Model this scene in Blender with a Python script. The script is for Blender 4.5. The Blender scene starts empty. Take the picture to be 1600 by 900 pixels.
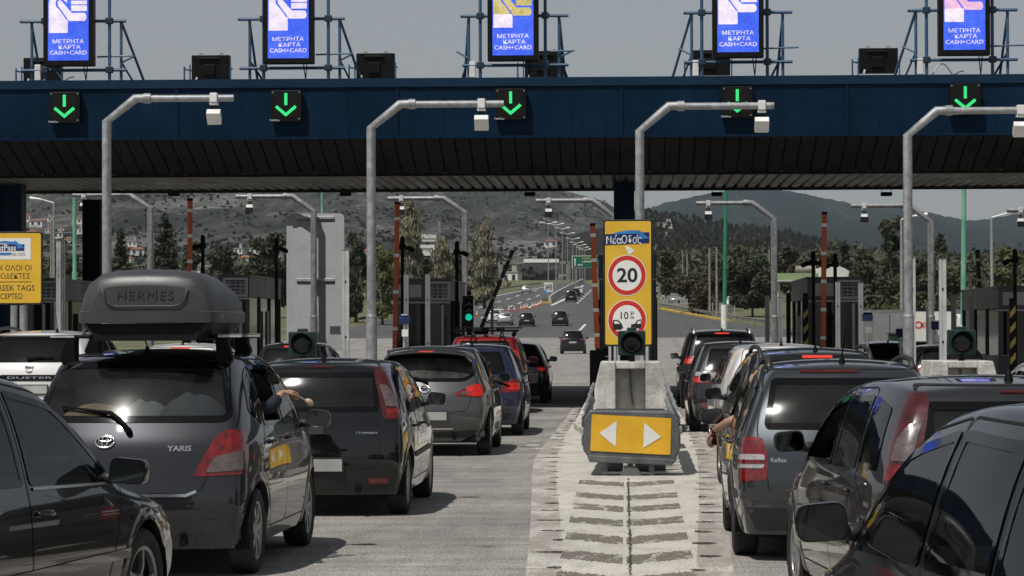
import bpy, bmesh, math, random
from mathutils import Vector, Matrix
from mathutils.bvhtree import BVHTree
import numpy as np
R = math.radians
random.seed(7)
scn = bpy.context.scene
col = scn.collection

# ------------------------------------------------------------------ camera, sky, sun, exposure
F = 4300.0
CAMZ = 1.7
YAW, PITCH, ROLL = math.atan(175 / F), math.atan(65 / F), 0.003
fwd = Vector((-math.sin(YAW) * math.cos(PITCH), math.cos(YAW) * math.cos(PITCH), math.sin(PITCH)))
rt0 = Vector((math.cos(YAW), math.sin(YAW), 0))
up0 = rt0.cross(fwd)
rt = rt0 * math.cos(ROLL) - up0 * math.sin(ROLL)
up = up0 * math.cos(ROLL) + rt0 * math.sin(ROLL)
cam_d = bpy.data.cameras.new('camera')
cam = bpy.data.objects.new('camera', cam_d)
col.objects.link(cam)
cam_d.lens = F / 1600 * 36
cam_d.sensor_width = 36
cam_d.clip_start = 0.5
cam_d.clip_end = 30000
m3 = Matrix((rt, up, -fwd)).transposed()
cam.matrix_world = Matrix.Translation((0, 0, CAMZ)) @ m3.to_4x4()
scn.camera = cam

SUNDIR = Vector((-0.30, -0.48, 1.0)).normalized()      # towards the sun
world = bpy.data.worlds.new('World')
scn.world = world
world.use_nodes = True
wn = world.node_tree
wn.nodes.clear()
sky = wn.nodes.new('ShaderNodeTexSky')
sky.sky_type = 'NISHITA'
sky.sun_disc = False
sky.sun_elevation = math.asin(SUNDIR.z)
sky.sun_rotation = math.atan2(SUNDIR.x, SUNDIR.y)
sky.air_density = 1.0
sky.dust_density = 0.9
sky.ozone_density = 1.0
hs = wn.nodes.new('ShaderNodeHueSaturation')
hs.inputs['Saturation'].default_value = 0.32
bg = wn.nodes.new('ShaderNodeBackground')
bg.inputs['Strength'].default_value = 0.086
wo = wn.nodes.new('ShaderNodeOutputWorld')
wn.links.new(sky.outputs[0], hs.inputs['Color'])
wn.links.new(hs.outputs[0], bg.inputs['Color'])
wn.links.new(bg.outputs[0], wo.inputs['Surface'])
sl = bpy.data.lights.new('sun', 'SUN')
sl.energy = 5.0
sl.angle = R(0.5)
sl.color = (1.0, 0.955, 0.89)
sun = bpy.data.objects.new('sun', sl)
sun.rotation_euler = (-SUNDIR).to_track_quat('-Z', 'Y').to_euler()
col.objects.link(sun)
scn.view_settings.view_transform = 'Standard'
scn.view_settings.look = 'None'
scn.view_settings.exposure = -0.45
scn.view_settings.gamma = 1
scn.render.engine = 'CYCLES'
scn.cycles.max_bounces = 7
scn.cycles.transparent_max_bounces = 24
scn.cycles.caustics_reflective = False
scn.cycles.caustics_refractive = False
scn.cycles.sample_clamp_indirect = 4.0


# ------------------------------------------------------------------ pixel helpers (1600 x 900 photo pixels to real points)
def ray(px, py):
    return fwd * F + rt * (px - 800) - up * (py - 450)


def P(px, py, Y):
    d = ray(px, py)
    t = Y / d.y
    return Vector((d.x * t, Y, CAMZ + d.z * t))


def XP(px, Y, py=515):
    return P(px, py, Y).x


def ZP(py, Y, px=975):
    return P(px, py, Y).z


def slope_at(y):
    if y < 190: return 0.0
    if y < 260: return 0.03 * (y - 190) / 70
    if y < 680: return 0.03
    if y < 740: return 0.03 - 0.019 * (y - 680) / 60
    return 0.011


_ys = np.arange(0, 9001, 2.0)
_zs = np.concatenate([[0], np.cumsum([slope_at(y + 1) * 2 for y in _ys[:-1]])])


def TZ(y):
    return float(np.interp(y, _ys, _zs))


def GP(px, py):
    """ground point seen at a pixel"""
    d = ray(px, py)
    lo, hi = 5.0, None
    y = 5.0
    while y < 3000:
        t = y / d.y
        if CAMZ + d.z * t < TZ(y):
            hi = y
            break
        lo = y
        y *= 1.02
    if hi is None:
        hi = lo = 3000
    for _ in range(30):
        m = (lo + hi) / 2
        t = m / d.y
        if CAMZ + d.z * t < TZ(m): hi = m
        else: lo = m
    return Vector((d.x * hi / d.y, hi, TZ(hi)))


# ------------------------------------------------------------------ materials
MATS = {}


def nod(nt, typ, **kw):
    n = nt.nodes.new(typ)
    for k, v in kw.items():
        if k in n.inputs: n.inputs[k].default_value = v
        else: setattr(n, k, v)
    return n


def lk(nt, a, b):
    nt.links.new(a, b)


def noise(nt, vec, scale, detail=3.0, rough=0.55):
    n = nod(nt, 'ShaderNodeTexNoise')
    n.inputs['Scale'].default_value = scale
    n.inputs['Detail'].default_value = detail
    n.inputs['Roughness'].default_value = rough
    if vec is not None: lk(nt, vec, n.inputs['Vector'])
    return n.outputs['Fac']


def ramp(nt, fac, stops):
    r = nod(nt, 'ShaderNodeValToRGB')
    el = r.color_ramp.elements
    while len(el) < len(stops): el.new(0.5)
    for e, (p, c) in zip(el, stops):
        e.position = p
        e.color = (*c, 1) if len(c) == 3 else c
    lk(nt, fac, r.inputs['Fac'])
    return r.outputs['Color']


def gray(v):
    return (v, v, v)


def mixc(nt, fac, a, b, mode='MIX'):
    m = nod(nt, 'ShaderNodeMix', data_type='RGBA', blend_type=mode)
    for sock, v in ((m.inputs[0], fac), (m.inputs[6], a), (m.inputs[7], b)):
        if isinstance(v, (int, float)): sock.default_value = v
        elif isinstance(v, tuple): sock.default_value = (*v, 1)
        else: lk(nt, v, sock)
    return m.outputs[2]


def mth(nt, op, a, b=0.0, clamp=False):
    m = nod(nt, 'ShaderNodeMath', operation=op)
    m.use_clamp = clamp
    for s, v in ((m.inputs[0], a), (m.inputs[1], b)):
        if isinstance(v, (int, float)): s.default_value = v
        else: lk(nt, v, s)
    return m.outputs[0]


def new_mat(name):
    m = bpy.data.materials.new(name)
    m.use_nodes = True
    nt = m.node_tree
    nt.nodes.clear()
    out = nod(nt, 'ShaderNodeOutputMaterial')
    b = nod(nt, 'ShaderNodeBsdfPrincipled')
    lk(nt, b.outputs[0], out.inputs[0])
    return m, nt, b, out


def objvec(nt):
    return nod(nt, 'ShaderNodeTexCoord').outputs['Object']


def posvec(nt):
    return nod(nt, 'ShaderNodeNewGeometry').outputs['Position']


def M(name, c=None, rough=0.6, metal=0.0, var=0.25, scale=6.0, bump=0.0, bscale=40.0, coat=0.0, spec=0.5, streak=0.0, dust=None, sub=1.0):
    """a weathered plain material: colour varies by two noises, optional vertical streaks and bump"""
    if name in MATS: return MATS[name]
    m, nt, b, out = new_mat(name)
    v = posvec(nt)
    n1 = noise(nt, v, scale, 4)
    n2 = noise(nt, v, scale * 7.3, 2)
    lo = tuple(x * (1 - var) for x in c)
    hi = tuple(min(1, x * (1 + var)) for x in c)
    c1 = ramp(nt, n1, [(0.3, lo), (0.7, hi)])
    c2 = mixc(nt, 0.35 * min(1, var * 3), c1, ramp(nt, n2, [(0.35, gray(0.35)), (0.65, gray(0.65))]), 'OVERLAY')
    if streak:
        mp = nod(nt, 'ShaderNodeMapping')
        mp.inputs['Scale'].default_value = (9, 9, 0.5)
        lk(nt, v, mp.inputs['Vector'])
        n3 = noise(nt, mp.outputs[0], 1.0, 4)
        c2 = mixc(nt, mth(nt, 'MULTIPLY', ramp(nt, n3, [(0.5, gray(0)), (0.75, gray(1))]), streak), c2, tuple(x * 0.35 for x in c))
    if dust:
        c2 = mixc(nt, mth(nt, 'MULTIPLY', ramp(nt, n1, [(0.42, gray(0)), (0.75, gray(1))]), dust[3]), c2, dust[:3])
    lk(nt, c2, b.inputs['Base Color'])
    lk(nt, ramp(nt, n1, [(0.3, gray(max(0.02, rough * 0.8))), (0.7, gray(min(1, rough * 1.2)))]), b.inputs['Roughness'])
    b.inputs['Metallic'].default_value = metal
    b.inputs['Coat Weight'].default_value = coat
    b.inputs['Specular IOR Level'].default_value = spec
    if bump:
        bp = nod(nt, 'ShaderNodeBump')
        bp.inputs['Strength'].default_value = bump
        bp.inputs['Distance'].default_value = 0.02
        lk(nt, noise(nt, v, bscale, 4), bp.inputs['Height'])
        lk(nt, bp.outputs[0], b.inputs['Normal'])
    MATS[name] = m
    return m


def emis(name, c, s, var=0.0, scale=60):
    if name in MATS: return MATS[name]
    m, nt, b, out = new_mat(name)
    b.inputs['Base Color'].default_value = (*[x * 0.3 for x in c], 1)
    b.inputs['Roughness'].default_value = 0.4
    if var and scale == 34:
        # single LEDs: every 27 mm cell of the board has its own brightness
        sn = nod(nt, 'ShaderNodeVectorMath', operation='SNAP')
        sn.inputs[1].default_value = (0.027, 5.0, 0.027)
        lk(nt, posvec(nt), sn.inputs[0])
        wn_ = nod(nt, 'ShaderNodeTexWhiteNoise')
        lk(nt, sn.outputs[0], wn_.inputs['Vector'])
        n2 = noise(nt, posvec(nt), 3.0, 2)
        base_ = ramp(nt, n2, [(0.35, tuple(x * 0.82 for x in c)), (0.65, tuple(min(1.0, x * 1.1 + 0.03) for x in c))])
        lk(nt, mixc(nt, mth(nt, 'MULTIPLY', wn_.outputs['Value'], var), base_, tuple(x * 0.25 for x in c)), b.inputs['Emission Color'])
    elif var:
        n1 = noise(nt, posvec(nt), scale, 2)
        lk(nt, ramp(nt, n1, [(0.35, tuple(x * (1 - var) for x in c)), (0.65, c)]), b.inputs['Emission Color'])
    else:
        b.inputs['Emission Color'].default_value = (*c, 1)
    b.inputs['Emission Strength'].default_value = s
    MATS[name] = m
    return m


# ------------------------------------------------------------------ mesh builder
class MB:
    def __init__(s):
        s.v, s.f, s.mi = [], [], []

    def add(s, verts, faces, mi=0):
        o = len(s.v)
        s.v += [tuple(v) for v in verts]
        s.f += [tuple(i + o for i in f) for f in faces]
        s.mi += [mi] * len(faces)
        return s

    def box(s, c, d, rz=0.0, mi=0, rx=0.0, ry=0.0):
        x, y, z = d[0] / 2, d[1] / 2, d[2] / 2
        vs = [Vector((sx * x, sy * y, sz * z)) for sx in (-1, 1) for sy in (-1, 1) for sz in (-1, 1)]
        if rz or rx or ry:
            mm = Matrix.Rotation(rz, 3, 'Z') @ Matrix.Rotation(ry, 3, 'Y') @ Matrix.Rotation(rx, 3, 'X')
            vs = [mm @ v for v in vs]
        c = Vector(c)
        return s.add([v + c for v in vs], [(0, 1, 3, 2), (4, 6, 7, 5), (0, 4, 5, 1), (2, 3, 7, 6), (0, 2, 6, 4), (1, 5, 7, 3)], mi)

    def tube(s, pts, r, n=10, mi=0, cap=True):
        pts = [Vector(p) for p in pts]
        rs = r if isinstance(r, (list, tuple)) else [r] * len(pts)
        vs, fs = [], []
        prev = None
        for i, p in enumerate(pts):
            a = pts[max(0, i - 1)]
            b = pts[min(len(pts) - 1, i + 1)]
            t = (b - a).normalized()
            if prev is None:
                ref = Vector((0, 0, 1)) if abs(t.z) < 0.9 else Vector((1, 0, 0))
                u = t.cross(ref).normalized()
            else:
                u = (prev - t * prev.dot(t)).normalized()
            prev = u
            w = t.cross(u)
            k = 1.0
            if 0 < i < len(pts) - 1:
                d1 = (pts[i] - pts[i - 1]).normalized()
                k = 1 / max(0.5, d1.dot(t))
            for j in range(n):
                an = 2 * math.pi * j / n
                vs.append(p + (u * math.cos(an) + w * math.sin(an)) * rs[i] * (k if k < 1.2 else 1.08))
        for i in range(len(pts) - 1):
            for j in range(n):
                k2 = (j + 1) % n
                fs.append((i * n + j, i * n + k2, (i + 1) * n + k2, (i + 1) * n + j))
        if cap:
            fs.append(tuple(range(n - 1, -1, -1)))
            fs.append(tuple((len(pts) - 1) * n + j for j in range(n)))
        return s.add(vs, fs, mi)

    def lathe(s, prof, c, axis='Z', n=24, mi=0):
        """prof: (radius, height) pairs"""
        vs, fs = [], []
        c = Vector(c)
        for (r, h) in prof:
            for j in range(n):
                a = 2 * math.pi * j / n
                if axis == 'Z': q = Vector((r * math.cos(a), r * math.sin(a), h))
                elif axis == 'X': q = Vector((h, r * math.cos(a), r * math.sin(a)))
                else: q = Vector((r * math.cos(a), h, r * math.sin(a)))
                vs.append(c + q)
        for i in range(len(prof) - 1):
            for j in range(n):
                k = (j + 1) % n
                fs.append((i * n + j, i * n + k, (i + 1) * n + k, (i + 1) * n + j))
        return s.add(vs, fs, mi)

    def prism(s, poly, y0, y1, plane='XZ', mi=0):
        """poly in 2D extruded along the third axis"""
        def pt(a, b, t):
            return {'XZ': (a, t, b), 'YZ': (t, a, b), 'XY': (a, b, t)}[plane]
        n = len(poly)
        vs = [pt(a, b, y0) for a, b in poly] + [pt(a, b, y1) for a, b in poly]
        fs = [tuple(range(n)), tuple(range(2 * n - 1, n - 1, -1))]
        fs += [(i, n + i, n + (i + 1) % n, (i + 1) % n) for i in range(n)]
        return s.add(vs, fs, mi)

    def loft(s, rings, mi=0, closed=True, cap=True):
        n = len(rings[0])
        vs = [v for r in rings for v in r]
        fs = []
        for i in range(len(rings) - 1):
            for j in range(n if closed else n - 1):
                k = (j + 1) % n
                fs.append((i * n + j, i * n + k, (i + 1) * n + k, (i + 1) * n + j))
        if cap and closed:
            fs.append(tuple(range(n - 1, -1, -1)))
            fs.append(tuple((len(rings) - 1) * n + j for j in range(n)))
        return s.add(vs, fs, mi)

    def build(s, name, mats, parent=None, smooth=False, bevel=0.0, fix=True, off=None):
        me = bpy.data.meshes.new(name)
        vs = s.v
        if off is not None:
            vs = [(v[0] - off[0], v[1] - off[1], v[2] - off[2]) for v in vs]
        me.from_pydata(vs, [], s.f)
        if not isinstance(mats, (list, tuple)): mats = [mats]
        for m in mats: me.materials.append(m)
        me.polygons.foreach_set('material_index', s.mi)
        me.update()
        if fix:
            bm = bmesh.new()
            bm.from_mesh(me)
            bmesh.ops.recalc_face_normals(bm, faces=bm.faces)
            bm.to_mesh(me)
            bm.free()
        if smooth:
            me.polygons.foreach_set('use_smooth', [True] * len(me.polygons))
            if smooth is not True:
                me.set_sharp_from_angle(angle=R(smooth))
        o = bpy.data.objects.new(name, me)
        col.objects.link(o)
        if parent: o.parent = parent
        if bevel:
            b = o.modifiers.new('bevel', 'BEVEL')
            b.width = bevel
            b.segments = 2
            b.limit_method = 'ANGLE'
            b.angle_limit = R(40)
        return o


def tag(o, label=None, cat=None, group=None, kind=None):
    if label: o['label'] = label
    if cat: o['category'] = cat
    if group: o['group'] = group
    if kind: o['kind'] = kind
    return o


def empty(name, loc, rz=0.0, label=None, cat=None, group=None):
    o = bpy.data.objects.new(name, None)
    o.location = loc
    o.rotation_euler = (0, 0, rz)
    o.empty_display_size = 0.2
    col.objects.link(o)
    return tag(o, label, cat, group)


def struct(o):
    o['kind'] = 'structure'
    return o


def copy_tree(o, parent=None):
    c = o.copy()
    col.objects.link(c)
    if parent is not None: c.parent = parent
    for ch in list(o.children): copy_tree(ch, c)
    return c


_tc = {}


def text_mesh(txt, size=1.0, align='CENTER', bold=0.0, space=1.0):
    """2D outline of a text as (verts, faces) in x, z"""
    key = (txt, size, align, bold, space)
    if key in _tc: return _tc[key]
    cu = bpy.data.curves.new('lettering_curve', 'FONT')
    cu.body = txt
    cu.size = size
    cu.align_x = align
    cu.align_y = 'CENTER'
    cu.offset = bold
    cu.space_character = space
    cu.resolution_u = 3
    ob = bpy.data.objects.new('lettering_curve', cu)
    col.objects.link(ob)
    dg = bpy.context.evaluated_depsgraph_get()
    me = bpy.data.meshes.new_from_object(ob.evaluated_get(dg))
    vs = [(v.co.x, v.co.y) for v in me.vertices]
    fs = [tuple(p.vertices) for p in me.polygons]
    bpy.data.objects.remove(ob)
    bpy.data.curves.remove(cu)
    bpy.data.meshes.remove(me)
    _tc[key] = (vs, fs)
    return vs, fs


def add_text(mb, txt, cx, y, cz, h, w=None, mi=0, align='CENTER', bold=0.0, space=1.0, flip=False):
    """lettering on a plane facing -Y, cap height h, optional total width w"""
    vs, fs = text_mesh(txt, 1.0, align, bold, space)
    if not vs: return
    xs = [v[0] for v in vs]
    zs = [v[1] for v in vs]
    sz = h / (max(zs) - min(zs))
    sx = sz
    if w: sx = w / (max(xs) - min(xs))
    mz = (max(zs) + min(zs)) / 2
    mx = (max(xs) + min(xs)) / 2 if align == 'CENTER' else min(xs)
    mb.add([(cx + (v[0] - mx) * sx, y, cz + (v[1] - mz) * sz) for v in vs], fs, mi)


def rpoly(pts, r, n=4):
    """round the corners of a 2D polygon"""
    out = []
    N = len(pts)
    for i in range(N):
        p0, p1, p2 = Vector(pts[i - 1]), Vector(pts[i]), Vector(pts[(i + 1) % N])
        rr = r[i] if isinstance(r, (list, tuple)) else r
        a = (p0 - p1)
        b = (p2 - p1)
        rr = min(rr, a.length * 0.45, b.length * 0.45)
        if rr < 1e-4:
            out.append((p1.x, p1.y))
            continue
        A = p1 + a.normalized() * rr
        B = p1 + b.normalized() * rr
        for k in range(n + 1):
            t = k / n
            q = A * (1 - t) ** 2 + p1 * 2 * t * (1 - t) + B * t * t
            out.append((q.x, q.y))
    return out


def rrect(x0, z0, x1, z1, r, n=4):
    return rpoly([(x0, z0), (x1, z0), (x1, z1), (x0, z1)], r, n)


def circ(cx, cz, r, n=32, rz=None):
    return [(cx + r * math.cos(2 * math.pi * i / n), cz + (rz or r) * math.sin(2 * math.pi * i / n)) for i in range(n)]


def ringmesh(mb, cx, y, cz, r0, r1, n=40, mi=0):
    vs, fs = [], []
    for i in range(n):
        a = 2 * math.pi * i / n
        vs += [(cx + r0 * math.cos(a), y, cz + r0 * math.sin(a)), (cx + r1 * math.cos(a), y, cz + r1 * math.sin(a))]
    for i in range(n):
        j = (i + 1) % n
        fs.append((2 * i, 2 * i + 1, 2 * j + 1, 2 * j))
    mb.add(vs, fs, mi)

# ------------------------------------------------------------------ ground materials
def concrete_mat(name, base, joints=True, tint=(1, 1, 1)):
    m, nt, b, out = new_mat(name)
    v = posvec(nt)
    sp = nod(nt, 'ShaderNodeSeparateXYZ')
    lk(nt, v, sp.inputs[0])
    mp = nod(nt, 'ShaderNodeMapping')
    mp.inputs['Scale'].default_value = (0.35, 5.0, 1)
    lk(nt, v, mp.inputs['Vector'])
    mp2 = nod(nt, 'ShaderNodeMapping')
    mp2.inputs['Scale'].default_value = (1.6, 0.12, 1)
    lk(nt, v, mp2.inputs['Vector'])
    mq = nod(nt, 'ShaderNodeMapping')
    mq.inputs['Scale'].default_value = (1.0, 0.22, 1)
    lk(nt, v, mq.inputs['Vector'])
    big = noise(nt, v, 0.35, 5, 0.6)
    mid = noise(nt, mq.outputs[0], 3.5, 6, 0.7)
    fine = noise(nt, mq.outputs[0], 48, 3, 0.7)
    trans = noise(nt, mp.outputs[0], 1.0, 5, 0.7)
    lane = noise(nt, mp2.outputs[0], 1.0, 3, 0.5)
    c = ramp(nt, big, [(0.3, tuple(x * 0.72 for x in base)), (0.7, tuple(x * 1.18 for x in base))])
    c = mixc(nt, 0.55, c, ramp(nt, mid, [(0.3, gray(0.32)), (0.7, gray(0.66))]), 'OVERLAY')
    c = mixc(nt, 0.3, c, ramp(nt, trans, [(0.32, gray(0.25)), (0.52, gray(0.5)), (0.75, gray(0.68))]), 'OVERLAY')
    c = mixc(nt, 0.35, c, ramp(nt, lane, [(0.3, gray(0.3)), (0.7, gray(0.62))]), 'OVERLAY')
    c = mixc(nt, 0.55, c, ramp(nt, fine, [(0.32, gray(0.18)), (0.5, gray(0.5)), (0.68, gray(0.85))]), 'OVERLAY')
    # oil drips down the middle of each lane and paler wheel tracks
    lx_ = mth(nt, 'SUBTRACT', mth(nt, 'FRACT', mth(nt, 'DIVIDE', mth(nt, 'ADD', sp.outputs['X'], mth(nt, 'ADD', 45.0, mth(nt, 'MULTIPLY', big, 0.9))), 4.75)), 0.5)
    mid_ = ramp(nt, mth(nt, 'ABSOLUTE', mth(nt, 'SUBTRACT', lx_, 0.02)), [(0.0, gray(1)), (0.10, gray(0))])
    c = mixc(nt, mth(nt, 'MULTIPLY', mth(nt, 'MULTIPLY', mid_, ramp(nt, mid, [(0.35, gray(0.1)), (0.65, gray(1))])), 0.45), c, tuple(x * 0.5 for x in base))
    # oil spots
    vo = nod(nt, 'ShaderNodeTexVoronoi')
    vo.inputs['Scale'].default_value = 1.1
    lk(nt, v, vo.inputs['Vector'])
    spot = ramp(nt, mth(nt, 'ADD', vo.outputs['Distance'], mth(nt, 'MULTIPLY', mid, 0.25)), [(0.17, gray(0.7)), (0.26, gray(0))])
    c = mixc(nt, spot, c, tuple(x * 0.3 for x in base))
    if joints:
        wob = mth(nt, 'MULTIPLY', noise(nt, v, 2.0, 4), 0.12)
        yy = mth(nt, 'ADD', sp.outputs['Y'], wob)
        fr = mth(nt, 'FRACT', mth(nt, 'DIVIDE', mth(nt, 'ADD', yy, 1.55), 6.1))
        d = mth(nt, 'ABSOLUTE', mth(nt, 'SUBTRACT', fr, 0.5))
        line = ramp(nt, d, [(0.0, gray(0.85)), (0.005, gray(0.0))])
        brk = ramp(nt, noise(nt, v, 0.9, 3), [(0.4, gray(0.25)), (0.55, gray(1))])
        c = mixc(nt, mth(nt, 'MULTIPLY', line, brk), c, (0.03, 0.028, 0.026))
        # fine broom grooves across the lane
        w = nod(nt, 'ShaderNodeTexWave', wave_type='BANDS', bands_direction='Y')
        w.inputs['Scale'].default_value = 0.42
        w.inputs['Distortion'].default_value = 3.0
        w.inputs['Detail'].default_value = 3
        lk(nt, v, w.inputs['Vector'])
        c = mixc(nt, 0.22, c, ramp(nt, w.outputs['Fac'], [(0.0, gray(0.3)), (0.35, gray(0.5)), (1, gray(0.55))]), 'OVERLAY')
    lk(nt, c, b.inputs['Base Color'])
    b.inputs['Roughness'].default_value = 0.85
    b.inputs['Specular IOR Level'].default_value = 0.3
    bp = nod(nt, 'ShaderNodeBump')
    bp.inputs['Strength'].default_value = 0.5
    bp.inputs['Distance'].default_value = 0.012
    lk(nt, fine, bp.inputs['Height'])
    lk(nt, bp.outputs[0], b.inputs['Normal'])
    return m


def paint_mat(name, colr, under, wear=0.5, scale=2.5, see=False):
    """worn road paint: holes of the concrete below show through"""
    m, nt, b, out = new_mat(name)
    v = posvec(nt)
    mp = nod(nt, 'ShaderNodeMapping')
    mp.inputs['Scale'].default_value = (1.5, 0.42, 1)
    lk(nt, v, mp.inputs['Vector'])
    n = noise(nt, mp.outputs[0], scale, 7, 0.72)
    f = noise(nt, mp.outputs[0], 34, 4, 0.7)
    big = noise(nt, v, 0.8, 4, 0.6)
    k = mth(nt, 'ADD', mth(nt, 'MULTIPLY', n, 0.75), mth(nt, 'MULTIPLY', f, 0.25))
    hole = ramp(nt, k, [(wear - 0.06, gray(1)), (wear + 0.05, gray(0))])
    pc = ramp(nt, big, [(0.3, tuple(x * 0.78 for x in colr)), (0.7, colr)])
    pc = mixc(nt, 0.45, pc, ramp(nt, f, [(0.35, gray(0.25)), (0.6, gray(0.58))]), 'OVERLAY')
    c = pc if see else mixc(nt, mth(nt, 'MULTIPLY', hole, 0.85), pc, under)
    lk(nt, c, b.inputs['Base Color'])
    if see:     # worn right through: whatever lies below shows
        tr = nod(nt, 'ShaderNodeBsdfTransparent')
        mx = nod(nt, 'ShaderNodeMixShader')
        lk(nt, mth(nt, 'MULTIPLY', hole, 0.92), mx.inputs[0])
        lk(nt, b.outputs[0], mx.inputs[1])
        lk(nt, tr.outputs[0], mx.inputs[2])
        lk(nt, mx.outputs[0], out.inputs[0])
    b.inputs['Roughness'].default_value = 0.75
    bp = nod(nt, 'ShaderNodeBump')
    bp.inputs['Strength'].default_value = 0.35
    bp.inputs['Distance'].default_value = 0.01
    lk(nt, f, bp.inputs['Height'])
    lk(nt, bp.outputs[0], b.inputs['Normal'])
    return m


def asphalt_mat():
    m, nt, b, out = new_mat('asphalt')
    v = posvec(nt)
    mp2 = nod(nt, 'ShaderNodeMapping')
    mp2.inputs['Scale'].default_value = (0.8, 0.02, 1)
    lk(nt, v, mp2.inputs['Vector'])
    c = ramp(nt, noise(nt, v, 0.12, 5, 0.6), [(0.3, (0.062, 0.066, 0.066)), (0.7, (0.088, 0.092, 0.09))])
    c = mixc(nt, 0.45, c, ramp(nt, noise(nt, mp2.outputs[0], 1, 4), [(0.3, gray(0.36)), (0.7, gray(0.62))]), 'OVERLAY')
    c = mixc(nt, 0.4, c, ramp(nt, noise(nt, v, 14, 3), [(0.3, gray(0.35)), (0.7, gray(0.65))]), 'OVERLAY')
    lk(nt, c, b.inputs['Base Color'])
    b.inputs['Roughness'].default_value = 0.85
    return m


MAT_CONC = concrete_mat('plaza_concrete', (0.285, 0.272, 0.254))
MAT_ISLAND = paint_mat('island_whitewash', (0.70, 0.675, 0.60), (0.27, 0.25, 0.22), 0.47, 3.0)
MAT_PAINT = paint_mat('worn_white_paint', (0.60, 0.58, 0.515), (0.40, 0.38, 0.335), 0.478, 2.6)
MAT_RUMBLE = paint_mat('faded_white_paint', (0.56, 0.54, 0.49), (0.27, 0.24, 0.21), 0.525, 1.6)
MAT_DARKMARK = paint_mat('dark_rubber_mark', (0.045, 0.042, 0.038), (0.34, 0.32, 0.29), 0.475, 4.0, True)
MAT_CHEVRON = paint_mat('bare_concrete_chevron', (0.20, 0.18, 0.15), (0.50, 0.475, 0.41), 0.475, 5.0, True)
MAT_ASPH = asphalt_mat()
MAT_ROADLINE = M('road_line_paint', (0.62, 0.61, 0.57), 0.7, var=0.2, scale=0.6)
MAT_VERGE = M('dry_verge', (0.115, 0.118, 0.055), 0.95, var=0.5, scale=0.3)


# one ground sheet to the horizon, following the rise beyond the plaza
def ground_sheet():
    ys = list(np.arange(-60, 180, 20.0)) + list(np.arange(180, 800, 6.0)) + list(np.arange(800, 1600, 60.0)) + [1800, 2400, 3200, 4500, 7000, 12000]
    xs = [-6000, -2500, -1000, -400, -150, -60, -20, 0, 20, 60, 150, 400, 1000, 2500, 6000]
    mb = MB()
    vs = [(x, y, TZ(y) - 0.012 if y > 0 else -0.012) for y in ys for x in xs]
    n = len(xs)
    fs = [(j * n + i, j * n + i + 1, (j + 1) * n + i + 1, (j + 1) * n + i) for j in range(len(ys) - 1) for i in range(n - 1)]
    mb.add(vs, fs)
    return struct(mb.build('ground', MAT_VERGE, smooth=True))


def sheet(name, mat, rows, dz=0.0):
    """rows: list of (y, x0, x1) laid on the terrain"""
    mb = MB()
    vs, fs = [], []
    for (y, x0, x1) in rows:
        for k in range(5):
            vs.append((x0 + (x1 - x0) * k / 4, y, (TZ(y) if y > 0 else 0) + dz))
    for j in range(len(rows) - 1):
        for k in range(4):
            a = j * 5 + k
            fs.append((a, a + 1, a + 6, a + 5))
    mb.add(vs, fs)
    return struct(mb.build(name, mat))


ground_sheet()
# concrete plaza
yy = list(np.arange(-30, 190, 10)) + list(np.arange(190, 259, 6)) + [257]
PL = lambda y: -60 if y < 95 else float(np.interp(y, [95, 130, 257], [-24, -24, GP(470, 524).x]))
PR = lambda y: 60 if y < 95 else float(np.interp(y, [95, 257], [30, GP(1345, 524).x]))
sheet('plaza_pavement', MAT_CONC, [(y, PL(y), PR(y)) for y in yy], 0.0)

# asphalt motorway beyond the plaza
Lpts = [GP(p, q) for p, q in ((470, 524), (560, 509), (640, 493), (700, 479), (742, 467), (800, 455), (850, 447), (885, 441.8))]
Rpts = [GP(p, q) for p, q in ((1345, 524), (1195, 511), (1135, 502), (1080, 492), (1032, 484), (990, 473), (945, 458), (925, 448), (914, 441.8))]


def interp_x(pts, y):
    ys = [p.y for p in pts]
    xs = [p.x for p in pts]
    return float(np.interp(y, ys, xs))


rows = [(y, interp_x(Lpts, y), interp_x(Rpts, y)) for y in np.arange(256, 760, 6.0)]
sheet('motorway', MAT_ASPH, rows, 0.004)
# slip road on the far right with oncoming traffic
SR = [(GP(p, q), GP(p2, q2)) for p, q, p2, q2 in ((1034, 477, 1110, 487), (1030, 465, 1075, 470), (1026, 458, 1058, 460), (1024, 453, 1046, 454), (1024, 448, 1038, 448.5))]
mb = MB()
vs = []
for a, b_ in SR:
    vs += [(a.x, a.y, a.z + 0.02), (b_.x, a.y, a.z + 0.02)]
mb.add(vs, [(2 * i, 2 * i + 1, 2 * i + 3, 2 * i + 2) for i in range(len(SR) - 1)])
struct(mb.build('slip_road', M('old_asphalt', (0.15, 0.15, 0.148), 0.85, var=0.15, scale=0.2)))

# painted lines on the motorway
mb = MB()


def line_px(a, b, w, z=0.010):
    A, B = GP(*a), GP(*b)
    n = max(1, int((B - A).length / 8))
    d = (B - A).normalized()
    s = Vector((d.y, -d.x, 0)).normalized() * w / 2
    vs = []
    for i in range(n + 1):
        p = A + (B - A) * i / n
        p.z = TZ(p.y) + z
        vs += [p - s, p + s]
    mb.add(vs, [(2 * i, 2 * i + 1, 2 * i + 3, 2 * i + 2) for i in range(n)])


line_px((640, 496), (742, 469.5), 0.35)
line_px((742, 469.5), (800, 457.2), 0.35)
line_px((800, 457.2), (850, 448.6), 0.4)


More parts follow.
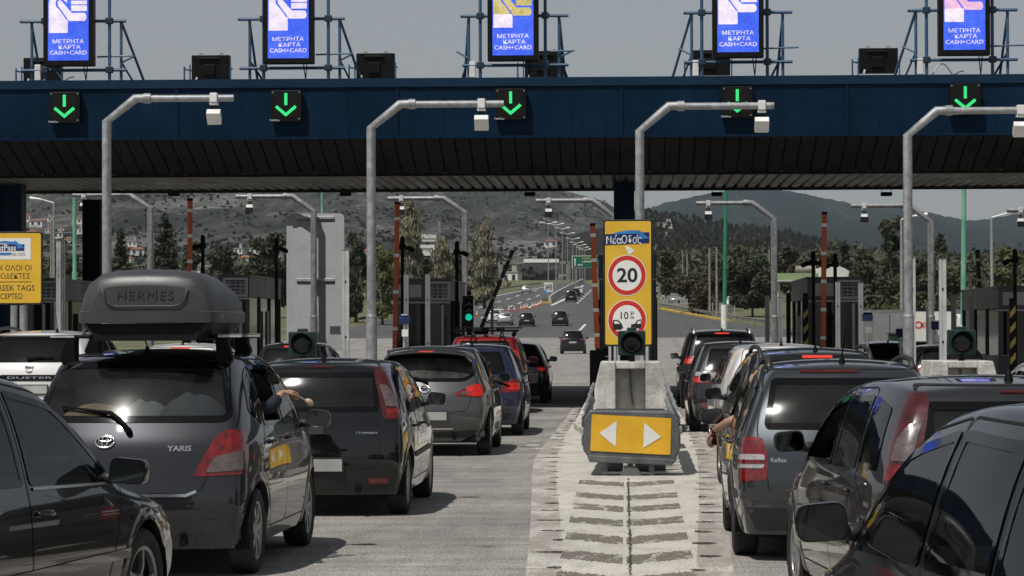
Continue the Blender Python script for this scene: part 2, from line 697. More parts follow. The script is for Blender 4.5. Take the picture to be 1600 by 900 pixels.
def dash_px(a, b, n, duty, w):
    for i in range(n):
        t0, t1 = i / n, (i + duty) / n
        # even spacing in depth
        def at(t):
            ya, yb = GP(*a).y, GP(*b).y
            y = 1 / (1 / ya + (1 / yb - 1 / ya) * t)
            k = (1 / y - 1 / ya) / (1 / yb - 1 / ya)
            return (a[0] + (b[0] - a[0]) * k, a[1] + (b[1] - a[1]) * k)
        line_px(at(t0), at(t1), w)


dash_px((720, 490), (848, 450), 9, 0.42, 0.32)
dash_px((752, 497), (866, 452), 8, 0.42, 0.32)
line_px((822, 482), (846, 473), 0.5)
line_px((846, 473), (870, 461), 0.5)
line_px((862, 477), (886, 466), 0.55)
line_px((886, 466), (902, 453), 0.5)
line_px((902, 453), (911, 446), 0.5)
dash_px((902, 474), (925, 452), 7, 0.5, 0.32)
dash_px((905, 517), (921, 500), 1, 0.6, 0.3)
struct(mb.build('road_markings', MAT_ROADLINE, fix=False))

# yellow painted kerb along the right edge of the plaza
mb = MB()
ks = [GP(p, q) for p, q in ((1032, 483.5), (1045, 486), (1060, 489), (1080, 492.3), (1100, 496), (1118, 499.2), (1136, 502.2))]
for i in range(len(ks) - 1):
    d = (ks[i + 1] - ks[i])
    mb.box((ks[i] + ks[i + 1]) / 2 + Vector((0, 0, 0.08)), (d.length + 0.02, 0.6, 0.24), rz=math.atan2(d.y, d.x), ry=-math.asin(d.z / d.length))
struct(mb.build('kerb', M('kerb_yellow', (0.52, 0.36, 0.06), 0.7, var=0.25, scale=1.5)))

# ---- the painted nose of the island, its worn ticks and chevrons
NL = [(882, 930), (880, 900), (878, 850), (873, 790), (868, 745), (871, 712), (884, 680), (898, 655)]
NR = [(1087, 930), (1088, 900), (1090, 850), (1092, 790), (1092, 745), (1089, 712), (1078, 680), (1067, 655)]
NLg = [GP(*p) for p in NL]
NRg = [GP(*p) for p in NR]
rows = [(a.y, a.x, interp_x(NRg, a.y)) for a in NLg]
rows.insert(0, (12.0, rows[0][1] + 0.12, rows[0][2] - 0.12))
sheet('island_nose_paint', MAT_PAINT, rows, 0.004)
mb = MB()
mt = MB()
rs = random.Random(3)
lr = sorted([(p.y, p.x) for p in NLg] + [(p.y, p.x) for p in [GP(905, 640), GP(884, 680), GP(917, 600)]])
rr = sorted([(p.y, p.x) for p in NRg] + [(p.y, p.x) for p in [GP(1078, 672), GP(1062, 640), GP(1055, 600)]])
lx = lambda y: float(np.interp(y, [a for a, b in lr], [b for a, b in lr]))
rx = lambda y: float(np.interp(y, [a for a, b in rr], [b for a, b in rr]))
for side, fx, sg in (('l', lx, -1), ('r', rx, 1)):
    vs, fs = [], []
    yv = np.arange(16, 62, 1.0)
    for y in yv:
        w = np.interp(y, [16, 22, 30, 36, 44, 62], [0.26, 0.26, 0.27, 0.30, 0.22, 0.14])
        a, b_ = fx(y), fx(y) + sg * w
        vs += [(min(a, b_), y, 0.003), (max(a, b_), y, 0.003)]
    mb.add(vs, [(2 * i, 2 * i + 1, 2 * i + 3, 2 * i + 2) for i in range(len(yv) - 1)])
    y = 16.2
    while y < 60:
        w = rs.uniform(0.08, 0.30) * (1 if y < 36 else 0.8)
        t = rs.uniform(0.07, 0.15) * (1.0 if y < 40 else 1.4)
        x0 = fx(y) + sg * rs.uniform(-0.05, 0.03)
        n = 8
        pts = []
        for i in range(n + 1):
            u = i / n
            th = t * (math.sin(math.pi * min(1, u * 0.8 + 0.22)) ** 0.7) * rs.uniform(0.6, 1.1)
            pts.append((x0 + sg * w * u, y + rs.uniform(-0.012, 0.012), th))
        v2 = []
        for (x, yc, th) in pts: v2 += [(x, yc - th, 0.0062), (x, yc + th, 0.0062)]
        mt.add(v2, [(2 * i, 2 * i + 1, 2 * i + 3, 2 * i + 2) for i in range(n)])
        if rs.random() < 0.35:
            l2 = rs.uniform(0.3, 0.9)
            y2 = y + rs.uniform(-0.4, 0.4)
            mt.add([(x0 - 0.0, y2 - 0.012, 0.007), (x0 + sg * l2, y2 - 0.006, 0.007), (x0 + sg * l2, y2 + 0.006, 0.007), (x0, y2 + 0.012, 0.007)], [(0, 1, 2, 3)])
        y += rs.uniform(1.0, 1.35)
for (px, py, w_, h_) in ((831, 697, 0.16, 0.5), (812, 693, 0.12, 0.3), (846, 701, 0.14, 0.4), (838, 690, 0.10, 0.3), (800, 706, 0.08, 0.25)):
    q = GP(px, py)
    n = 12
    mb.add([(q.x + w_ * math.cos(t) * rs.uniform(0.6, 1.1), q.y + h_ * math.sin(t) * rs.uniform(0.6, 1.1), 0.005) for t in np.linspace(0, 2 * math.pi, n, endpoint=False)], [tuple(range(n))])
struct(mb.build('edge_paint', MAT_RUMBLE, fix=False))
struct(mt.build('rubber_ticks', MAT_DARKMARK, fix=False))
mb = MB()
for q in (758, 779, 797, 819, 846, 876, 912, 955):
    c = GP(979, q)
    y = c.y
    hw0, hw1 = -0.49 - 0.004 * (y - 20), 0.49 + 0.004 * (y - 20)
    th = 0.78
    for (xa, xb) in ((hw0, -0.03), (0.0, hw1)):
        n = 30
        v2 = []
        for i in range(n + 1):
            u = i / n
            x = xa + (xb - xa) * u
            lift = 0.55 * abs(x) / 0.5
            j0, j1 = rs.uniform(-0.07, 0.07), rs.uniform(-0.07, 0.07)
            v2 += [(c.x + x, y + lift - th / 2 + j0, 0.0065), (c.x + x, y + lift + th / 2 + j1, 0.0065)]
        mb.add(v2, [(2 * i, 2 * i + 1, 2 * i + 3, 2 * i + 2) for i in range(n)])
struct(mb.build('chevron_marks', MAT_CHEVRON, fix=False))
# the black crack down the middle
mb = MB()
v2 = []
yv = np.arange(14, 31.4, 0.13)
for y in yv:
    w = rs.uniform(0.006, 0.014)
    xx = 0.012 + rs.uniform(-0.007, 0.007) + GP(981, 800).x
    v2 += [(xx - w, y, 0.0085), (xx + w, y, 0.0085)]
mb.add(v2, [(2 * i, 2 * i + 1, 2 * i + 3, 2 * i + 2) for i in range(len(yv) - 1)])
struct(mb.build('crack', MAT_DARKMARK, fix=False))

# raised kerbed islands between the lanes
ISL = 4.75
for k in range(-3, 4):
    cx = 0.10 + ISL * k
    mb = MB()
    pl = [(-0.50, 38.5), (0.50, 38.5), (0.55, 41.0), (0.96, 47), (1.0, 88), (0.55, 92), (-0.55, 92), (-1.0, 88), (-0.96, 47), (-0.55, 41.0)]
    mb.prism([(cx + a, b_) for a, b_ in pl], -0.02, 0.11, 'XY')
    struct(mb.build('island_kerb', MAT_ISLAND, bevel=0.03))


# ------------------------------------------------------------------ hills
def hill_mat(name, dark, mid, rock, rs0=0.5, s=0.01, bands=True):
    m, nt, b, out = new_mat(name)
    v = posvec(nt)
    mp = nod(nt, 'ShaderNodeMapping')
    mp.inputs['Scale'].default_value = (1, 0.10, 0.7)
    lk(nt, v, mp.inputs['Vector'])
    v = mp.outputs[0]
    big = noise(nt, v, s, 5, 0.6)
    scrub = noise(nt, v, s * 7, 7, 0.75)
    fine = noise(nt, v, s * 30, 4, 0.75)
    k = mth(nt, 'ADD', mth(nt, 'MULTIPLY', big, 0.45), mth(nt, 'ADD', mth(nt, 'MULTIPLY', scrub, 0.4), mth(nt, 'MULTIPLY', fine, 0.3)))
    c = ramp(nt, k, [(rs0 - 0.13, dark), (rs0, mid), (rs0 + 0.09, tuple((a + r) / 2 for a, r in zip(mid, rock))), (rs0 + 0.17, rock)])
    lk(nt, c, b.inputs['Base Color'])
    b.inputs['Roughness'].default_value = 1.0
    b.inputs['Specular IOR Level'].default_value = 0.1
    bp = nod(nt, 'ShaderNodeBump')
    bp.inputs['Strength'].default_value = 1.0
    bp.inputs['Distance'].default_value = 0.12 / s
    lk(nt, scrub, bp.inputs['Height'])
    lk(nt, bp.outputs[0], b.inputs['Normal'])
    return m


def vnoise(seed):
    rr_ = np.random.RandomState(seed)
    g = rr_.rand(64, 64)

    def f(x, y):
        xi, yi = math.floor(x), math.floor(y)
        fx, fy = x - xi, y - yi
        fx = fx * fx * (3 - 2 * fx)
        fy = fy * fy * (3 - 2 * fy)
        a, b_, c, d = g[yi % 64, xi % 64], g[yi % 64, (xi + 1) % 64], g[(yi + 1) % 64, xi % 64], g[(yi + 1) % 64, (xi + 1) % 64]
        return (a + (b_ - a) * fx) * (1 - fy) + (c + (d - c) * fx) * fy - 0.5
    return f


HILLS = {}


def hill(name, crest, base, Y0, Y1, x0, x1, nx, nt_, mat, rough, seed, pw=0.8):
    f = vnoise(seed)
    cx = [c[0] for c in crest]
    cy = [c[1] for c in crest]
    bx = [c[0] for c in base]
    by = [c[1] for c in base]

    def surf(px, t):
        Y = Y0 + (Y1 - Y0) * t
        top = np.interp(px, cx, cy)
        bot = np.interp(px, bx, by)
        py = bot + (top - bot) * t ** pw
        a = f(px / 90 + 3, t * 6) * 1.0 + f(px / 40, t * 13 + 5) * 0.5 + f(px / 17, t * 29) * 0.25
        py += a * rough * (0.25 + math.sin(math.pi * min(1, t)) * 0.75) * (bot - top) / 100
        if t > 0.97: py += f(px / 7, 9) * 2.0 + f(px / 3.1, 19) * 1.2
        return P(px, py, Y)
    mb = MB()
    vs, fs = [], []
    for j in range(nt_ + 2):
        for i in range(nx + 1):
            px = x0 + (x1 - x0) * i / nx
            if j <= nt_: p = surf(px, j / nt_)
            else:
                p = surf(px, 1.0)
                p = Vector((p.x * 1.3, p.y * 1.3, -5))
            vs.append(p)
    n = nx + 1
    for j in range(nt_ + 1):
        for i in range(nx):
            fs.append((j * n + i, j * n + i + 1, (j + 1) * n + i + 1, (j + 1) * n + i))
    mb.add(vs, fs)
    HILLS[name] = (surf, f, crest, base)
    return struct(mb.build(name, mat, smooth=True))


MH1 = hill_mat('scrub_hillside', (0.022, 0.025, 0.025), (0.080, 0.083, 0.076), (0.36, 0.36, 0.35), 0.592, 0.018)
MH2 = hill_mat('burnt_wood_hillside', (0.020, 0.022, 0.018), (0.056, 0.058, 0.045), (0.15, 0.14, 0.115), 0.63, 0.02)
MH3 = hill_mat('wooded_mountain', (0.020, 0.034, 0.036), (0.040, 0.060, 0.060), (0.24, 0.25, 0.25), 0.655, 0.006)
hill('mountain_slope', [(-500, 165), (0, 190), (300, 200), (600, 225), (760, 268), (830, 284), (862, 293), (905, 303), (945, 314), (975, 335), (1010, 352), (1060, 385), (1120, 415), (1250, 446)],
     [(-500, 450), (600, 450), (900, 446), (1300, 450)], 800, 3000, -500, 1250, 300, 60, MH1, 9, 1)
hill('wooded_hill', [(880, 372), (960, 352), (1010, 335), (1060, 340), (1110, 350), (1170, 358), (1230, 366), (1280, 378), (1340, 392), (1450, 402), (1600, 408), (2000, 415)],
     [(880, 446), (2000, 452)], 820, 1500, 880, 2000, 200, 30, MH2, 6, 2)
hill('far_mountain', [(900, 345), (1010, 325), (1050, 315), (1100, 305), (1150, 298), (1185, 295.5), (1215, 297), (1250, 303), (1330, 320), (1400, 326), (1450, 330), (1480, 338), (1510, 345), (1540, 343), (1600, 334), (1800, 318), (2100, 330)],
     [(900, 440), (2100, 445)], 2200, 5200, 900, 2100, 260, 40, MH3, 8, 4, 0.7)


def hill_at(name, px, py):
    surf = HILLS[name][0]
    best, bt = 1e9, 0
    for i in range(101):
        t = i / 100
        p = surf(px, t)
        d = (p - cam.location) if False else Vector((p.x, p.y, p.z - CAMZ))
        yy_ = 450 - F * d.dot(up) / d.dot(fwd)
        if abs(yy_ - py) < best: best, bt = abs(yy_ - py), t
    return surf(px, bt)


# ------------------------------------------------------------------ vegetation
def leaf_mat(name, c, var=0.5, scale=0.8):
    m, nt, b, out = new_mat(name)
    v = posvec(nt)
    n1 = noise(nt, v, scale, 3)
    n2 = noise(nt, v, scale * 6, 2)
    cc = ramp(nt, n1, [(0.3, tuple(x * (1 - var) for x in c)), (0.7, tuple(x * (1 + var) for x in c))])
    cc = mixc(nt, 0.6, cc, ramp(nt, n2, [(0.3, gray(0.3)), (0.7, gray(0.7))]), 'OVERLAY')
    lk(nt, cc, b.inputs['Base Color'])
    b.inputs['Roughness'].default_value = 0.85
    b.inputs['Specular IOR Level'].default_value = 0.2
    return m


LM = {'pine': leaf_mat('pine_needles', (0.052, 0.062, 0.036)), 'dark': leaf_mat('dark_foliage', (0.062, 0.071, 0.042)),
      'olive': leaf_mat('olive_foliage', (0.105, 0.112, 0.055)), 'green': leaf_mat('green_foliage', (0.078, 0.088, 0.044)),
      'bare': leaf_mat('bare_twigs', (0.20, 0.19, 0.125), 0.4), 'brown': leaf_mat('dry_brush', (0.085, 0.075, 0.05), 0.4),
      'young': leaf_mat('young_leaves', (0.15, 0.155, 0.06), 0.4), 'black': leaf_mat('burnt_foliage', (0.026, 0.028, 0.023), 0.4)}
BARK = M('bark', (0.09, 0.078, 0.062), 0.9, var=0.4, scale=3)


def leaves(rng, blobs, n, size, flat=0.0, vert=False, aspect=1.6):
    """n leaf clumps (crossed little quads) spread through a set of ellipsoids"""
    vol = np.array([b[1][0] * b[1][1] * b[1][2] for b in blobs]) ** (2 / 3)
    pick = rng.choice(len(blobs), n, p=vol / vol.sum())
    u = rng.normal(size=(n, 3))
    u /= np.linalg.norm(u, axis=1)[:, None]
    rad = rng.uniform(0.35, 1.06, n) ** 0.6
    C = np.array([b[0] for b in blobs])[pick]
    S = np.array([b[1] for b in blobs])[pick]
    c = C + u * S * rad[:, None]
    a = rng.normal(size=(n, 3))
    if vert: a[:, 2] = np.abs(a[:, 2]) * 3 + 1.5
    a /= np.linalg.norm(a, axis=1)[:, None]
    t = rng.normal(size=(n, 3))
    b_ = np.cross(a, t)
    b_ /= np.linalg.norm(b_, axis=1)[:, None]
    sz = size * rng.uniform(0.5, 1.4, n)[:, None]
    A = a * sz * aspect
    B = b_ * sz
    v = np.stack([c - A, c + B * 0.6 - A * 0.1, c + A, c - B * 0.6 + A * 0.1], 1).reshape(-1, 3)
    f = np.arange(4 * n).reshape(-1, 4)
    return v, f


def add_leaves(name, v, f, mat, parent):
    me = bpy.data.meshes.new(name)
    me.from_pydata(v.tolist(), [], f.tolist())
    me.materials.append(mat)
    o = bpy.data.objects.new(name, me)
    col.objects.link(o)
    o.parent = parent
    return o


def tree(base, h, w, kind, label, seed, cat='tree', group=None, style='round', name='tree', n=None, leaf=None):
    rng = np.random.RandomState(seed)
    root = empty(name, base, 0, label, cat, group)
    mb = MB()
    r0 = max(0.08, h * 0.022)
    th = h * (0.42 if style in ('round', 'loose') else 0.85)
    lean = rng.uniform(-0.03, 0.03, 2) * h
    mb.tube([(0, 0, -0.2), (lean[0] * 0.3, lean[1] * 0.3, th * 0.4), (lean[0], lean[1], th)], [r0, r0 * 0.75, r0 * 0.35], 8)
    blobs = []
    if style == 'round':
        for i in range(20):
            a = rng.uniform(0, 6.28)
            q = rng.uniform(0.12, 0.42) * w
            z = h * rng.uniform(0.2, 0.9)
            k = 1 - abs(z / h - 0.5) * 1.0
            s = w * rng.uniform(0.13, 0.23)
            c = (math.cos(a) * q * k, math.sin(a) * q * k, z)
            blobs.append((c, (s, s, s * 0.8)))
            mb.tube([(lean[0] * 0.6, lean[1] * 0.6, h * rng.uniform(0.2, 0.4)), c], [r0 * 0.4, r0 * 0.1], 5)
    elif style == 'loose':
        for i in range(26):
            a = rng.uniform(0, 6.28)
            q = rng.uniform(0.05, 0.5) * w
            z = h * rng.uniform(0.10, 0.97)
            k = 1.05 - abs(z / h - 0.55) * 1.3
            s = w * rng.uniform(0.06, 0.14)
            c = (math.cos(a) * q * k, math.sin(a) * q * k, z)
            blobs.append((c, (s, s, s * 1.1)))
            mb.tube([(lean[0] * 0.6, lean[1] * 0.6, z * 0.55), c], [r0 * 0.4, r0 * 0.1], 5)
    elif style == 'cone':
        for i in range(22):
            z = h * (0.16 + 0.8 * i / 21)
            k = (1 - (z / h)) ** 0.75 * 0.5 * w
            for j in range(3):
                a = rng.uniform(0, 6.28)
                s = max(0.25, k * rng.uniform(0.35, 0.6))
                blobs.append(((math.cos(a) * k * 0.7, math.sin(a) * k * 0.7, z + rng.uniform(-.3, .3)), (s, s, s * 0.55)))
    elif style == 'column':
        for i in range(16):
            z = h * (0.14 + 0.8 * i / 15)
            k = 0.5 * w * math.sin(math.pi * min(1, 0.18 + 0.8 * z / h)) ** 0.6
            a = rng.uniform(0, 6.28)
            blobs.append(((math.cos(a) * k * 0.35, math.sin(a) * k * 0.35, z), (k * 0.8, k * 0.8, h * 0.07)))
            mb.tube([(0, 0, z * 0.6), (math.cos(a) * k * 0.8, math.sin(a) * k * 0.8, z + h * 0.06)], [r0 * 0.35, r0 * 0.08], 4)
    elif style == 'bush':
        for i in range(10):
            a = rng.uniform(0, 6.28)
            q = rng.uniform(0, 0.38) * w
            s = w * rng.uniform(0.12, 0.24)
            blobs.append(((math.cos(a) * q, math.sin(a) * q, h * rng.uniform(0.2, 0.75)), (s, s, h * rng.uniform(0.2, 0.3))))
    mb.build('trunk', BARK, root, smooth=True)
    N = int((n or 2600) * 2.2)
    lf = (leaf or max(0.12, w * 0.035)) * (base[1] / 260 if base[1] > 260 else 1.0) * 0.68
    v, f = leaves(rng, blobs, N, lf, vert=(style == 'column'), aspect=2.6 if style == 'column' else 1.5)
    add_leaves('crown', v, f, LM[kind], root)
    return root


def tree_px(px, py_base, py_top, Y, wpx, kind, label, seed, **kw):
    s = F / Y
    b = P(px, py_base, Y)
    top = P(px, py_top, Y).z
    b.z = TZ(Y) if Y > 185 else 0.0
    h = top - b.z
    return tree(b, h, wpx / s, kind, label, seed, **kw)


def veg():
    # left of the motorway, from the pines behind the booths to the poplars
    tree_px(258, 445, 330, 340, 62, 'pine', 'tall dark pine behind the grey pole, its top highest of the left-hand pines', 11, style='cone', name='pine_tree', n=4200, leaf=0.3)
    tree_px(188, 450, 358, 345, 46, 'pine', 'dark pine standing just right of the black canopy column', 12, style='cone', name='pine_tree', n=3000, leaf=0.28)
    tree_px(345, 450, 382, 350, 66, 'dark', 'low round dark tree between the red barrier arm and the bus stop lamps', 13, name='broadleaf_tree', n=3600, leaf=0.3)
    tree_px(303, 450, 372, 360, 44, 'dark', 'round dark tree behind the vertical red barrier arm on the left', 14, name='broadleaf_tree', n=2600, leaf=0.28)
    tree_px(425, 455, 355, 330, 84, 'dark', 'broad dark pine just left of the big grey sign back', 15, name='pine_tree', n=4200, leaf=0.28)
    tree_px(112, 455, 388, 310, 40, 'green', 'green roadside tree beside the turquoise pole on the left', 16, name='broadleaf_tree', n=2200, leaf=0.22)
    tree_px(90, 440, 385, 370, 46, 'dark', 'dark tree behind the yellow toll tag sign', 17, name='broadleaf_tree', n=2200, leaf=0.25)
    tree_px(556, 512, 362, 310, 66, 'dark', 'dark leafy tree just right of the big grey sign back', 18, style='loose', name='broadleaf_tree', n=4600, leaf=0.2)
    tree_px(598, 520, 390, 300, 70, 'young', 'thin green willow hanging behind the galvanised pole left of the booth', 19, style='loose', name='willow_tree', n=4200, leaf=0.14)
    tree_px(640, 470, 312, 330, 50, 'bare', 'tall bare poplar behind the red barrier arm of the left booth', 20, style='column', name='poplar_tree', n=5200, leaf=0.16)
    tree_px(690, 470, 372, 330, 40, 'bare', 'short bare poplar standing right of the white shop signs', 21, style='column', name='poplar_tree', n=3200, leaf=0.15)
    tree_px(757, 468, 345, 380, 34, 'bare', 'tall bare poplar at the bend of the motorway, left of two', 22, style='column', name='poplar_tree', n=3600, leaf=0.16)
    tree_px(744, 468, 356, 400, 20, 'bare', 'slim bare poplar at the bend of the motorway, half hidden by the galvanised pole', 23, style='column', name='poplar_tree', n=2000, leaf=0.16)
    tree_px(715, 470, 395, 340, 44, 'dark', 'round dark pine behind the camera post on the booth roof', 24, name='pine_tree', n=2600, leaf=0.3)
    tree_px(668, 470, 402, 340, 40, 'dark', 'dark bushy tree under the white shop signs', 25, name='broadleaf_tree', n=2200, leaf=0.3)
    # right of the motorway
    tree_px(1050, 470, 392, 420, 46, 'green', 'round green tree above the white van on the slip road', 30, name='broadleaf_tree', n=3200, leaf=0.3)
    tree_px(1176, 512, 396, 330, 92, 'pine', 'big bushy dark pine right of the tall green pole', 31, name='pine_tree', n=7000, leaf=0.22)
    tree_px(1092, 495, 420, 345, 76, 'brown', 'bare brown thicket behind the right-hand guard rail', 32, style='bush', cat='bush', name='bush', n=4200, leaf=0.18)
    tree_px(1122, 480, 392, 360, 44, 'dark', 'dark tree behind the two wooden poles on the right', 33, name='broadleaf_tree', n=2400, leaf=0.3)
    tree_px(1160, 450, 382, 450, 60, 'green', 'green tree with a wide crown behind the big bushy pine', 34, name='broadleaf_tree', n=2400, leaf=0.35)
    tree_px(1235, 440, 372, 420, 46, 'brown', 'brownish budding tree behind the galvanised pole with the red barrier arm', 35, name='broadleaf_tree', n=2200, leaf=0.35)
    tree_px(1282, 440, 392, 400, 60, 'green', 'olive green tree behind the white dome and red barrier arm', 36, name='broadleaf_tree', n=2400, leaf=0.3)
    tree_px(1392, 485, 338, 210, 72, 'dark', 'tall loose dark eucalyptus behind the right-hand galvanised pole', 37, style='loose', name='eucalyptus_tree', n=8000, leaf=0.2)
    tree_px(1352, 485, 385, 215, 60, 'dark', 'dark tree filling the gap left of the tall eucalyptus', 38, name='broadleaf_tree', n=4000, leaf=0.22)
    tree_px(1440, 470, 395, 230, 60, 'dark', 'dark broad tree between the eucalyptus and the pale green pole', 39, name='broadleaf_tree', n=3600, leaf=0.22)
    tree_px(1490, 470, 405, 235, 60, 'green', 'dark green tree behind the pale green pole', 40, name='broadleaf_tree', n=3400, leaf=0.22)
    tree_px(1580, 470, 378, 190, 76, 'olive', 'pale olive tree at the right edge of the view', 41, name='olive_tree', n=5600, leaf=0.16)
    tree_px(1548, 470, 412, 180, 56, 'olive', 'low pale olive tree left of the lamp post at the right edge', 42, name='olive_tree', n=3800, leaf=0.15)
    tree_px(1322, 440, 374, 330, 20, 'dark', 'small palm with a round head beside the white dome', 43, style='round', name='palm_tree', n=900, leaf=0.3)
    tree_px(1470, 440, 368, 600, 30, 'dark', 'distant dark conifer right of the bent pole at the foot of the mountain', 44, style='cone', name='pine_tree', n=1200, leaf=0.5)
    # hedge bank above the right-hand retaining wall
    rng = np.random.RandomState(77)
    blobs = []
    a, b_ = P(1318, 485, 165), P(1620, 485, 160)
    for i in range(60):
        t = rng.uniform(0, 1)
        c = a + (b_ - a) * t
        blobs.append(((c.x, c.y + rng.uniform(0, 6), c.z + rng.uniform(-1.2, 0.5)), (1.5, 1.5, rng.uniform(0.6, 1.3))))
    v, f = leaves(rng, blobs, 9000, 0.14)
    root = add_leaves('shrubbery', v, f, LM['green'], None)
    tag(root, 'weedy green shrub bank along the top of the right retaining wall', 'shrubs', kind='stuff')
    # roadside scrub and the far woods
    blobs = []
    for i in range(150):
        px = rng.uniform(20, 760)
        Y = rng.uniform(420, 760)
        c = P(px, rng.uniform(430, 452), Y)
        s = rng.uniform(1.5, 4.5)
        blobs.append(((c.x, c.y, c.z), (s * 1.4, s * 1.4, s)))
    for i in range(130):
        px = rng.uniform(1035, 1620)
        Y = rng.uniform(420, 760)
        c = P(px, rng.uniform(414, 440), Y)
        s = rng.uniform(1.5, 5.0)
        blobs.append(((c.x, c.y, c.z), (s * 1.4, s * 1.4, s)))
    v, f = leaves(rng, blobs, 26000, 0.5)
    tag(add_leaves('undergrowth', v, f, LM['dark'], None), 'dark scrub and low trees at the foot of the hills', 'scrub', kind='stuff')
    # burnt wood on the hill right of the motorway: many little crowns
    V, Fc = [], []
    o = 0
    surf = HILLS['wooded_hill'][0]
    for i in range(4200):
        px = rng.uniform(960, 1700)
        t = rng.uniform(0.05, 1.0) ** 0.8
        p = surf(px, t)
        h = rng.uniform(2.0, 5.0)
        w = h * rng.uniform(0.2, 0.4)
        for k in range(5):
            a_ = rng.uniform(0, 6.28)
            z0, z1 = h * rng.uniform(0.0, 0.5), h * rng.uniform(0.6, 1.0)
            ca, sa = math.cos(a_) * w, math.sin(a_) * w
            V += [(p.x - ca * 0.6, p.y - sa * 0.6, p.z + z0), (p.x + ca, p.y + sa, p.z + (z0 + z1) / 2), (p.x + ca * .2, p.y + sa * .2, p.z + z1)]
            Fc.append((o, o + 1, o + 2))
            o += 3
    surf = HILLS['mountain_slope'][0]
    V2, F2 = [], []
    o2 = 0
    f_ = HILLS['mountain_slope'][1]
    for i in range(9000):
        px = rng.uniform(-20, 1010)
        t = rng.uniform(0.04, 1.0) ** 1.4
        if f_(px / 34, t * 16) + f_(px / 13, t * 40) * 0.6 < rng.uniform(-0.1, 0.45): continue
        p = surf(px, t)
        h = rng.uniform(0.7, 2.0)
        for k in range(3):
            a_ = rng.uniform(0, 6.28)
            ca, sa = math.cos(a_) * h * 0.9, math.sin(a_) * h * 0.9
            z1 = h * rng.uniform(0.6, 1.0)
            V2 += [(p.x - ca, p.y - sa, p.z - 0.2), (p.x + ca, p.y + sa, p.z - 0.2), (p.x + ca * .6, p.y + sa * .6, p.z + z1), (p.x - ca * .7, p.y - sa * .7, p.z + z1 * 0.8)]
            F2.append((o2, o2 + 1, o2 + 2, o2 + 3))
            o2 += 4
    tag(add_leaves('scrub', np.array(V2), np.array(F2), LM['black'], None), 'low dark scrub dotted over the rocky mountain slope', 'scrub', kind='stuff')
    tag(add_leaves('woodland', np.array(V), np.array(Fc), LM['black'], None), 'dark burnt wood covering the hill right of the motorway', 'woodland', kind='stuff')


veg()

# ------------------------------------------------------------------ toll plaza materials
NAVY = M('canopy_navy_paint', (0.0026, 0.0155, 0.038), 0.5, var=0.22, scale=0.9, streak=0.5, spec=0.08)
NAVY2 = M('canopy_edge_paint', (0.006, 0.026, 0.058), 0.5, spec=0.15, var=0.15, scale=0.8, streak=0.2)
SOFF = M('soffit_panel', (0.013, 0.0128, 0.012), 0.6, spec=0.2, var=0.25, scale=0.7, streak=0.2)
DECK = M('corrugated_deck', (0.11, 0.107, 0.098), 0.45, var=0.25, scale=1.2)
DARK = M('black_housing', (0.0045, 0.0045, 0.005), 0.45, var=0.2, scale=5, spec=0.2)
BLK = M('matt_black', (0.0022, 0.0022, 0.0025), 0.6, var=0.2, scale=5, spec=0.15)
GALV = M('galvanised_steel', (0.30, 0.31, 0.32), 0.5, metal=0.35, var=0.28, scale=9, bump=0.15, streak=0.35)
ALU = M('aluminium_profile', (0.60, 0.61, 0.61), 0.38, metal=0.55, var=0.12, scale=4, streak=0.15)
ALUD = M('dull_aluminium', (0.16, 0.165, 0.17), 0.45, metal=0.4, var=0.2, scale=4)
STEELB = M('blue_steel', (0.035, 0.10, 0.19), 0.5, var=0.25, scale=6, streak=0.2)
WHITEP = M('white_plastic', (0.72, 0.72, 0.70), 0.45, var=0.1, scale=4)
BOOTH = M('booth_grey_panel', (0.060, 0.062, 0.066), 0.45, var=0.2, scale=1.5, streak=0.25)
BOOTHL = M('booth_light_panel', (0.32, 0.325, 0.335), 0.4, metal=0.3, var=0.12, scale=2, streak=0.2)
YEL = M('sign_yellow', (0.72, 0.44, 0.035), 0.45, var=0.08, scale=2.5, streak=0.08)
YELP = M('panel_yellow', (0.74, 0.42, 0.025), 0.45, var=0.1, scale=3, streak=0.12)
SIGNW = M('sign_white', (0.76, 0.76, 0.74), 0.45, var=0.06, scale=3)
SIGNR = M('sign_red', (0.55, 0.028, 0.016), 0.45, var=0.08, scale=3)
SIGNB = M('sign_black', (0.012, 0.012, 0.014), 0.5, var=0.1, scale=3)
SIGNBL = M('sign_navy', (0.006, 0.02, 0.12), 0.45, var=0.1, scale=3)
SIGNLB = M('sign_sky_blue', (0.03, 0.20, 0.52), 0.45, var=0.1, scale=3)
SIGNBACK = M('sign_back_grey', (0.47, 0.485, 0.505), 0.55, metal=0.0, var=0.08, scale=1.5, streak=0.12)
ORANGE = M('barrier_orange', (0.46, 0.075, 0.016), 0.4, var=0.15, scale=4, streak=0.2)
BROWN = M('barrier_dark_red', (0.075, 0.016, 0.011), 0.5, var=0.15, scale=4)
SGREEN = M('signal_green_housing', (0.004, 0.026, 0.021), 0.45, var=0.2, scale=6, streak=0.1)
LENS = M('unlit_lens', (0.006, 0.007, 0.007), 0.22, var=0.1, scale=5)
GREENPOLE = M('turquoise_pole_paint', (0.11, 0.37, 0.24), 0.5, var=0.15, scale=1.2, streak=0.3, dust=(0.45, 0.5, 0.42, 0.45))
GREENPOLE2 = M('green_pole_paint', (0.015, 0.20, 0.10), 0.5, var=0.15, scale=1.2, streak=0.2)
CONCB = M('cast_concrete', (0.50, 0.49, 0.455), 0.85, var=0.35, scale=3.0, bump=0.5, bscale=30, streak=0.45)
ATTG = M('attenuator_grey', (0.115, 0.12, 0.125), 0.5, metal=0.3, var=0.25, scale=5, streak=0.3)
RUBBER = M('black_rubber', (0.014, 0.014, 0.014), 0.75, var=0.25, scale=6)
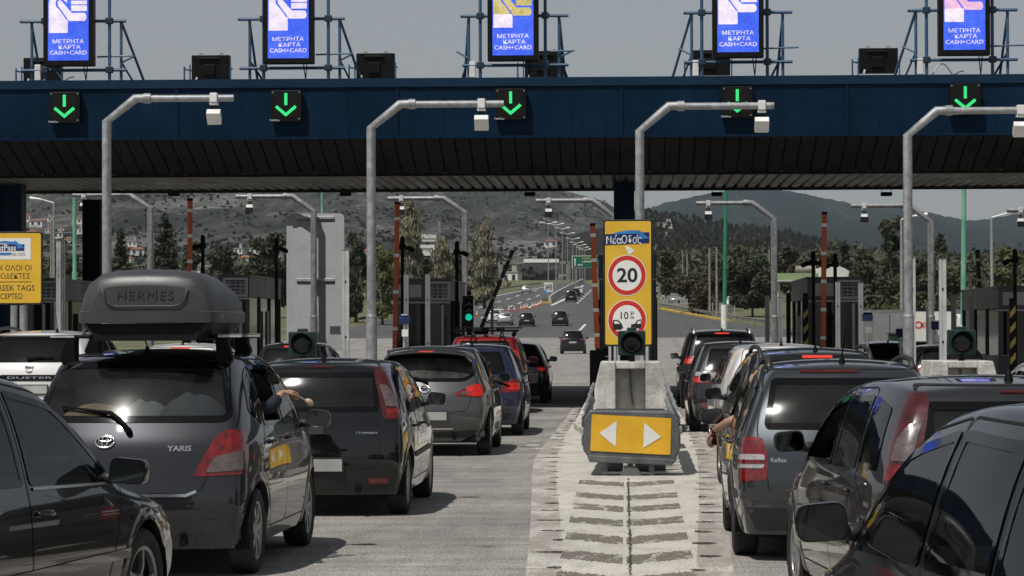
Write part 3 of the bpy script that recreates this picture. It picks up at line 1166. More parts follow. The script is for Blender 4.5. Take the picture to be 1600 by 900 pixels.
GLASSD = M('dark_booth_glass', (0.010, 0.012, 0.014), 0.06, var=0.1, scale=2, spec=0.6)
LED_B = emis('led_blue', (0.05, 0.135, 1.0), 1.35, 0.55, 34)
LED_W = emis('led_white', (0.90, 0.80, 1.0), 1.3, 0.38, 34)
LED_Y = emis('led_yellow', (0.66, 0.54, 0.20), 1.2, 0.45, 34)
LED_G = emis('led_green', (0.04, 0.85, 0.24), 1.2, 0.3, 40)
GREENLAMP = emis('green_lamp', (0.0, 0.62, 0.42), 1.0)

# ------------------------------------------------------------------ the canopy
Y0, Y1, Y2, Y3 = 57.3, 59.6, 66.0, 79.5
Z0, Z1 = ZP(212, Y0), 5.08
ZT = ZP(120.0, Y0)
XA, XB = -24.0, 24.0
can = empty('toll_canopy', (0, 68, 0), 0, 'long navy blue canopy roof spanning all the toll lanes', 'canopy')
O = (0, 68, 0)
mb = MB()
mb.box(((XA + XB) / 2, Y0 + 0.06, (Z0 + ZT - 0.18) / 2), (XB - XA, 0.12, ZT - 0.18 - Z0))
mb.build('fascia', NAVY, can, off=O)
mb = MB()
mb.prism([(Y0 - 0.045, ZT - 0.18), (Y0 - 0.05, ZT), (Y0 + 0.5, ZT + 0.01), (Y0 + 0.5, ZT - 0.18)], XA, XB, 'YZ')
mb.build('edge_trim', NAVY2, can, off=O)
mb = MB()
for px in (-170, 280, 624, 975, 1327, 1680):
    x = XP(px, Y0, 160)
    mb.box((x - 0.05, Y0 - 0.012, (Z0 + ZT - 0.18) / 2), (0.07, 0.035, ZT - 0.18 - Z0 - 0.02))
mb.box((0, Y0 - 0.02, Z0 - 0.012), (XB - XA, 0.16, 0.05))
mb.build('fascia_joint', NAVY, can, off=O)
# front soffit: sloping panels with dark gaps, running in depth
mb = MB()
pw = 0.315
n = int((XB - XA) / pw)
for i in range(n):
    xa, xb = XA + i * pw, XA + (i + 1) * pw - 0.03
    mb.add([(xa, Y0 + 0.13, Z0 - 0.02), (xb, Y0 + 0.13, Z0 - 0.02), (xb, Y1, Z1), (xa, Y1, Z1)], [(0, 1, 2, 3)])
mb.build('sloped_soffit', SOFF, can, fix=False, off=O)
mb = MB()
mb.add([(XA, Y0 + 0.13, Z0 + 0.03), (XB, Y0 + 0.13, Z0 + 0.03), (XB, Y1, Z1 + 0.05), (XA, Y1, Z1 + 0.05)], [(0, 1, 2, 3)])
mb.box((0, Y1, Z1 - 0.015), (XB - XA, 0.10, 0.05))
mb.build('soffit_backing', BLK, can, off=O)
# corrugated deck
mb = MB()
x = XA
vs, prof = [], []
while x < XB:
    prof += [(x, 0.0), (x + 0.075, 0.0), (x + 0.105, 0.07), (x + 0.155, 0.07), (x + 0.185, 0.0)]
    x += 0.26
ya, yb = Y1 + 0.06, Y2
vs = [(a, ya, Z1 + b_) for a, b_ in prof] + [(a, yb, Z1 + b_) for a, b_ in prof]
k = len(prof)
mb.add(vs, [(i, i + 1, k + i + 1, k + i) for i in range(k - 1)])
mb.build('corrugated_soffit', DECK, can, fix=False, off=O)
mb = MB()
mb.box((0, Y2 + 0.05, Z1 + 0.02), (XB - XA, 0.10, 0.16))
mb.prism([(Y2 + 0.1, Z1 + 0.08), (Y3, ZT - 0.9), (Y3, ZT - 0.05), (Y0 + 0.5, ZT - 0.05), (Y0 + 0.5, Z0 + 0.25), (Y1, Z1 + 0.16), (Y2 + 0.1, Z1 + 0.14)], XA, XB, 'YZ')
mb.build('roof', SOFF, can, off=O)
# columns
for (px, Y, w, lab) in ((975, 63.0, 0.42, 'dark blue canopy column standing behind the yellow speed limit sign'),
                        (17, 63.0, 0.56, 'wide dark blue canopy column behind the yellow toll tag sign'),
                        (145, 73.0, 0.44, 'black canopy column in shade, left of the nearest galvanised pole')):
    c = P(px, 300, Y)
    r = empty('canopy_column', (c.x, Y, 0.11), 0, lab, 'column', 'canopy columns')
    mb = MB()
    for dx in (-w / 2, w / 2):
        mb.box((dx, 0, 2.55), (0.05, w * 0.9, 5.1))
    mb.box((0, 0, 2.55), (w, 0.05, 5.1))
    mb.build('column_shaft', NAVY if px != 145 else BLK, r)  # shade put into the rear column's colour: black in place of navy
    mb = MB()
    mb.box((0, 0, 0.06), (w + 0.2, w + 0.2, 0.12))
    mb.build('base_plate', CONCB, r)

# pendant lights below the rear edge of the canopy
for i, px in enumerate((272, 540, 828, 1120, 1385)):
    c = P(px, 303, 70.5)
    r = empty('pendant_light', c, 0, ['small black floodlight hanging under the canopy left of the red barrier arm', 'small black floodlight hanging under the canopy just left of the galvanised pole with the booth',
                                      'small black floodlight hanging under the canopy over the open lane', 'small black floodlight hanging under the canopy beside the tall green pole',
                                      'small black floodlight hanging under the canopy left of the right-hand galvanised pole'][i], 'light', 'floodlights under the canopy')
    mb = MB()
    mb.prism(rrect(-0.14, -0.055, 0.14, 0.045, 0.03), -0.12, 0.12, 'XZ')
    mb.build('lamp_body', BLK, r, bevel=0.01)
    mb = MB()
    for dx in (-0.12, 0.12): mb.tube([(dx, 0, 0.04), (dx, 0, 0.42)], 0.008, 5)
    mb.build('hanger', ALUD, r)

# ------------------------------------------------------------------ LED arrow signals on the fascia
for i, (px, py) in enumerate(((101, 168), (447, 165.5), (798, 163), (1152, 159.5), (1508, 155))):
    c = P(px, py, Y0 - 0.2)
    words = ['first', 'second', 'third', 'fourth', 'fifth']
    lab = ['green arrow lane signal on the canopy left of the first bent grey pole', 'green arrow lane signal on the canopy between the first and second bent poles',
           'green arrow lane signal on the canopy just right of a pole tip and its camera', 'green arrow lane signal crossed by the horizontal arm of a pole above the speed sign',
           'green arrow lane signal half covered by the pole elbow at the right edge'][i]
    r = empty('lane_signal', c, 0, lab, 'signal', 'green arrow lane signals on the canopy')
    mb = MB()
    mb.prism(rrect(-0.325, -0.325, 0.325, 0.325, 0.02), -0.02, 0.16, 'XZ')
    mb.build('signal_box', DARK, r, bevel=0.012)
    mb = MB()
    mb.prism(rrect(-0.245, -0.235, 0.245, 0.265, 0.01), -0.026, -0.021, 'XZ')
    mb.build('signal_face', M('signal_face', (0.008, 0.0085, 0.008), 0.35, var=0.15, scale=20, spec=0.2), r)
    MB().box((0, -0.036, 0.14), (0.062, 0.014, 0.25)).build('arrow_shaft', LED_G, r)
    mb = MB()
    ca_, sa_ = math.cos(R(40)), math.sin(R(40))
    q = 0.031
    tipz, arm = -0.185, 0.30
    mb.prism([(0, tipz - q * 1.3), (arm * ca_ * 0.9 + q * sa_, tipz + arm * sa_ * 0.9 - q * ca_), (arm * ca_ * 0.9 - q * sa_, tipz + arm * sa_ * 0.9 + q * ca_), (0, tipz + q * 1.3),
              (-arm * ca_ * 0.9 + q * sa_, tipz + arm * sa_ * 0.9 + q * ca_), (-arm * ca_ * 0.9 - q * sa_, tipz + arm * sa_ * 0.9 - q * ca_)], -0.043, -0.029, 'XZ')
    mb.build('arrow_head', LED_G, r)
    mb = MB()
    add_text(mb, 'TAMCo', -0.24, -0.024, -0.30, 0.036, 0.21)
    mb.build('lettering', SIGNW, r, fix=False)
    for (a, b_) in ((0.275, 0.28), (-0.275, 0.28), (0.275, -0.27)): MB().lathe([(0.0, -0.03), (0.012, -0.03), (0.012, -0.018)], (a, 0, b_), 'Y', 8).build('screw', ALU, r)

# ------------------------------------------------------------------ big LED message panels on blue steel frames
PLAB = ['LED payment panel on a blue steel frame, nearest the left edge of the canopy', 'LED payment panel in a black case right of the first black box on the roof',
        'LED payment panel showing a yellow hand, over the middle of the canopy', 'LED payment panel above the speed limit sign column, its picture white on blue',
        'LED payment panel on the roof above the rightmost pole elbow, with pinkish picture cells']
for i, (px, pyb) in enumerate(((108.5, 103.5), (451.5, 100), (802, 95.5), (1153, 90.5), (1506, 87))):
    Y = Y0 + 0.25
    c = P(px, pyb, Y)
    r = empty('message_panel', c, 0, PLAB[i], 'led panel', 'LED payment panels on the canopy roof')
    W2, H = 0.535, 2.15
    mb = MB()
    mb.prism(rrect(-W2, 0, W2, H, 0.02), -0.12, 0.14, 'XZ')
    mb.build('panel_case', DARK, r, bevel=0.015)
    sw, s0, s1 = 0.43, 0.11, 2.03
    mb = MB()
    mb.prism([(-sw, s0), (sw, s0), (sw, s1), (-sw, s1)], -0.128, -0.121, 'XZ')
    scr = mb.build('led_screen', LED_B, r)
    # pictogram: a hand holding a card above a till
    A, B = MB(), MB()
    u = lambda x, z: (x * sw, s0 + z)
    y_a, y_b = -0.138, -0.129
    A.prism([u(-.95, .58), u(-.02, .58), u(-.02, .86), u(-.95, .86)], y_a, y_b, 'XZ')
    B.prism([u(-.95, .862), u(-.10, .862), u(-.35, 1.02), u(-.60, 1.14), u(-.62, 1.24), u(-.48, 1.32), u(-.30, 1.30), u(-.05, 1.21), u(-.08, 1.32), u(-.30, 1.42), u(-.60, 1.42), u(-.85, 1.34), u(-.95, 1.2)], y_a, y_b, 'XZ')
    B.prism([u(-.52, 1.24), u(-.42, 1.28), u(-.30, 1.24), u(.18, 1.0), u(.82, 1.0), u(.90, .94), u(.90, .88), u(.82, .83), u(.05, .83), u(-.02, .87), u(-.50, 1.16)], y_a, y_b, 'XZ')
    B.prism([u(.15, 1.04), u(.92, 1.04), u(.92, 1.16), u(.15, 1.16)], y_a, y_b, 'XZ')
    B.prism([u(.15, 1.18), u(.92, 1.18), u(.92, 1.26), u(.15, 1.26)], y_a, y_b, 'XZ')
    wm = LED_Y if i == 2 else (emis('led_pink', (0.95, 0.55, 0.80), 1.2, 0.4, 34) if i == 4 else LED_W)
    A.build('pictogram_till', LED_W, r)
    B.build('pictogram_hand', wm, r)
    mb = MB()
    add_text(mb, 'ΜΕΤΡΗΤΑ', 0, -0.130, s0 + 0.405, 0.085, 0.66, bold=0.003)
    add_text(mb, 'ΚΑΡΤΑ', 0.03, -0.130, s0 + 0.285, 0.085, 0.46, bold=0.003)
    add_text(mb, 'CASH+CARD', 0, -0.130, s0 + 0.165, 0.085, 0.78, bold=0.003)
    mb.build('lettering', LED_W, r, fix=False)
    # frame
    mb = MB()
    zb = ZT - c.z
    sgn = 1 if i < 2 else -1
    for s in (-1, 1):
        xo = s * (W2 + 0.13) + (0.12 if i < 2 else (-0.02 if i == 2 else -0.06))
        mb.tube([(xo + s * 0.02, 0.25, zb), (xo + s * 0.02, 0.25, 2.3)], 0.035, 8)
        xp = s * (W2 + 0.42) + (0.08 if i < 2 else 0)
        mb.tube([(xp, 0.35, zb), (xp, 0.35, 1.0)], 0.032, 8)
        if i < 2 and s > 0 or i > 2 and s < 0 or i == 2:
            mb.tube([(xp, 0.35, 0.98), (xp + s * (0.42 if i != 2 else 0.12), 0.9, zb)], 0.028, 8)
            mb.tube([(xp, 0.35, 0.12), (xp + s * 0.2, 0.9, zb)], 0.022, 6)
            mb.tube([(xp, 0.35, 0.10), (xp + s * 0.26, 0.55, 0.26)], 0.022, 6)
        else:
            mb.tube([(xp, 0.35, 0.9), (xp - s * 0.1, 0.9, zb)], 0.028, 8)
            mb.tube([(xp, 0.35, 0.1), (xp - s * 0.26, 0.9, zb)], 0.025, 6)
    for z in (-0.06, 0.98):
        mb.tube([(-W2 - 0.55, 0.28, z), (W2 + 0.62, 0.28, z)], 0.034, 8)
    mb.tube([(W2, 0.28, 0.22), (W2 + 0.75, 0.28, 0.24)], 0.02, 6)
    mb.build('support_frame', STEELB, r, smooth=40)
    mb = MB()
    for s in (-1, 1):
        xo = s * (W2 + 0.13) + (0.12 if i < 2 else (-0.02 if i == 2 else -0.06))
        cb = M('clamp_blue', (0.012, 0.03, 0.055), 0.5)
        for z in (-0.06, 0.98): MB().box((xo + s * 0.02, 0.23, z), (0.15, 0.14, 0.13)).build('frame_clamp', cb, r, bevel=0.01)
        MB().box((s * (W2 + 0.46), 0.34, 0.98), (0.26, 0.10, 0.05)).build('frame_cap', cb, r, bevel=0.01)
    mb = MB()
    mb.tube([(0.31, 0.0, 0.0), (0.32, 0.0, -0.12), (0.35, 0.02, zb + 0.02)], 0.012, 5)
    mb.tube([(0.38, 0.0, 0.0), (0.37, 0.0, -0.12), (0.35, 0.02, zb + 0.02)], 0.012, 5)
    mb.build('cable', BLK, r)
    if i != 1:
        mb = MB()
        bx = -W2 - 0.24 if i != 0 else -W2 - 0.1
        mb.box((bx - 0.1, 0.3, zb + 0.22), (0.13, 0.1, 0.34))
        mb.build('junction_box', WHITEP, r, bevel=0.015)
    if i in (0, 4):
        mb = MB()
        pts = [(-W2 + 0.0 + 0.16 * k - 0.1, 0.3, zb + 0.02 + 0.26 * abs(math.sin(k * 1.15)) * (1 if k < 3 else 0.4)) for k in np.arange(0, 4.2, 0.35)]
        mb.tube(pts, 0.014, 5)
        mb.build('loose_cable', WHITEP, r, smooth=True)

# black cabinets along the rear edge of the roof
BL = ['black sign cabinet seen from behind, at the left edge of the canopy roof', 'black sign cabinet seen from behind between the first two LED panels, nearer the second',
      'black sign cabinet seen from behind midway between the second and third LED panels', 'black sign cabinet half hidden behind the LED panel with the yellow hand',
      'black sign cabinet almost hidden behind the fourth LED panel', 'black sign cabinet seen from behind, left of the last LED panel']
for i, (px, py0, py1) in enumerate(((66, 90, 128), (329, 86, 126), (586.5, 83, 123), (850, 80, 120), (1111, 78, 117), (1373, 75, 114))):
    Y = 76.5
    a, b_ = P(px, py1, Y), P(px, py0, Y)
    H = b_.z - a.z
    zr = ZT - a.z
    r = empty('sign_cabinet', a, 0, BL[i], 'sign cabinet', 'black sign cabinets along the rear of the roof')
    mb = MB()
    mb.prism(rrect(-0.535, 0, 0.535, H, 0.02), 0, 0.3, 'XZ')
    mb.build('cabinet_body', DARK, r, bevel=0.02)
    mb = MB()
    mb.prism([(-0.33, H - 0.14), (0.26, H - 0.14), (0.22, H - 0.07), (-0.29, H - 0.07)], -0.07, 0.0, 'XZ')
    mb.box((-0.03, -0.03, 0.30), (0.32, 0.07, 0.30))
    mb.build('vent_cover', DARK, r, bevel=0.012)
    mb = MB()
    for s in (-0.28, 0.28): mb.tube([(s + 0.05 * math.cos(t), 0.15, H + 0.06 * math.sin(t)) for t in np.linspace(0, math.pi, 7)], 0.012, 5)
    mb.build('lifting_eye', ALUD, r)
    mb = MB()
    for s in (-1, 1):
        mb.tube([(s * 0.57, -0.05, zr), (s * 0.57, -0.05, H * 0.62)], 0.022, 6)
        mb.tube([(s * 0.57, -0.05, H * 0.45), (s * 0.60, 0.1, H * 0.45)], 0.022, 6)
    mb.tube([(-0.73, -0.05, zr), (-0.73, -0.05, H * 0.55)], 0.026, 6)
    mb.tube([(-0.73, -0.05, H * 0.45), (-0.54, 0.05, H * 0.4)], 0.022, 6)
    mb.build('support_frame', STEELB, r)
    mb = MB()
    mb.box((-0.40, -0.012, 0.04), (0.05, 0.02, 0.12), ry=0.3)
    mb.build('label_plate', WHITEP, r)

# ------------------------------------------------------------------ bent poles with vehicle sensors
def bent_pole(px, Y, py_elbow, py_arm, dx_bend, px_tip, px_cam, lab, group, r0=0.082, near=True):
    b_ = P(px, 515, Y)
    base = Vector((b_.x, Y, 0.11))
    root = empty('sensor_pole', base, 0, lab, 'pole', group)
    s = F / Y
    ze, za = ZP(py_elbow, Y, px) - 0.11, ZP(py_arm, Y, px) - 0.11
    xt = (px_tip - px) / s
    xc = (px_cam - px) / s
    db = dx_bend / s
    sg = 1 if xt > 0 else -1
    mb = MB()
    zc = ZP(495, Y, px) - 0.11
    mb.tube([(0, 0, 0), (0, 0, zc)], r0 * 1.22, 14)
    mb.tube([(0, 0, zc), (0, 0, zc + 0.05)], [r0 * 1.3, r0 * 1.1], 14)
    # mitred elbows as in welded pipe
    e0, e1 = Vector((0, 0, ze)), Vector((db, 0, za))
    mb.tube([(0, 0, zc), e0, e1, (db + sg * 0.24, 0, za)], [r0, r0, r0 * 0.98, r0 * 0.98], 14)
    mb.tube([(db + sg * 0.15, 0, za), (db + sg * 0.27, 0, za)], r0 * 1.12, 14)
    mb.build('pole_shaft', GALV, root, smooth=35)
    mb = MB()
    mb.tube([(db + sg * 0.27, 0, za - 0.005), (xt, 0, za - 0.005)], r0 * 0.76, 12)
    mb.build('pole_arm', GALV, root, smooth=35)
    mb = MB()
    mb.box((xc, 0, za), (0.13, 0.19, 0.17))
    mb.box((xc, 0, za - 0.11), (0.15, 0.15, 0.04))
    mb.build('clamp', WHITEP, root, bevel=0.012)
    mb = MB()
    mb.tube([(xc - 0.03, 0, za - 0.12), (xc - 0.03, -0.0, za - 0.30)], 0.016, 8)
    mb.tube([(xc + 0.03, 0, za - 0.12), (xc + 0.03, -0.0, za - 0.30)], 0.016, 8)
    mb.build('bracket', DARK, root)
    mb = MB()
    tilt = R(-48) if near else R(-20)
    if near: mb.box((xc, 0.0, za - 0.34), (0.25, 0.26, 0.13), rx=tilt)
    else: mb.box((xc, -0.02, za - 0.36), (0.20, 0.24, 0.16), rx=tilt)
    mb.build('sensor', WHITEP, root, bevel=0.012)
    if not near:
        mb = MB()
        mb.box((xc, -0.15, za - 0.42), (0.24, 0.07, 0.15), rx=tilt)
        mb.build('sensor_face', BLK, root)
    return root


g1 = 'tall bent sensor poles in front of the canopy'
bent_pole(167, 48.6, 190, 154, 46, 368, 337, 'tall bent galvanised pole rising behind the car with the roof box', g1)
bent_pole(580.5, 48.6, 200, 163, 46, 789, 754, 'tall bent galvanised pole behind the grey hatchback in the left queue', g1)
bent_pole(1000.5, 48.6, 205, 166, 46, 1210, 1191, 'tall bent galvanised pole rising behind the yellow speed limit sign', g1)
bent_pole(1419.5, 48.6, 212, 173, 46, 1640, 1594, 'tall bent galvanised pole in the right lanes, beside the pair of white posts', g1)
g2 = 'bent sensor poles behind the canopy'
for i, (px, pe, pa, pt, pc, lab) in enumerate(((235, 325, 304, 112, 130, 'bent pole behind the canopy, left of the leftmost red barrier arm'),
                                      (490.5, 330, 306.5, 368, 390, 'bent pole carrying the big grey sign seen from its back'),
                                      (727, 332, 309.5, 606, 627, 'bent pole behind the canopy rising from the booth with the green lamp'),
                                      (960, 338, 313, 838, 858, 'bent pole behind the canopy reaching out over the open lane'),
                                      (1210, 342, 317, 1089, 1108, 'bent pole behind the canopy right of the big bushy pine'),
                                      (1455, 346, 321, 1332, 1352, 'bent pole behind the canopy, in front of the tall eucalyptus'),
                                      (1700, 352, 328, 1576, 1597, 'bent pole at the right edge, mostly outside the view'))):
    bent_pole(px, 82.7, pe, pa, -34, pt, pc, lab, g2, r0=0.095, near=False)

# ------------------------------------------------------------------ the big grey sign back on its pole
Y = 82.9
a, b_ = P(447.5, 548, Y), P(537.5, 333, Y)
cx = P(492, 440, Y).x
r = empty('lane_sign', (cx, Y, a.z), 0, 'big plain grey sign seen from behind, on a bent pole', 'sign')
W2, H = (b_.x - a.x) / 2, b_.z - a.z
mb = MB()
mb.prism(rrect(-W2, 0, W2, H, 0.16, 6), 0.14, 0.17, 'XZ')
mb.build('sign_panel', SIGNBACK, r)
mb = MB()
for z in (H - 0.13, H * 0.515, 0.04):
    mb.box((0, 0.115, z), (1.15, 0.05, 0.09))
    mb.box((0, 0.02, z), (0.24, 0.22, 0.05))
mb.build('bracket', ALU, r, bevel=0.008)
mb = MB()
mb.box((0.60, 0.136, 0.62), (0.32, 0.006, 0.24))
mb.build('maker_plate', M('maker_plate', (0.09, 0.09, 0.095), 0.5, var=0.6, scale=25), r)

# ------------------------------------------------------------------ yellow speed limit sign in the middle island
Y = 44.5
c = P(981.8, 541, Y)
r = empty('speed_limit_sign', c, 0, 'tall yellow panel with 20 limit and 10 m spacing signs above the middle island', 'sign')
W2, H = 38.5 / (F / Y), 198 / (F / Y)
mb = MB()
mb.prism(rrect(-W2, 0, W2, H, 0.055, 5), 0, 0.05, 'XZ')
mb.build('sign_border', SIGNB, r, bevel=0.006)
mb = MB()
mb.prism(rrect(-W2 + 0.028, 0.028, W2 - 0.028, H - 0.028, 0.035, 5), -0.006, -0.001, 'XZ')
mb.build('sign_panel', YEL, r)
k = F / Y
zz = lambda py: (541 - py) / k
xx = lambda px: (px - 981.8) / k
mb = MB()
mb.prism([(xx(946), zz(383)), (xx(1015), zz(380)), (xx(1015), zz(363)), (xx(946), zz(366))], -0.011, -0.0065, 'XZ')
mb.build('logo_band', SIGNBL, r)
mb = MB()
top = [(xx(960 + 40 * t), zz(364 - 4 * math.sin(t * 2.2))) for t in np.linspace(0, 1, 9)]
bot = [(xx(962 + 38 * t), zz(366.5 - 1.2 * math.sin(t * 2.6))) for t in np.linspace(1, 0, 9)]
mb.prism(top + [(xx(997), zz(358)), (xx(1015), zz(373)), (xx(994), zz(373)), (xx(1000), zz(368))] + bot, -0.016, -0.0115, 'XZ')
mb.build('logo_arrow', SIGNLB, r)
mb = MB()
add_text(mb, 'Νεα', xx(960), -0.0165, zz(375.3), 12 / k, 24 / k, bold=0.01)
add_text(mb, 'Οδος', xx(987.5), -0.0175, zz(375.2), 15.5 / k, 31 / k, bold=0.0)
for px in (961.5, 995): mb.add([(xx(px), -0.018, zz(371)), (xx(px + 1.2), -0.018, zz(371)), (xx(px + 3), -0.018, zz(367)), (xx(px + 1.5), -0.018, zz(367))], [(0, 1, 2, 3)])
mb.build('lettering', SIGNW, r, fix=False)
mb = MB()
mb.prism([(xx(977), zz(384)), (xx(984), zz(386)), (xx(992), zz(392)), (xx(986), zz(397)), (xx(983), zz(398)), (xx(980), zz(391))], -0.010, -0.0065, 'XZ')
mb.build('torn_sticker', SIGNW, r)
for py in (430.3, 500.3):
    mb = MB()
    mb.prism(circ(xx(980), zz(py), 30.3 / k, 40, 32 / k), -0.010, -0.0065, 'XZ')
    mb.build('sign_disc', SIGNW, r)
    mb = MB()
    n = 44
    vs, fs = [], []
    for i in range(n):
        t = 2 * math.pi * i / n
        for rr_ in (22.6, 29.2): vs.append((xx(980) + rr_ / k * math.cos(t), -0.0115, zz(py) + rr_ * 1.055 / k * math.sin(t)))
    for i in range(n):
        j = (i + 1) % n
        fs.append((2 * i, 2 * i + 1, 2 * j + 1, 2 * j))
    mb.add(vs, fs)
    mb.build('red_ring', SIGNR, r, fix=False)
mb = MB()
add_text(mb, '20', xx(980.5), -0.0125, zz(430), 23 / k, 32 / k, bold=0.022)
mb.build('lettering', SIGNB, r, fix=False)
mb = MB()
add_text(mb, '10', xx(976), -0.0125, zz(493), 11.5 / k, 12 / k, bold=0.008)
add_text(mb, 'μ', xx(988), -0.0125, zz(489.5), 6 / k, 4.5 / k, bold=0.01)
add_text(mb, 'm', xx(988), -0.0125, zz(496.5), 4 / k, 5.5 / k, bold=0.01)
# two car halves of the spacing sign
mb.build('lettering', SIGNB, r, fix=False)
mb = MB()
mb.prism([(xx(958), zz(500)), (xx(966), zz(500)), (xx(971), zz(505)), (xx(974), zz(512)), (xx(970), zz(515)), (xx(958), zz(515))], -0.0135, -0.0120, 'XZ')
mb.build('pictogram_car', SIGNB, r)
mb = MB()
mb.prism([(xx(1002), zz(499)), (xx(996), zz(500)), (xx(992), zz(506)), (xx(986), zz(507)), (xx(986), zz(513)), (xx(1002), zz(513))], -0.0135, -0.0120, 'XZ')
mb.build('pictogram_car', SIGNB, r)
for pl in ([(960, 502), (965, 502), (969, 506), (960, 506)], [(1001, 501), (997, 502), (995, 506), (1001, 506)]): MB().prism([(xx(a), zz(b_)) for a, b_ in pl], -0.0150, -0.0138, 'XZ').build('pictogram_window', SIGNW, r)
for px in (953, 961, 966.5, 1003, 1011): MB().box((xx(px), 0.03, -0.68), (0.045, 0.05, 1.4)).build('sign_leg', ALU, r, bevel=0.006)

# ------------------------------------------------------------------ yellow toll tag sign at the left edge
Y = 50.0
k = F / Y
c = P(2, 476, Y)
r = empty('toll_tag_sign', c, 0, 'yellow toll tag sign in two languages at the left edge', 'sign')
xx = lambda px: (px - 2) / k
zz = lambda py: (476 - py) / k
mb = MB()
mb.prism(rrect(xx(-47.5), 0, xx(67.5), zz(361), 0.07, 5), 0, 0.05, 'XZ')
mb.build('sign_border', SIGNB, r, bevel=0.006)
mb = MB()
mb.prism(rrect(xx(-45), zz(473.5), xx(65), zz(363.5), 0.05, 5), -0.006, -0.001, 'XZ')
mb.build('sign_panel', YEL, r)
mb = MB()
mb.prism([(xx(-29), zz(405)), (xx(49), zz(405)), (xx(49), zz(371.5)), (xx(-29), zz(371.5))], -0.010, -0.0065, 'XZ')
mb.build('logo_field', SIGNW, r)
mb = MB()
mb.prism([(xx(-20), zz(391.5)), (xx(39), zz(391.5)), (xx(39), zz(381)), (xx(-20), zz(381))], -0.013, -0.0105, 'XZ')
mb.build('logo_band', SIGNBL, r)
mb = MB()
mb.prism([(xx(-16), zz(380.5)), (xx(-4), zz(377)), (xx(8), zz(375.5)), (xx(22), zz(377)), (xx(24), zz(375)), (xx(39), zz(386)), (xx(28), zz(388)), (xx(27), zz(382)), (xx(6), zz(378.5)), (xx(-8), zz(380))], -0.0165, -0.0135, 'XZ')
mb.prism([(xx(-20), zz(398)), (xx(17), zz(398)), (xx(18), zz(394)), (xx(-20), zz(394))], -0.0135, -0.0105, 'XZ')
mb.build('logo_arrow', SIGNLB, r)
mb = MB()
add_text(mb, 'FastPass', xx(7), -0.0172, zz(386.3), 9.3 / k, 37 / k, bold=0.012)
mb.build('lettering', SIGNW, r, fix=False)
mb = MB()
add_text(mb, 'NEA ODOS', xx(29.5), -0.0112, zz(396.8), 5.5 / k, 22 / k)
mb.build('lettering', SIGNB, r, fix=False)
mb = MB()
add_text(mb, 'ΔΕΚΤΟΙ ΟΛΟΙ ΟΙ', xx(7), -0.0072, zz(418), 9.0 / k, 86 / k, bold=0.004)
add_text(mb, 'ΠΟΜΠΟΔΕΚΤΕΣ', xx(9), -0.0072, zz(430.8), 9.0 / k, 78 / k, bold=0.004)
mb.build('lettering', SIGNB, r, fix=False)
MB().box((xx(10), -0.0075, zz(440.2)), (80 / k, 0.002, 0.012)).build('divider_line', SIGNB, r)
mb = MB()
add_text(mb, 'ALL GREEK TAGS', xx(10), -0.0072, zz(449.8), 9.0 / k, 90 / k, bold=0.004)
add_text(mb, 'ACCEPTED', xx(11), -0.0072, zz(462.8), 9.0 / k, 50 / k, bold=0.004)
mb.build('lettering', SIGNB, r, fix=False)
mb = MB()
for x in (-0.3, 0.42): MB().box((x, 0.075, -0.38), (0.08, 0.05, 2.2)).build('sign_leg', GALV, r)

# ------------------------------------------------------------------ concrete end blocks, round signals
def end_block(px, lab, siglab):
    Y = 38.8
    cx = P(px, 560, Y).x
    r = empty('concrete_block', (cx, Y, 0.11), 0, lab, 'block', 'concrete blocks at the ends of the islands')
    mb = MB()
    H = 1.13
    # a hollow-fronted block: two cheeks, lintel, back wall
    for s in (-1, 1):
        pr = [(s * 0.50, 0), (s * 0.51, 0.75), (s * 0.42, H), (s * 0.21, H), (s * 0.21, 0)]
        mb.prism(pr, 0, 1.5, 'XZ')
    mb.box((0, 0.80, H - 0.05), (0.42, 1.4, 0.10))
    mb.box((0, 0.95, (H - 0.1) / 2), (0.42, 1.1, H - 0.1))
    mb.build('block_body', CONCB, r, bevel=0.015)
    mb = MB()
    mb.tube([(0.0, 0.38, H - 0.12), (0.01, 0.36, 0.7), (0.05, 0.36, 0.38)], 0.014, 6)
    mb.build('cable', ALUD, r)
    mb = MB()
    mb.box((0.08, 0.37, 0.36), (0.15, 0.06, 0.17))
    mb.build('junction_box', WHITEP, r, bevel=0.01)
    g = empty('round_signal', (cx + 0.02, Y + 0.30, 0.11 + H), 0, siglab, 'traffic signal', 'round unlit signals on the island ends')
    mb = MB()
    mb.prism(rrect(-0.195, 0.09, 0.195, 0.44, 0.02), -0.02, 0.16, 'XZ')
    mb.prism([(-0.075, 0.43), (0.075, 0.43), (0.065, 0.485), (-0.065, 0.485)], 0.0, 0.14, 'XZ')
    mb.build('signal_box', SGREEN, g, bevel=0.012)
    mb = MB()
    mb.lathe([(0.0, -0.045), (0.07, -0.05), (0.12, -0.035), (0.145, -0.021)], (0, 0, 0.265), 'Y', 28)
    mb.build('lens', LENS, g, smooth=True)
    mb = MB()
    n = 24
    rings = []
    for (rr_, yy_) in ((0.150, -0.018), (0.158, -0.06), (0.163, -0.06), (0.172, -0.018)):
        rings.append([(rr_ * math.cos(t), yy_ - (0.16 if yy_ < -0.05 else 0) * max(0, math.sin(t)) ** 0.7, 0.265 + rr_ * math.sin(t)) for t in np.linspace(0, 2 * math.pi, n, endpoint=False)])
    mb.loft(rings, cap=False)
    mb.build('visor', SGREEN, g, smooth=40)
    mb = MB()
    mb.tube([(0, 0.07, 0), (0, 0.07, 0.1)], 0.045, 10)
    mb.build('mount', DARK, g)


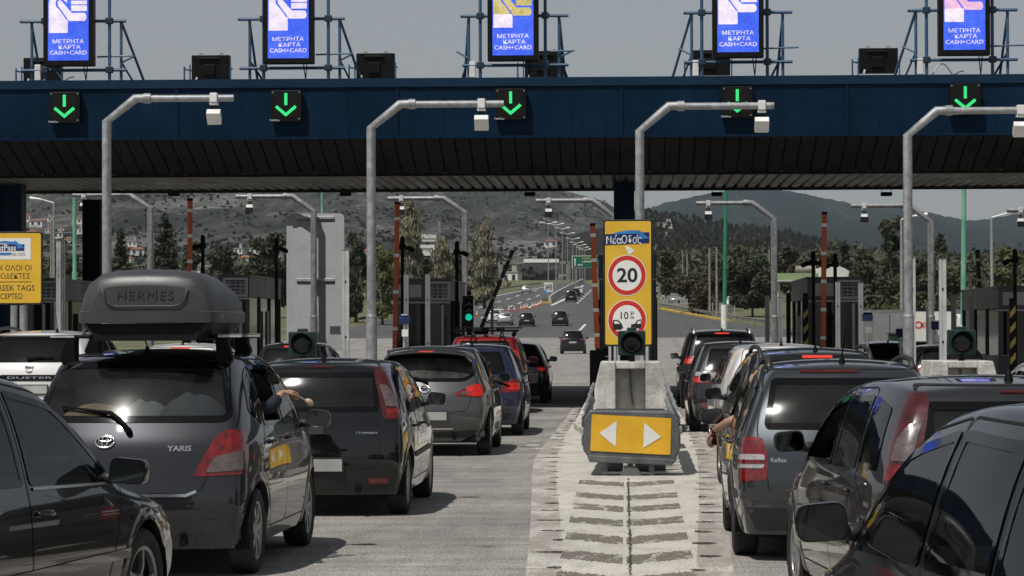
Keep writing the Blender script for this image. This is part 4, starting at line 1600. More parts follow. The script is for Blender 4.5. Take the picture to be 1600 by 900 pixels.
end_block(985, 'concrete block with a dark recess behind the yellow crash cushion', 'round unlit signal in a green box in front of the yellow speed limit sign')
end_block(466, 'concrete block behind the black hatchback in the left queue', 'round unlit signal in a green box in front of the big grey sign back')
end_block(1505, 'pale concrete block in the right lanes, behind the grey hatchback', 'round unlit signal in a green box below the pale green pole')

# ------------------------------------------------------------------ crash cushion in front of the middle block
Y = 31.9
k = F / Y
cx = P(986, 700, Y).x
r = empty('crash_cushion', (cx, Y, 0.0), 0, 'grey crash cushion with a yellow arrow panel, in front of the concrete block', 'crash cushion')
zz = lambda py: (515 + 1.7 * k - py) / k
xx = lambda px: (px - 986) / k
mb = MB()
out = [(xx(912), zz(655)), (xx(922), zz(641)), (xx(1046), zz(643)), (xx(1061), zz(655)), (xx(1063), zz(700)), (xx(1054), zz(722)), (xx(920), zz(716)), (xx(911), zz(703))]
mb.prism(out, 0.0, 0.35, 'XZ')
mb.build('nose_frame', ATTG, r, bevel=0.02)
mb = MB()
mb.prism(rpoly([(xx(922.5), zz(704.5)), (xx(925), zz(647.5)), (xx(1049), zz(654)), (xx(1047), zz(711))], 0.01), -0.012, -0.002, 'XZ')
mb.build('arrow_panel', YELP, r)
for tri in ([(936.5, 677), (964, 658), (962, 698)], [(1033, 683), (1007, 661), (1005, 700)]):
    MB().prism([(xx(a), zz(b_)) for a, b_ in tri], -0.018, -0.013, 'XZ').build('arrow_symbol', SIGNW, r)
mb = MB()
mb.prism([(xx(917), zz(711)), (xx(1058), zz(718)), (xx(1050), zz(727)), (xx(921), zz(722))], -0.03, 0.35, 'XZ')
mb.build('lower_skirt', ATTG, r, bevel=0.01)
mb = MB()
for px in (945, 985, 1018):
    mb.box((xx(px), 0.06, 0.10), (0.065, 0.07, 0.22))
mb.prism([(xx(968), 0.0), (xx(1004), 0.0), (xx(994), 0.12), (xx(976), 0.12)], 0.0, 0.06, 'XZ')
mb.box((xx(982), 0.1, 0.035), (0.60, 0.16, 0.03))
mb.build('foot', ATTG, r, bevel=0.006)
mb = MB()
for j in range(9):
    mb.box((xx(1022) - 0.04, 0.25 + j * 0.12, 0.05 + 0.022 * j), (0.36, 0.05, 0.018), rx=0.2)
    mb.box((xx(960), 0.25 + j * 0.12, 0.05 + 0.02 * j), (0.2, 0.05, 0.02), rx=0.2)
mb.build('spring_rail', GALV, r)
for j in range(7):
    y = 0.40 + 0.85 * j
    MB().box((0, y, 0.42 - 0.012 * j), (0.90, 0.06, 0.55)).build('diaphragm', RUBBER, r, bevel=0.01)
    MB().box((0, y + 0.3, 0.685 - 0.016 * j), (0.92, 0.10, 0.05)).build('cross_brace', RUBBER, r, bevel=0.01)
for s in (-1, 1):
    mb = MB()
    prof = [(0.0, 0.30), (0.035, 0.34), (0.035, 0.44), (0.0, 0.48), (0.0, 0.52), (0.035, 0.56), (0.035, 0.66), (0.0, 0.70), (0.0, 0.735), (0.02, 0.75)]
    for j in range(4):
        ya, yb = 0.30 + 1.45 * j, 0.30 + 1.45 * (j + 1) + 0.12
        lift = lambda y: 0.035 * y
        wx = lambda y: 0.535 - 0.010 * y + 0.006 * j
        rings = []
        for y in (ya, yb):
            off_ = 0.012 if y == ya else 0.0
            rings.append([(s * (wx(y) + a + off_), y, z + lift(y)) for a, z in prof])
        rings2 = [[(x - s * 0.012, y, z) for x, y, z in rg] for rg in rings]
        mb.loft(rings, closed=False)
        mb.loft(rings2, closed=False)
        mb.add([rings[0][i] for i in range(len(prof))] + [rings2[0][i] for i in range(len(prof))], [(i, i + 1, len(prof) + i + 1, len(prof) + i) for i in range(len(prof) - 1)])
        mb.add([rings[0][-1], rings[1][-1], rings2[1][-1], rings2[0][-1]], [(0, 1, 2, 3)])
    mb.build('fender_panel', GALV, r, smooth=40)

# ------------------------------------------------------------------ toll booths
def price_board(r, cx, cz, w, h, y):
    mb = MB()
    mb.prism(rrect(cx - w / 2, cz - h / 2, cx + w / 2, cz + h / 2, 0.025), y - 0.04, y, 'XZ')
    f = mb.build('price_board', BOOTHL, r, bevel=0.006)
    mb = MB()
    lw, lh = w * 0.80, h * 0.74
    mb.prism([(cx - lw / 2, cz - lh / 2), (cx + lw / 2, cz - lh / 2), (cx + lw / 2, cz + lh / 2), (cx - lw / 2, cz + lh / 2)], y - 0.046, y - 0.041, 'XZ')
    mb.build('price_table', M('price_table', (0.26, 0.265, 0.275), 0.5, var=0.1, scale=8), f)
    mb = MB()
    mb.box((cx, y - 0.049, cz + lh * 0.45), (lw * 0.98, 0.005, lh * 0.09), mi=1)
    for z in (-0.25, 0.0, 0.25): mb.box((cx, y - 0.049, cz + lh * z), (lw, 0.004, 0.007))
    for x in (-0.24, 0.30): mb.box((cx + lw * x, y - 0.0495, cz), (0.007, 0.004, lh * 0.86))
    rs_ = random.Random(5)
    for row in range(4):
        z = cz + lh * (0.30 - 0.24 * row)
        for q in (0, 1):
            x = cx + lw * (-0.12 + 0.24 * q)
            wv = lw * rs_.uniform(0.14, 0.2)
            # little vehicle silhouettes
            mb.prism([(x - wv / 2, z - 0.018), (x + wv / 2, z - 0.018), (x + wv / 2, z + 0.004), (x + wv * 0.3, z + 0.024), (x - wv * 0.2, z + 0.024), (x - wv / 2, z + 0.005)], y - 0.052, y - 0.048, 'XZ')
        mb.box((cx + lw * 0.40, y - 0.049, z), (lw * 0.12, 0.004, 0.024))
        mb.box((cx - lw * 0.37, y - 0.049, z), (lw * 0.14, 0.004, 0.012))
    mb.build('price_lettering', [SIGNB, SIGNBL], f, fix=False)


def booth(xl, xr, Y, D, H, lab, board=None, zb=0.11):
    cx, W = (xl + xr) / 2, xr - xl
    r = empty('toll_booth', (cx, Y, zb), 0, lab, 'toll booth', 'grey toll booths on the islands')
    h = H - zb
    mb = MB()
    mb.box((0, D / 2, 0.05), (W, D, 0.10))
    mb.box((0, D / 2, h - 0.24), (W, D, 0.48))
    mb.box((0, D / 2, h + 0.02), (W + 0.06, D + 0.06, 0.06))
    mb.build('roof_band', BOOTH, r, bevel=0.01)
    mb = MB()
    for sx in (-1, 1):
        for y in (0.05, D * 0.34, D * 0.66, D - 0.05):
            mb.box((sx * (W / 2 - 0.05), y, (h - 0.4) / 2), (0.09, 0.09, h - 0.5))
        mb.box((sx * (W / 2 - 0.03), D / 2, 0.50), (0.05, D - 0.1, 0.9))
    mb.box((0, 0.03, 0.5), (W - 0.1, 0.04, 0.9))
    mb.build('wall_frame', BOOTH, r, bevel=0.006)
    mb = MB()
    zc0, zc1 = 0.96, h - 0.49
    for sx in (-1, 1):
        for (ya, yb) in ((0.1, D * 0.33), (D * 0.35, D * 0.65), (D * 0.67, D - 0.1)):
            mb.box((sx * (W / 2 - 0.055), (ya + yb) / 2, (zc0 + zc1) / 2), (0.012, yb - ya, zc1 - zc0))
    mb.box((0, 0.05, (zc0 + zc1) / 2), (W - 0.2, 0.012, zc1 - zc0))
    mb.box((0, D - 0.05, (zc0 + zc1) / 2), (W - 0.2, 0.012, zc1 - zc0))
    mb.build('window', GLASSD, r)
    mb = MB()
    mb.box((W * 0.36, -0.012, (h - 0.55) / 2), (0.075, 0.03, h - 0.6))
    mb.box((0, -0.012, h - 0.52), (W, 0.03, 0.05))
    mb.build('front_trim', BOOTHL, r, bevel=0.005)
    mb = MB()
    mb.box((-W * 0.22, -0.008, h - 0.25), (W * 0.42, 0.02, 0.30))
    mb.build('upper_panel', BOOTHL, r)
    if board is not None: price_board(r, W * board, h - 0.25, 0.60, 0.46, -0.02)
    mb = MB()
    for y in (D * 0.50,):
        mb.box((W / 2 + 0.03, y, h * 0.42), (0.05, 0.5, h * 0.6))
    mb.build('door', BOOTH, r, bevel=0.01)
    return r


YB = 65.0
booth(XP(615, YB), XP(704, YB), YB, 6.0, ZP(437, YB), 'grey toll booth with a price board, next to the green traffic light', 0.28)
booth(XP(292, YB), XP(390, YB), YB, 6.0, ZP(430, YB), 'grey toll booth with a price board, right behind the black roof box', 0.28)
booth(XP(-26, YB), XP(84, YB), YB, 6.5, ZP(434, YB), 'dark toll booth behind the yellow toll tag sign', 0.40)
booth(XP(936, YB), XP(1026, YB), YB, 6.5, ZP(402, YB), 'dark toll booth mostly hidden behind the yellow speed limit sign', None)
booth(XP(1262, YB), XP(1345, YB), YB, 6.0, ZP(437, YB), 'dark toll booth right of the middle lanes, behind the vertical red barrier arm', 0.25)
booth(XP(1560, YB), XP(1660, YB), YB, 7.0, ZP(452, YB), 'dark toll booth with a hazard striped corner, cut by the right edge', None)

# black camera posts on the booth roofs
CL = ['black camera post on the left booth roof, right of the upright red barrier arm', 'black camera post beside the booth behind the roof box', 'black camera post behind the red barrier arm of the middle-left booth',
      'black camera post on the roof of the booth with the green light', 'black twin camera post left of the right-hand red barrier arm', 'black camera post just right of the right-hand red barrier arm', 'black camera post on the booth roof at the right edge']
for i, (px, pyt, pyb, sd) in enumerate(((317, 376, 470, -1), (432, 380, 440, 1), (629, 378, 470, 1), (714, 386, 440, 1), (1271, 402, 470, 0), (1305, 405, 440, -1), (1586, 398, 470, -1))):
    Yc = 64.2 if i != 3 else 67.0
    a, b_ = P(px, pyb, Yc), P(px, pyt, Yc)
    r = empty('camera_post', (a.x, Yc, 0.11), 0, CL[i], 'camera', 'black camera posts at the booths')
    H = b_.z - 0.11
    mb = MB()
    mb.box((0, 0, H / 2), (0.08, 0.08, H))
    mb.build('post', BLK, r, bevel=0.01)
    mb = MB()
    mb.lathe([(0.0, H + 0.14), (0.05, H + 0.12), (0.06, H + 0.0), (0.05, H - 0.06)], (0, 0, 0), 'Z', 10)
    mb.build('post_cap', BLK, r, smooth=True)
    mb = MB()
    for s in ((-1, 1) if sd == 0 else (sd,)):
        mb.tube([(0, -0.02, H - 0.12), (s * 0.20, -0.16, H - 0.16)], [0.03, 0.05], 8)
        mb.tube([(s * 0.14, -0.10, H - 0.14), (s * 0.27, -0.24, H - 0.20)], 0.055, 10)
    mb.box((0, -0.03, H - 0.12), (0.16, 0.1, 0.13))
    mb.build('camera_housing', BLK, r, bevel=0.01)

# ------------------------------------------------------------------ barrier arms
def barrier(p0, p1, Y, mat, lab, n=5, w=0.115):
    a, b_ = P(p0[0], p0[1], Y), P(p1[0], p1[1], Y)
    r = empty('barrier_arm', a, 0, lab, 'barrier', 'raised barrier arms')
    d = b_ - a
    mb = MB()
    ang = math.atan2(d.x, d.z)
    L = d.length
    mb.box(d / 2, (w, 0.06, L), ry=ang)
    mb.build('arm', mat, r, bevel=0.012)
    mb = MB()
    for i in range(n):
        t = (i + 0.55) / n
        mb.box(d * t, (w + 0.006, 0.066, 0.075), ry=ang)
    mb.build('reflective_band', SIGNW, r)
    mb = MB()
    mb.box(d * 0.995, (w + 0.01, 0.07, 0.06), ry=ang)
    mb.build('end_cap', BLK, r)
    mb = MB()
    mb.box((0, 0.10, -a.z / 2 + 0.02), (0.34, 0.36, a.z - 0.10))
    mb.build('barrier_cabinet', BLK, r, bevel=0.02)
    return r


barrier((296.5, 470), (297, 311), 63.8, ORANGE, 'upright orange barrier arm left of the roof box booth', 4)
barrier((617, 545), (621, 316), 63.8, ORANGE, 'upright orange barrier arm beside the booth with the green light', 4)
barrier((933.5, 545), (926, 350), 60.5, ORANGE, 'orange barrier arm leaning beside the yellow speed limit sign', 5)
barrier((1286, 552), (1288, 332), 62.8, ORANGE, 'upright orange barrier arm in the right lanes', 5)
barrier((752, 512), (801, 392), 69.0, BROWN, 'dark red barrier arm tilted over the open lane', 4, 0.10)
barrier((1531, 455), (1527, 392), 72.0, BROWN, 'dark red barrier arm above the booth at the right edge', 2)

# ------------------------------------------------------------------ slim aluminium sensor posts
def sensor_post(px, pyt, wpx, Y, lab, mat=ALU, twin=False):
    k = F / Y
    a = P(px, 515, Y)
    zt = ZP(pyt, Y, px)
    r = empty('sensor_post', (a.x, Y, 0.11), 0, lab, 'post', 'slim sensor posts along the lanes')
    H = zt - 0.11
    w = wpx / k
    mb = MB()
    mb.prism([(-w / 2, -0.05), (-w * 0.12, -0.05), (-w * 0.12, -0.035), (w * 0.10, -0.035), (w * 0.10, -0.05), (w / 2, -0.05), (w / 2, 0.05), (-w / 2, 0.05)], 0, H, 'XY')
    mb.build('post_profile', mat, r, bevel=0.004)
    mb = MB()
    mb.box((0, 0, H + 0.008), (w * 1.06, 0.11, 0.016))
    mb.build('end_cap', ALUD, r)
    mb = MB()
    for z in (0.35, H * 0.45, H * 0.8): mb.box((0, -0.045, z), (w * 0.24, 0.012, 0.05))
    mb.build('sensor_window', BLK, r)
    return r


SP = [(92, 377, 6.5, 52, 'slim white post left of the first bent pole, beside the toll tag sign', ALU), (100, 376, 4.5, 52.6, 'narrow pale post touching the white post behind the yellow toll tag sign', ALUD),
      (303, 423, 7, 62, 'short slim post at the left booth behind the roof box', ALU), (337, 424, 6.5, 62, 'short slim post left of the price board behind the roof box', ALUD),
      (540.5, 391, 10.5, 56, 'pale twin-ribbed post right of the big grey sign back', ALU),
      (635, 429, 7.5, 62.5, 'pale post on the left side of the booth with the green light', ALU), (668.5, 429, 7.5, 62.5, 'pale post covering part of the price board by the green light', ALU),
      (769, 455, 5, 74, 'thin pale post right of the green traffic light', ALU),
      (1199, 463, 7, 61, 'slim post left of the galvanised pole in the right lanes', ALUD), (1219, 465, 6.5, 61, 'slim post right of the galvanised pole in the right lanes', ALU),
      (1232, 458, 6.5, 63, 'black slim post beside the dark right-hand booth', BLK), (1248, 495, 6, 62, 'short grey post in front of the dark right-hand booth', ALUD),
      (1309, 441, 7.5, 60, 'pale post in front of the right-hand price board', ALU), (1345, 442, 7.5, 60, 'pale post right of the right-hand price board', ALU),
      (1426, 403, 9, 50.5, 'tall pale post touching the rightmost bent pole', ALU), (1473, 405, 11, 54, 'tall pale post left of the pale green pole', ALU),
      (1449, 470, 3.5, 66, 'thin pale post between the two tall pale posts', ALU),
      (1490, 462, 7, 64, 'dark post left of the pale green pole', ALUD), (1518, 463, 6.5, 64, 'dark post right of the pale green pole', ALUD)]
for (px, pt_, w, Y, lab, mt_) in SP: sensor_post(px, pt_, w, Y, lab, mt_)

# white pipe posts at the left edge under the toll tag sign
for (px, lab) in ((22, 'white upright pipe under the toll tag sign, left of its twin'), (36, 'white upright pipe under the toll tag sign, right of its twin')):
    a = P(px, 500, 49)
    mb = MB()
    mb.tube([(0, 0, 0), (0, 0, 2.05)], 0.065, 12)
    o = mb.build('pipe_post', GALV, smooth=40)
    o.location = (a.x, 49, 0.11)
    tag(o, lab, 'post', 'upright pipes under the toll tag sign')

# hazard striped bollard posts
def hazard_post(px, pyt, Y, w, lab):
    a = P(px, 515, Y)
    zt = ZP(pyt, Y, px)
    r = empty('hazard_post', (a.x, Y, 0.11), 0, lab, 'post')
    mb = MB()
    mb.box((0, 0, (zt - .11) / 2), (w, 0.10, zt - 0.11))
    mb.build('post', BLK, r, bevel=0.008)
    mb = MB()
    z = 0.1
    while z < zt - 0.4:
        mb.add([(-w / 2 + .004, -0.054, z), (w / 2 - .004, -0.054, z + w * 1.1), (w / 2 - .004, -0.054, z + w * 1.1 + 0.14), (-w / 2 + .004, -0.054, z + 0.14)], [(0, 1, 2, 3)])
        z += 0.34
    mb.build('hazard_stripe', M('hazard_yellow', (0.42, 0.30, 0.05), 0.5, var=0.2, scale=6), r, fix=False)


hazard_post(1582, 466, 61, 0.13, 'yellow and black striped post at the right edge booth')
hazard_post(1259, 458, 64, 0.12, 'yellow and black striped post at the dark right-hand booth')
hazard_post(934, 468, 62.5, 0.10, 'yellow and black striped post behind the leaning orange barrier arm')

# traffic light with the green lamp
Y = 60
c = P(733, 560, Y)
r = empty('traffic_light', (c.x, Y, 0.11), 0, 'black traffic light showing green beside the left booth', 'traffic light')
zz = lambda py: ZP(py, Y, 733) - 0.11
mb = MB()
mb.box((0, 0.05, zz(500) / 2), (0.10, 0.10, zz(500)))
mb.build('post', BLK, r)
mb = MB()
mb.box((-0.02, 0, (zz(512) + zz(462)) / 2), (0.23, 0.16, zz(462) - zz(512)))
mb.box((0, 0, zz(458)), (0.10, 0.12, 0.10))
mb.build('signal_box', BLK, r, bevel=0.02)
for i, (py, m_) in enumerate(((474, LENS), (484, LENS), (495.5, GREENLAMP))):
    mb = MB()
    mb.lathe([(0.0, -0.10), (0.055, -0.095), (0.075, -0.081)], (0, 0, zz(py)), 'Y', 16)
    mb.build('lamp', m_, r, smooth=True)
    mb = MB()
    ring1 = [(0.085 * math.cos(t), -0.08, zz(py) + 0.085 * math.sin(t)) for t in np.linspace(-0.3, math.pi + 0.3, 12)]
    ring2 = [(0.085 * math.cos(t), -0.20, zz(py) + 0.085 * math.sin(t)) for t in np.linspace(-0.1, math.pi + 0.1, 12)]
    mb.loft([ring1, ring2], closed=False)
    mb.build('visor', BLK, r, fix=False)
mb = MB()
mb.tube([(0, -0.02, zz(455)), (0, -0.02, zz(447))], 0.05, 8)
mb.build('red_cap', BROWN, r)

# payment terminals: blue boxes on thin posts, little white boxes
def terminal(px, py, Y, lab, blue=True):
    a = P(px, py, Y)
    r = empty('payment_terminal', (a.x, Y, 0.11), 0, lab, 'terminal', 'blue card terminals on thin posts')
    h = a.z - 0.11
    mb = MB()
    mb.tube([(0, 0, 0), (0, 0, h - 0.1)], 0.035, 8)
    mb.build('post', ALU, r)
    mb = MB()
    mb.box((0, -0.02, h), (0.22, 0.20, 0.15), rx=0.25)
    mb.build('terminal_box', M('terminal_blue', (0.012, 0.03, 0.13), 0.4, var=0.15, scale=8), r, bevel=0.012)
    mb = MB()
    mb.box((0, -0.01, h + 0.11), (0.13, 0.12, 0.03))
    mb.build('terminal_hood', ALU, r)
    mb = MB()
    mb.box((0.02, -0.05, h - 0.28), (0.14, 0.09, 0.15))
    mb.build('junction_box', WHITEP, r, bevel=0.01)


terminal(632, 500, 58, 'blue card terminal on a thin post left of the bent pole by the grey hatchback')
terminal(1355, 495, 60, 'blue card terminal on a thin post at the right-hand price board')
terminal(1463, 509, 62, 'blue card terminal between the two tall pale posts')
terminal(1407, 520, 66, 'blue card terminal left of the rightmost bent pole')

# tall coloured poles behind the plaza
def tall_pole(px, pyt, pyb, Y, r0, r1, mat, lab, base=False):
    a, b_ = P(px[0], pyb, Y), P(px[1], pyt, Y)
    zb = TZ(Y)
    root = empty('pole', (a.x, Y, zb), 0, lab, 'pole')
    mb = MB()
    mb.tube([(0, 0, 0), (b_.x - a.x, 0, b_.z - zb)], [r0, r1], 12)
    mb.build('pole_shaft', mat, root, smooth=40)
    mb = MB()
    h = a.z - zb
    mb.tube([(0, 0, 0), (0, 0, max(0.5, h))], r0 * 1.35, 12)
    mb.build('pole_base', WHITEP if base else mat, root, smooth=40)
    return root


tall_pole((1504, 1507), 180, 508, 96, 0.105, 0.07, GREENPOLE, 'pale weathered green pole rising behind the round signal on the right', True)
tall_pole((1131, 1135), 200, 476, 190, 0.15, 0.10, GREENPOLE2, 'tall bright green pole in front of the bushy pine', True)
tall_pole((117, 116), 240, 425, 150, 0.12, 0.11, GREENPOLE, 'turquoise pole left of the black canopy column')
tall_pole((503, 503), 240, 470, 150, 0.07, 0.06, GREENPOLE, 'thin turquoise pole rising behind the big grey sign back')

# ------------------------------------------------------------------ the road side: rails, signs, lamps
RAIL = M('guard_rail_steel', (0.22, 0.215, 0.205), 0.55, metal=0.3, var=0.3, scale=1.0, streak=0.2)
RUST = M('rusty_rail', (0.075, 0.050, 0.036), 0.8, var=0.35, scale=2)


def guard_rail(pix, lab, mat=RAIL, post_gap=3.5, h=0.72, off=(0, 0)):
    pts = [GP(*p) for p in pix]
    root = empty('guard_rail', pts[0], 0, lab, 'guard rail')
    # even resampling
    seg = [(pts[i + 1] - pts[i]).length for i in range(len(pts) - 1)]
    tot = sum(seg)

    def atd(d):
        for i, L in enumerate(seg):
            if d <= L or i == len(seg) - 1:
                q = pts[i] + (pts[i + 1] - pts[i]) * min(1, d / L)
                q.z = TZ(q.y) if q.y > 185 else 0
                return q
            d -= L
    n = max(2, int(tot / 4))
    line = [atd(tot * i / n) - pts[0] for i in range(n + 1)]
    mb = MB()
    prof = [(0.0, h - 0.32), (0.05, h - 0.27), (0.05, h - 0.21), (0.0, h - 0.16), (0.05, h - 0.11), (0.05, h - 0.05), (0.0, h)]
    rings = []
    for i, q in enumerate(line):
        d = (line[min(i + 1, n)] - line[max(0, i - 1)]).normalized()
        s = Vector((d.y, -d.x, 0))
        rings.append([q + s * a + Vector((0, 0, z)) for a, z in prof] + [q + s * (a - 0.012) + Vector((0, 0, z)) for a, z in reversed(prof)])
    mb.loft(rings)
    mb.build('rail_beam', mat, root)
    k = min(60, int(tot / post_gap))
    for i in range(k + 1):
        q = atd(tot * i / max(1, k)) - pts[0]
        MB().box(q + Vector((-0.03, 0.05, h / 2 - 0.05)), (0.10, 0.08, h)).build('rail_post', mat, root)
    return root


guard_rail([(1032, 481.5), (1060, 486.5), (1100, 494), (1140, 501), (1175, 507), (1215, 513)], 'steel guard rail following the yellow kerb on the right', post_gap=4)
guard_rail([(700, 477), (742, 464), (790, 454), (845, 446)], 'steel guard rail along the left edge of the motorway')
guard_rail([(560, 506), (600, 498), (650, 489), (700, 478)], 'rusty guard rail at the far edge of the plaza behind the left booths', RUST)
guard_rail([(1342, 521), (1375, 524), (1412, 527)], 'guard rail in front of the white concrete barrier on the right', post_gap=3)

# concrete median barrier
mb = MB()
mpts = [GP(*p) for p in ((859, 473.5), (866, 467), (875, 461.5), (888, 454), (898, 448.5), (906, 444.5), (911, 442))]
rings = []
for i, q in enumerate(mpts):
    a, b_ = mpts[max(0, i - 1)], mpts[min(len(mpts) - 1, i + 1)]
    d = (b_ - a).normalized()
    s = Vector((d.y, -d.x, 0))
    rings.append([q + s * x + Vector((0, 0, z)) for x, z in ((-0.35, -0.1), (-0.2, 0.3), (-0.12, 1.0), (0.12, 1.0), (0.2, 0.3), (0.35, -0.1))])
mb.loft(rings)
o = mb.build('median_barrier', CONCB)
tag(o, 'pale concrete barrier on the motorway median beside the grass strip', 'barrier')
# grass strip left of the barrier
mb = MB()
gl = [GP(*p) for p in ((838, 474), (850, 467), (866, 460), (882, 452.5), (896, 446.5), (908, 442))]
vs = []
for i, q in enumerate(gl):
    b_ = mpts[min(i, len(mpts) - 1)]
    r_ = Vector((interp_x([p for p in mpts], q.y), q.y, TZ(q.y) + 0.05))
    vs += [(q.x, q.y, TZ(q.y) + 0.05), r_]
mb.add(vs, [(2 * i, 2 * i + 1, 2 * i + 3, 2 * i + 2) for i in range(len(gl) - 1)])
tag(mb.build('grass', leaf_mat('median_grass', (0.055, 0.062, 0.025), 0.5, 0.3), fix=False), 'green grass strip on the motorway median', 'grass', kind='stuff')
# yellow kerb at the median tip
a, b_ = GP(848, 474), GP(862, 474)
mb = MB()
mb.box((a + b_) / 2 + Vector((0, 0, 0.12)), ((b_ - a).length, 0.6, 0.3))
struct(mb.build('kerb', MATS['kerb_yellow']))

# traffic cones
CONE_O = M('cone_orange', (0.50, 0.085, 0.03), 0.5, var=0.15, scale=6)
proto = None
cones = [(745, 494.5), (783, 488), (795, 487), (804, 486.5), (814, 484.5), (818, 483.5), (821, 482.8), (824, 482), (832, 480.5), (836, 479.6), (841, 478.2), (844, 477), (846, 476), (779, 489)]
CLB = 'orange and white traffic cone in the line across the motorway fork'
for i, (px, py) in enumerate(cones):
    p = GP(px, py)
    if proto is None:
        proto = empty('traffic_cone', p, 0, CLB, 'traffic cone', 'traffic cones at the motorway fork')
        MB().box((0, 0, 0.05), (0.6, 0.6, 0.1)).build('cone_base', CONE_O, proto)
        mb = MB()
        mb.lathe([(0.26, 0.1), (0.20, 0.42)], (0, 0, 0), 'Z', 12, 0)
        mb.lathe([(0.202, 0.42), (0.152, 0.72)], (0, 0, 0), 'Z', 12, 1)
        mb.lathe([(0.152, 0.72), (0.115, 0.92)], (0, 0, 0), 'Z', 12, 0)
        mb.lathe([(0.117, 0.92), (0.08, 1.08)], (0, 0, 0), 'Z', 12, 1)
        mb.lathe([(0.08, 1.08), (0.05, 1.25), (0.0, 1.26)], (0, 0, 0), 'Z', 12, 0)
        mb.build('cone_body', [CONE_O, SIGNW], proto)
        proto.scale = (0.62, 0.62, 0.62)
    else:
        c = copy_tree(proto)
        c.location = p

# kilometre board and keep-right disc at the fork
p = GP(857, 474)
p = P(857, 474, p.y)
k = F / p.y
r = empty('distance_board', p, 0, 'white number board on the grass at the motorway fork', 'sign')
mb = MB()
mb.prism([(-6.8 / k, 18 / k), (6.8 / k, 18 / k), (6.8 / k, 32.5 / k), (-6.8 / k, 32.5 / k)], 0, 0.08, 'XZ')
mb.build('board', SIGNW, r)
mb = MB()
add_text(mb, '0498', 0, -0.01, 25 / k, 11 / k, 11.5 / k, bold=0.02)
mb.build('lettering', SIGNB, r, fix=False)
MB().box((0, 0.1, 9 / k), (0.15, 0.1, 18 / k)).build('post', GALV, r)
mb = MB()
mb.prism(circ(-5.0 / k, 17.5 / k, 2.6 / k, 16), -0.06, 0.0, 'XZ')
mb.build('blue_disc', SIGNLB, r)

# lamp standards along the median
def lamp(px, pyb, pyt, lab, arms=2, Y=None):
    g = GP(px, pyb)
    Yl = Y or g.y
    zb = TZ(Yl)
    b_ = P(px, pyb, Yl)
    k = F / Yl
    h = P(px, pyt, Yl).z - zb
    r = empty('street_lamp', (b_.x, Yl, zb), 0, lab, 'street lamp', 'street lamps along the motorway')
    mb = MB()
    mb.tube([(0, 0, 0), (0, 0, h)], [max(0.12, 0.55 / k), max(0.07, 0.4 / k)], 8)
    mb.build('lamp_post', GALV, r)
    for s in ((-1, 1) if arms == 2 else (arms,)):
        mb = MB()
        mb.tube([(0, 0, h), (s * 0.9, 0, h + 0.25)], 0.05, 6)
        mb.tube([(s * 0.8, 0, h + 0.22), (s * 1.5, 0, h + 0.30)], [0.08, 0.13], 6)
        mb.build('lamp_head', WHITEP, r)


LL = [(857, 462, 350), (869, 457, 352), (879, 452.5, 358), (887, 449, 366), (895, 446.5, 374), (901, 444.5, 380), (906, 443, 384), (910, 442, 388), (914, 441.5, 391)]
NTH = ['nearest', 'second', 'third', 'fourth', 'fifth', 'sixth', 'seventh', 'eighth', 'last']
for i, (px, pb, pt_) in enumerate(LL):
    lamp(px, pb, pt_, NTH[i] + ' twin-armed lamp in the row along the motorway median')
lamp(84, 440, 317, 'single grey lamp post left of the turquoise pole', -1, Y=170)
lamp(1550, 460, 340, 'tall lamp post with its arm to the right in front of the olive trees', 1, Y=150)
lamp(1409, 470, 343, 'lamp post with a long arm beside the rightmost bent pole', 1, Y=160)

# motorway gantry with a panel sign, seen from behind
Y = 640
k = F / Y
r = empty('sign_gantry', (P(845, 445, Y).x, Y, TZ(Y)), 0, 'grey sign gantry with long white panels spanning the far motorway', 'gantry')
cx = r.location.x
zq = lambda py: ZP(py, Y) - TZ(Y)
for px in (782, 888):
    MB().box((XP(px, Y) - cx, 0, zq(408) / 2), (1.0, 0.8, zq(408))).build('gantry_post', RAIL, r)
MB().box((XP(835, Y) - cx, 0, zq(410)), (106 / k, 0.8, 5 / k)).build('gantry_beam', RAIL, r)
MB().box((XP(846, Y) - cx, -0.6, zq(407)), (55 / k, 0.3, 5.5 / k)).build('sign_panel', SIGNW, r)
MB().box((XP(846, Y) - cx, -0.55, zq(413.5)), (54 / k, 0.3, 5 / k)).build('walkway', M('gantry_dark', (0.06, 0.06, 0.06), 0.7), r)

# green direction sign over the right carriageway
Y = 560
k = F / Y
a = P(916, 417, Y)
r = empty('direction_sign', (a.x, Y, TZ(Y)), 0, 'green motorway direction sign with a white up arrow, left of the orange barrier arm', 'road sign')
zq = lambda py: ZP(py, Y, 916) - TZ(Y)
GRN = M('motorway_green', (0.0, 0.115, 0.065), 0.5, var=0.08, scale=1)
W2 = 21.5 / k
mb = MB()
mb.box((0, 0.02, zq(409)), (2 * W2 + 0.25, 0.12, 17.5 / k + 0.2))
mb.build('sign_edge', SIGNW, r)
MB().box((0, -0.06, zq(409)), (2 * W2, 0.05, 17.5 / k)).build('sign_panel', GRN, r)
mb = MB()
mb.prism([(-W2 + 3.2 / k, zq(415.5)), (-W2 + 4.6 / k, zq(415.5)), (-W2 + 4.6 / k, zq(406.5)), (-W2 + 6 / k, zq(406.5)), (-W2 + 3.9 / k, zq(403.5)), (-W2 + 1.8 / k, zq(406.5)), (-W2 + 3.2 / k, zq(406.5))], -0.10, -0.09, 'XZ')
mb.build('arrow_symbol', SIGNW, r)
mb = MB()
add_text(mb, 'LAMIA', 1.5 / k, -0.095, zq(408.7), 2.6 / k, 16 / k, bold=0.02)
add_text(mb, 'EXIT', -9 / k, -0.095, zq(414), 2.6 / k, 8 / k, bold=0.02)
mb.build('lettering', SIGNW, r, fix=False)
mb = MB()
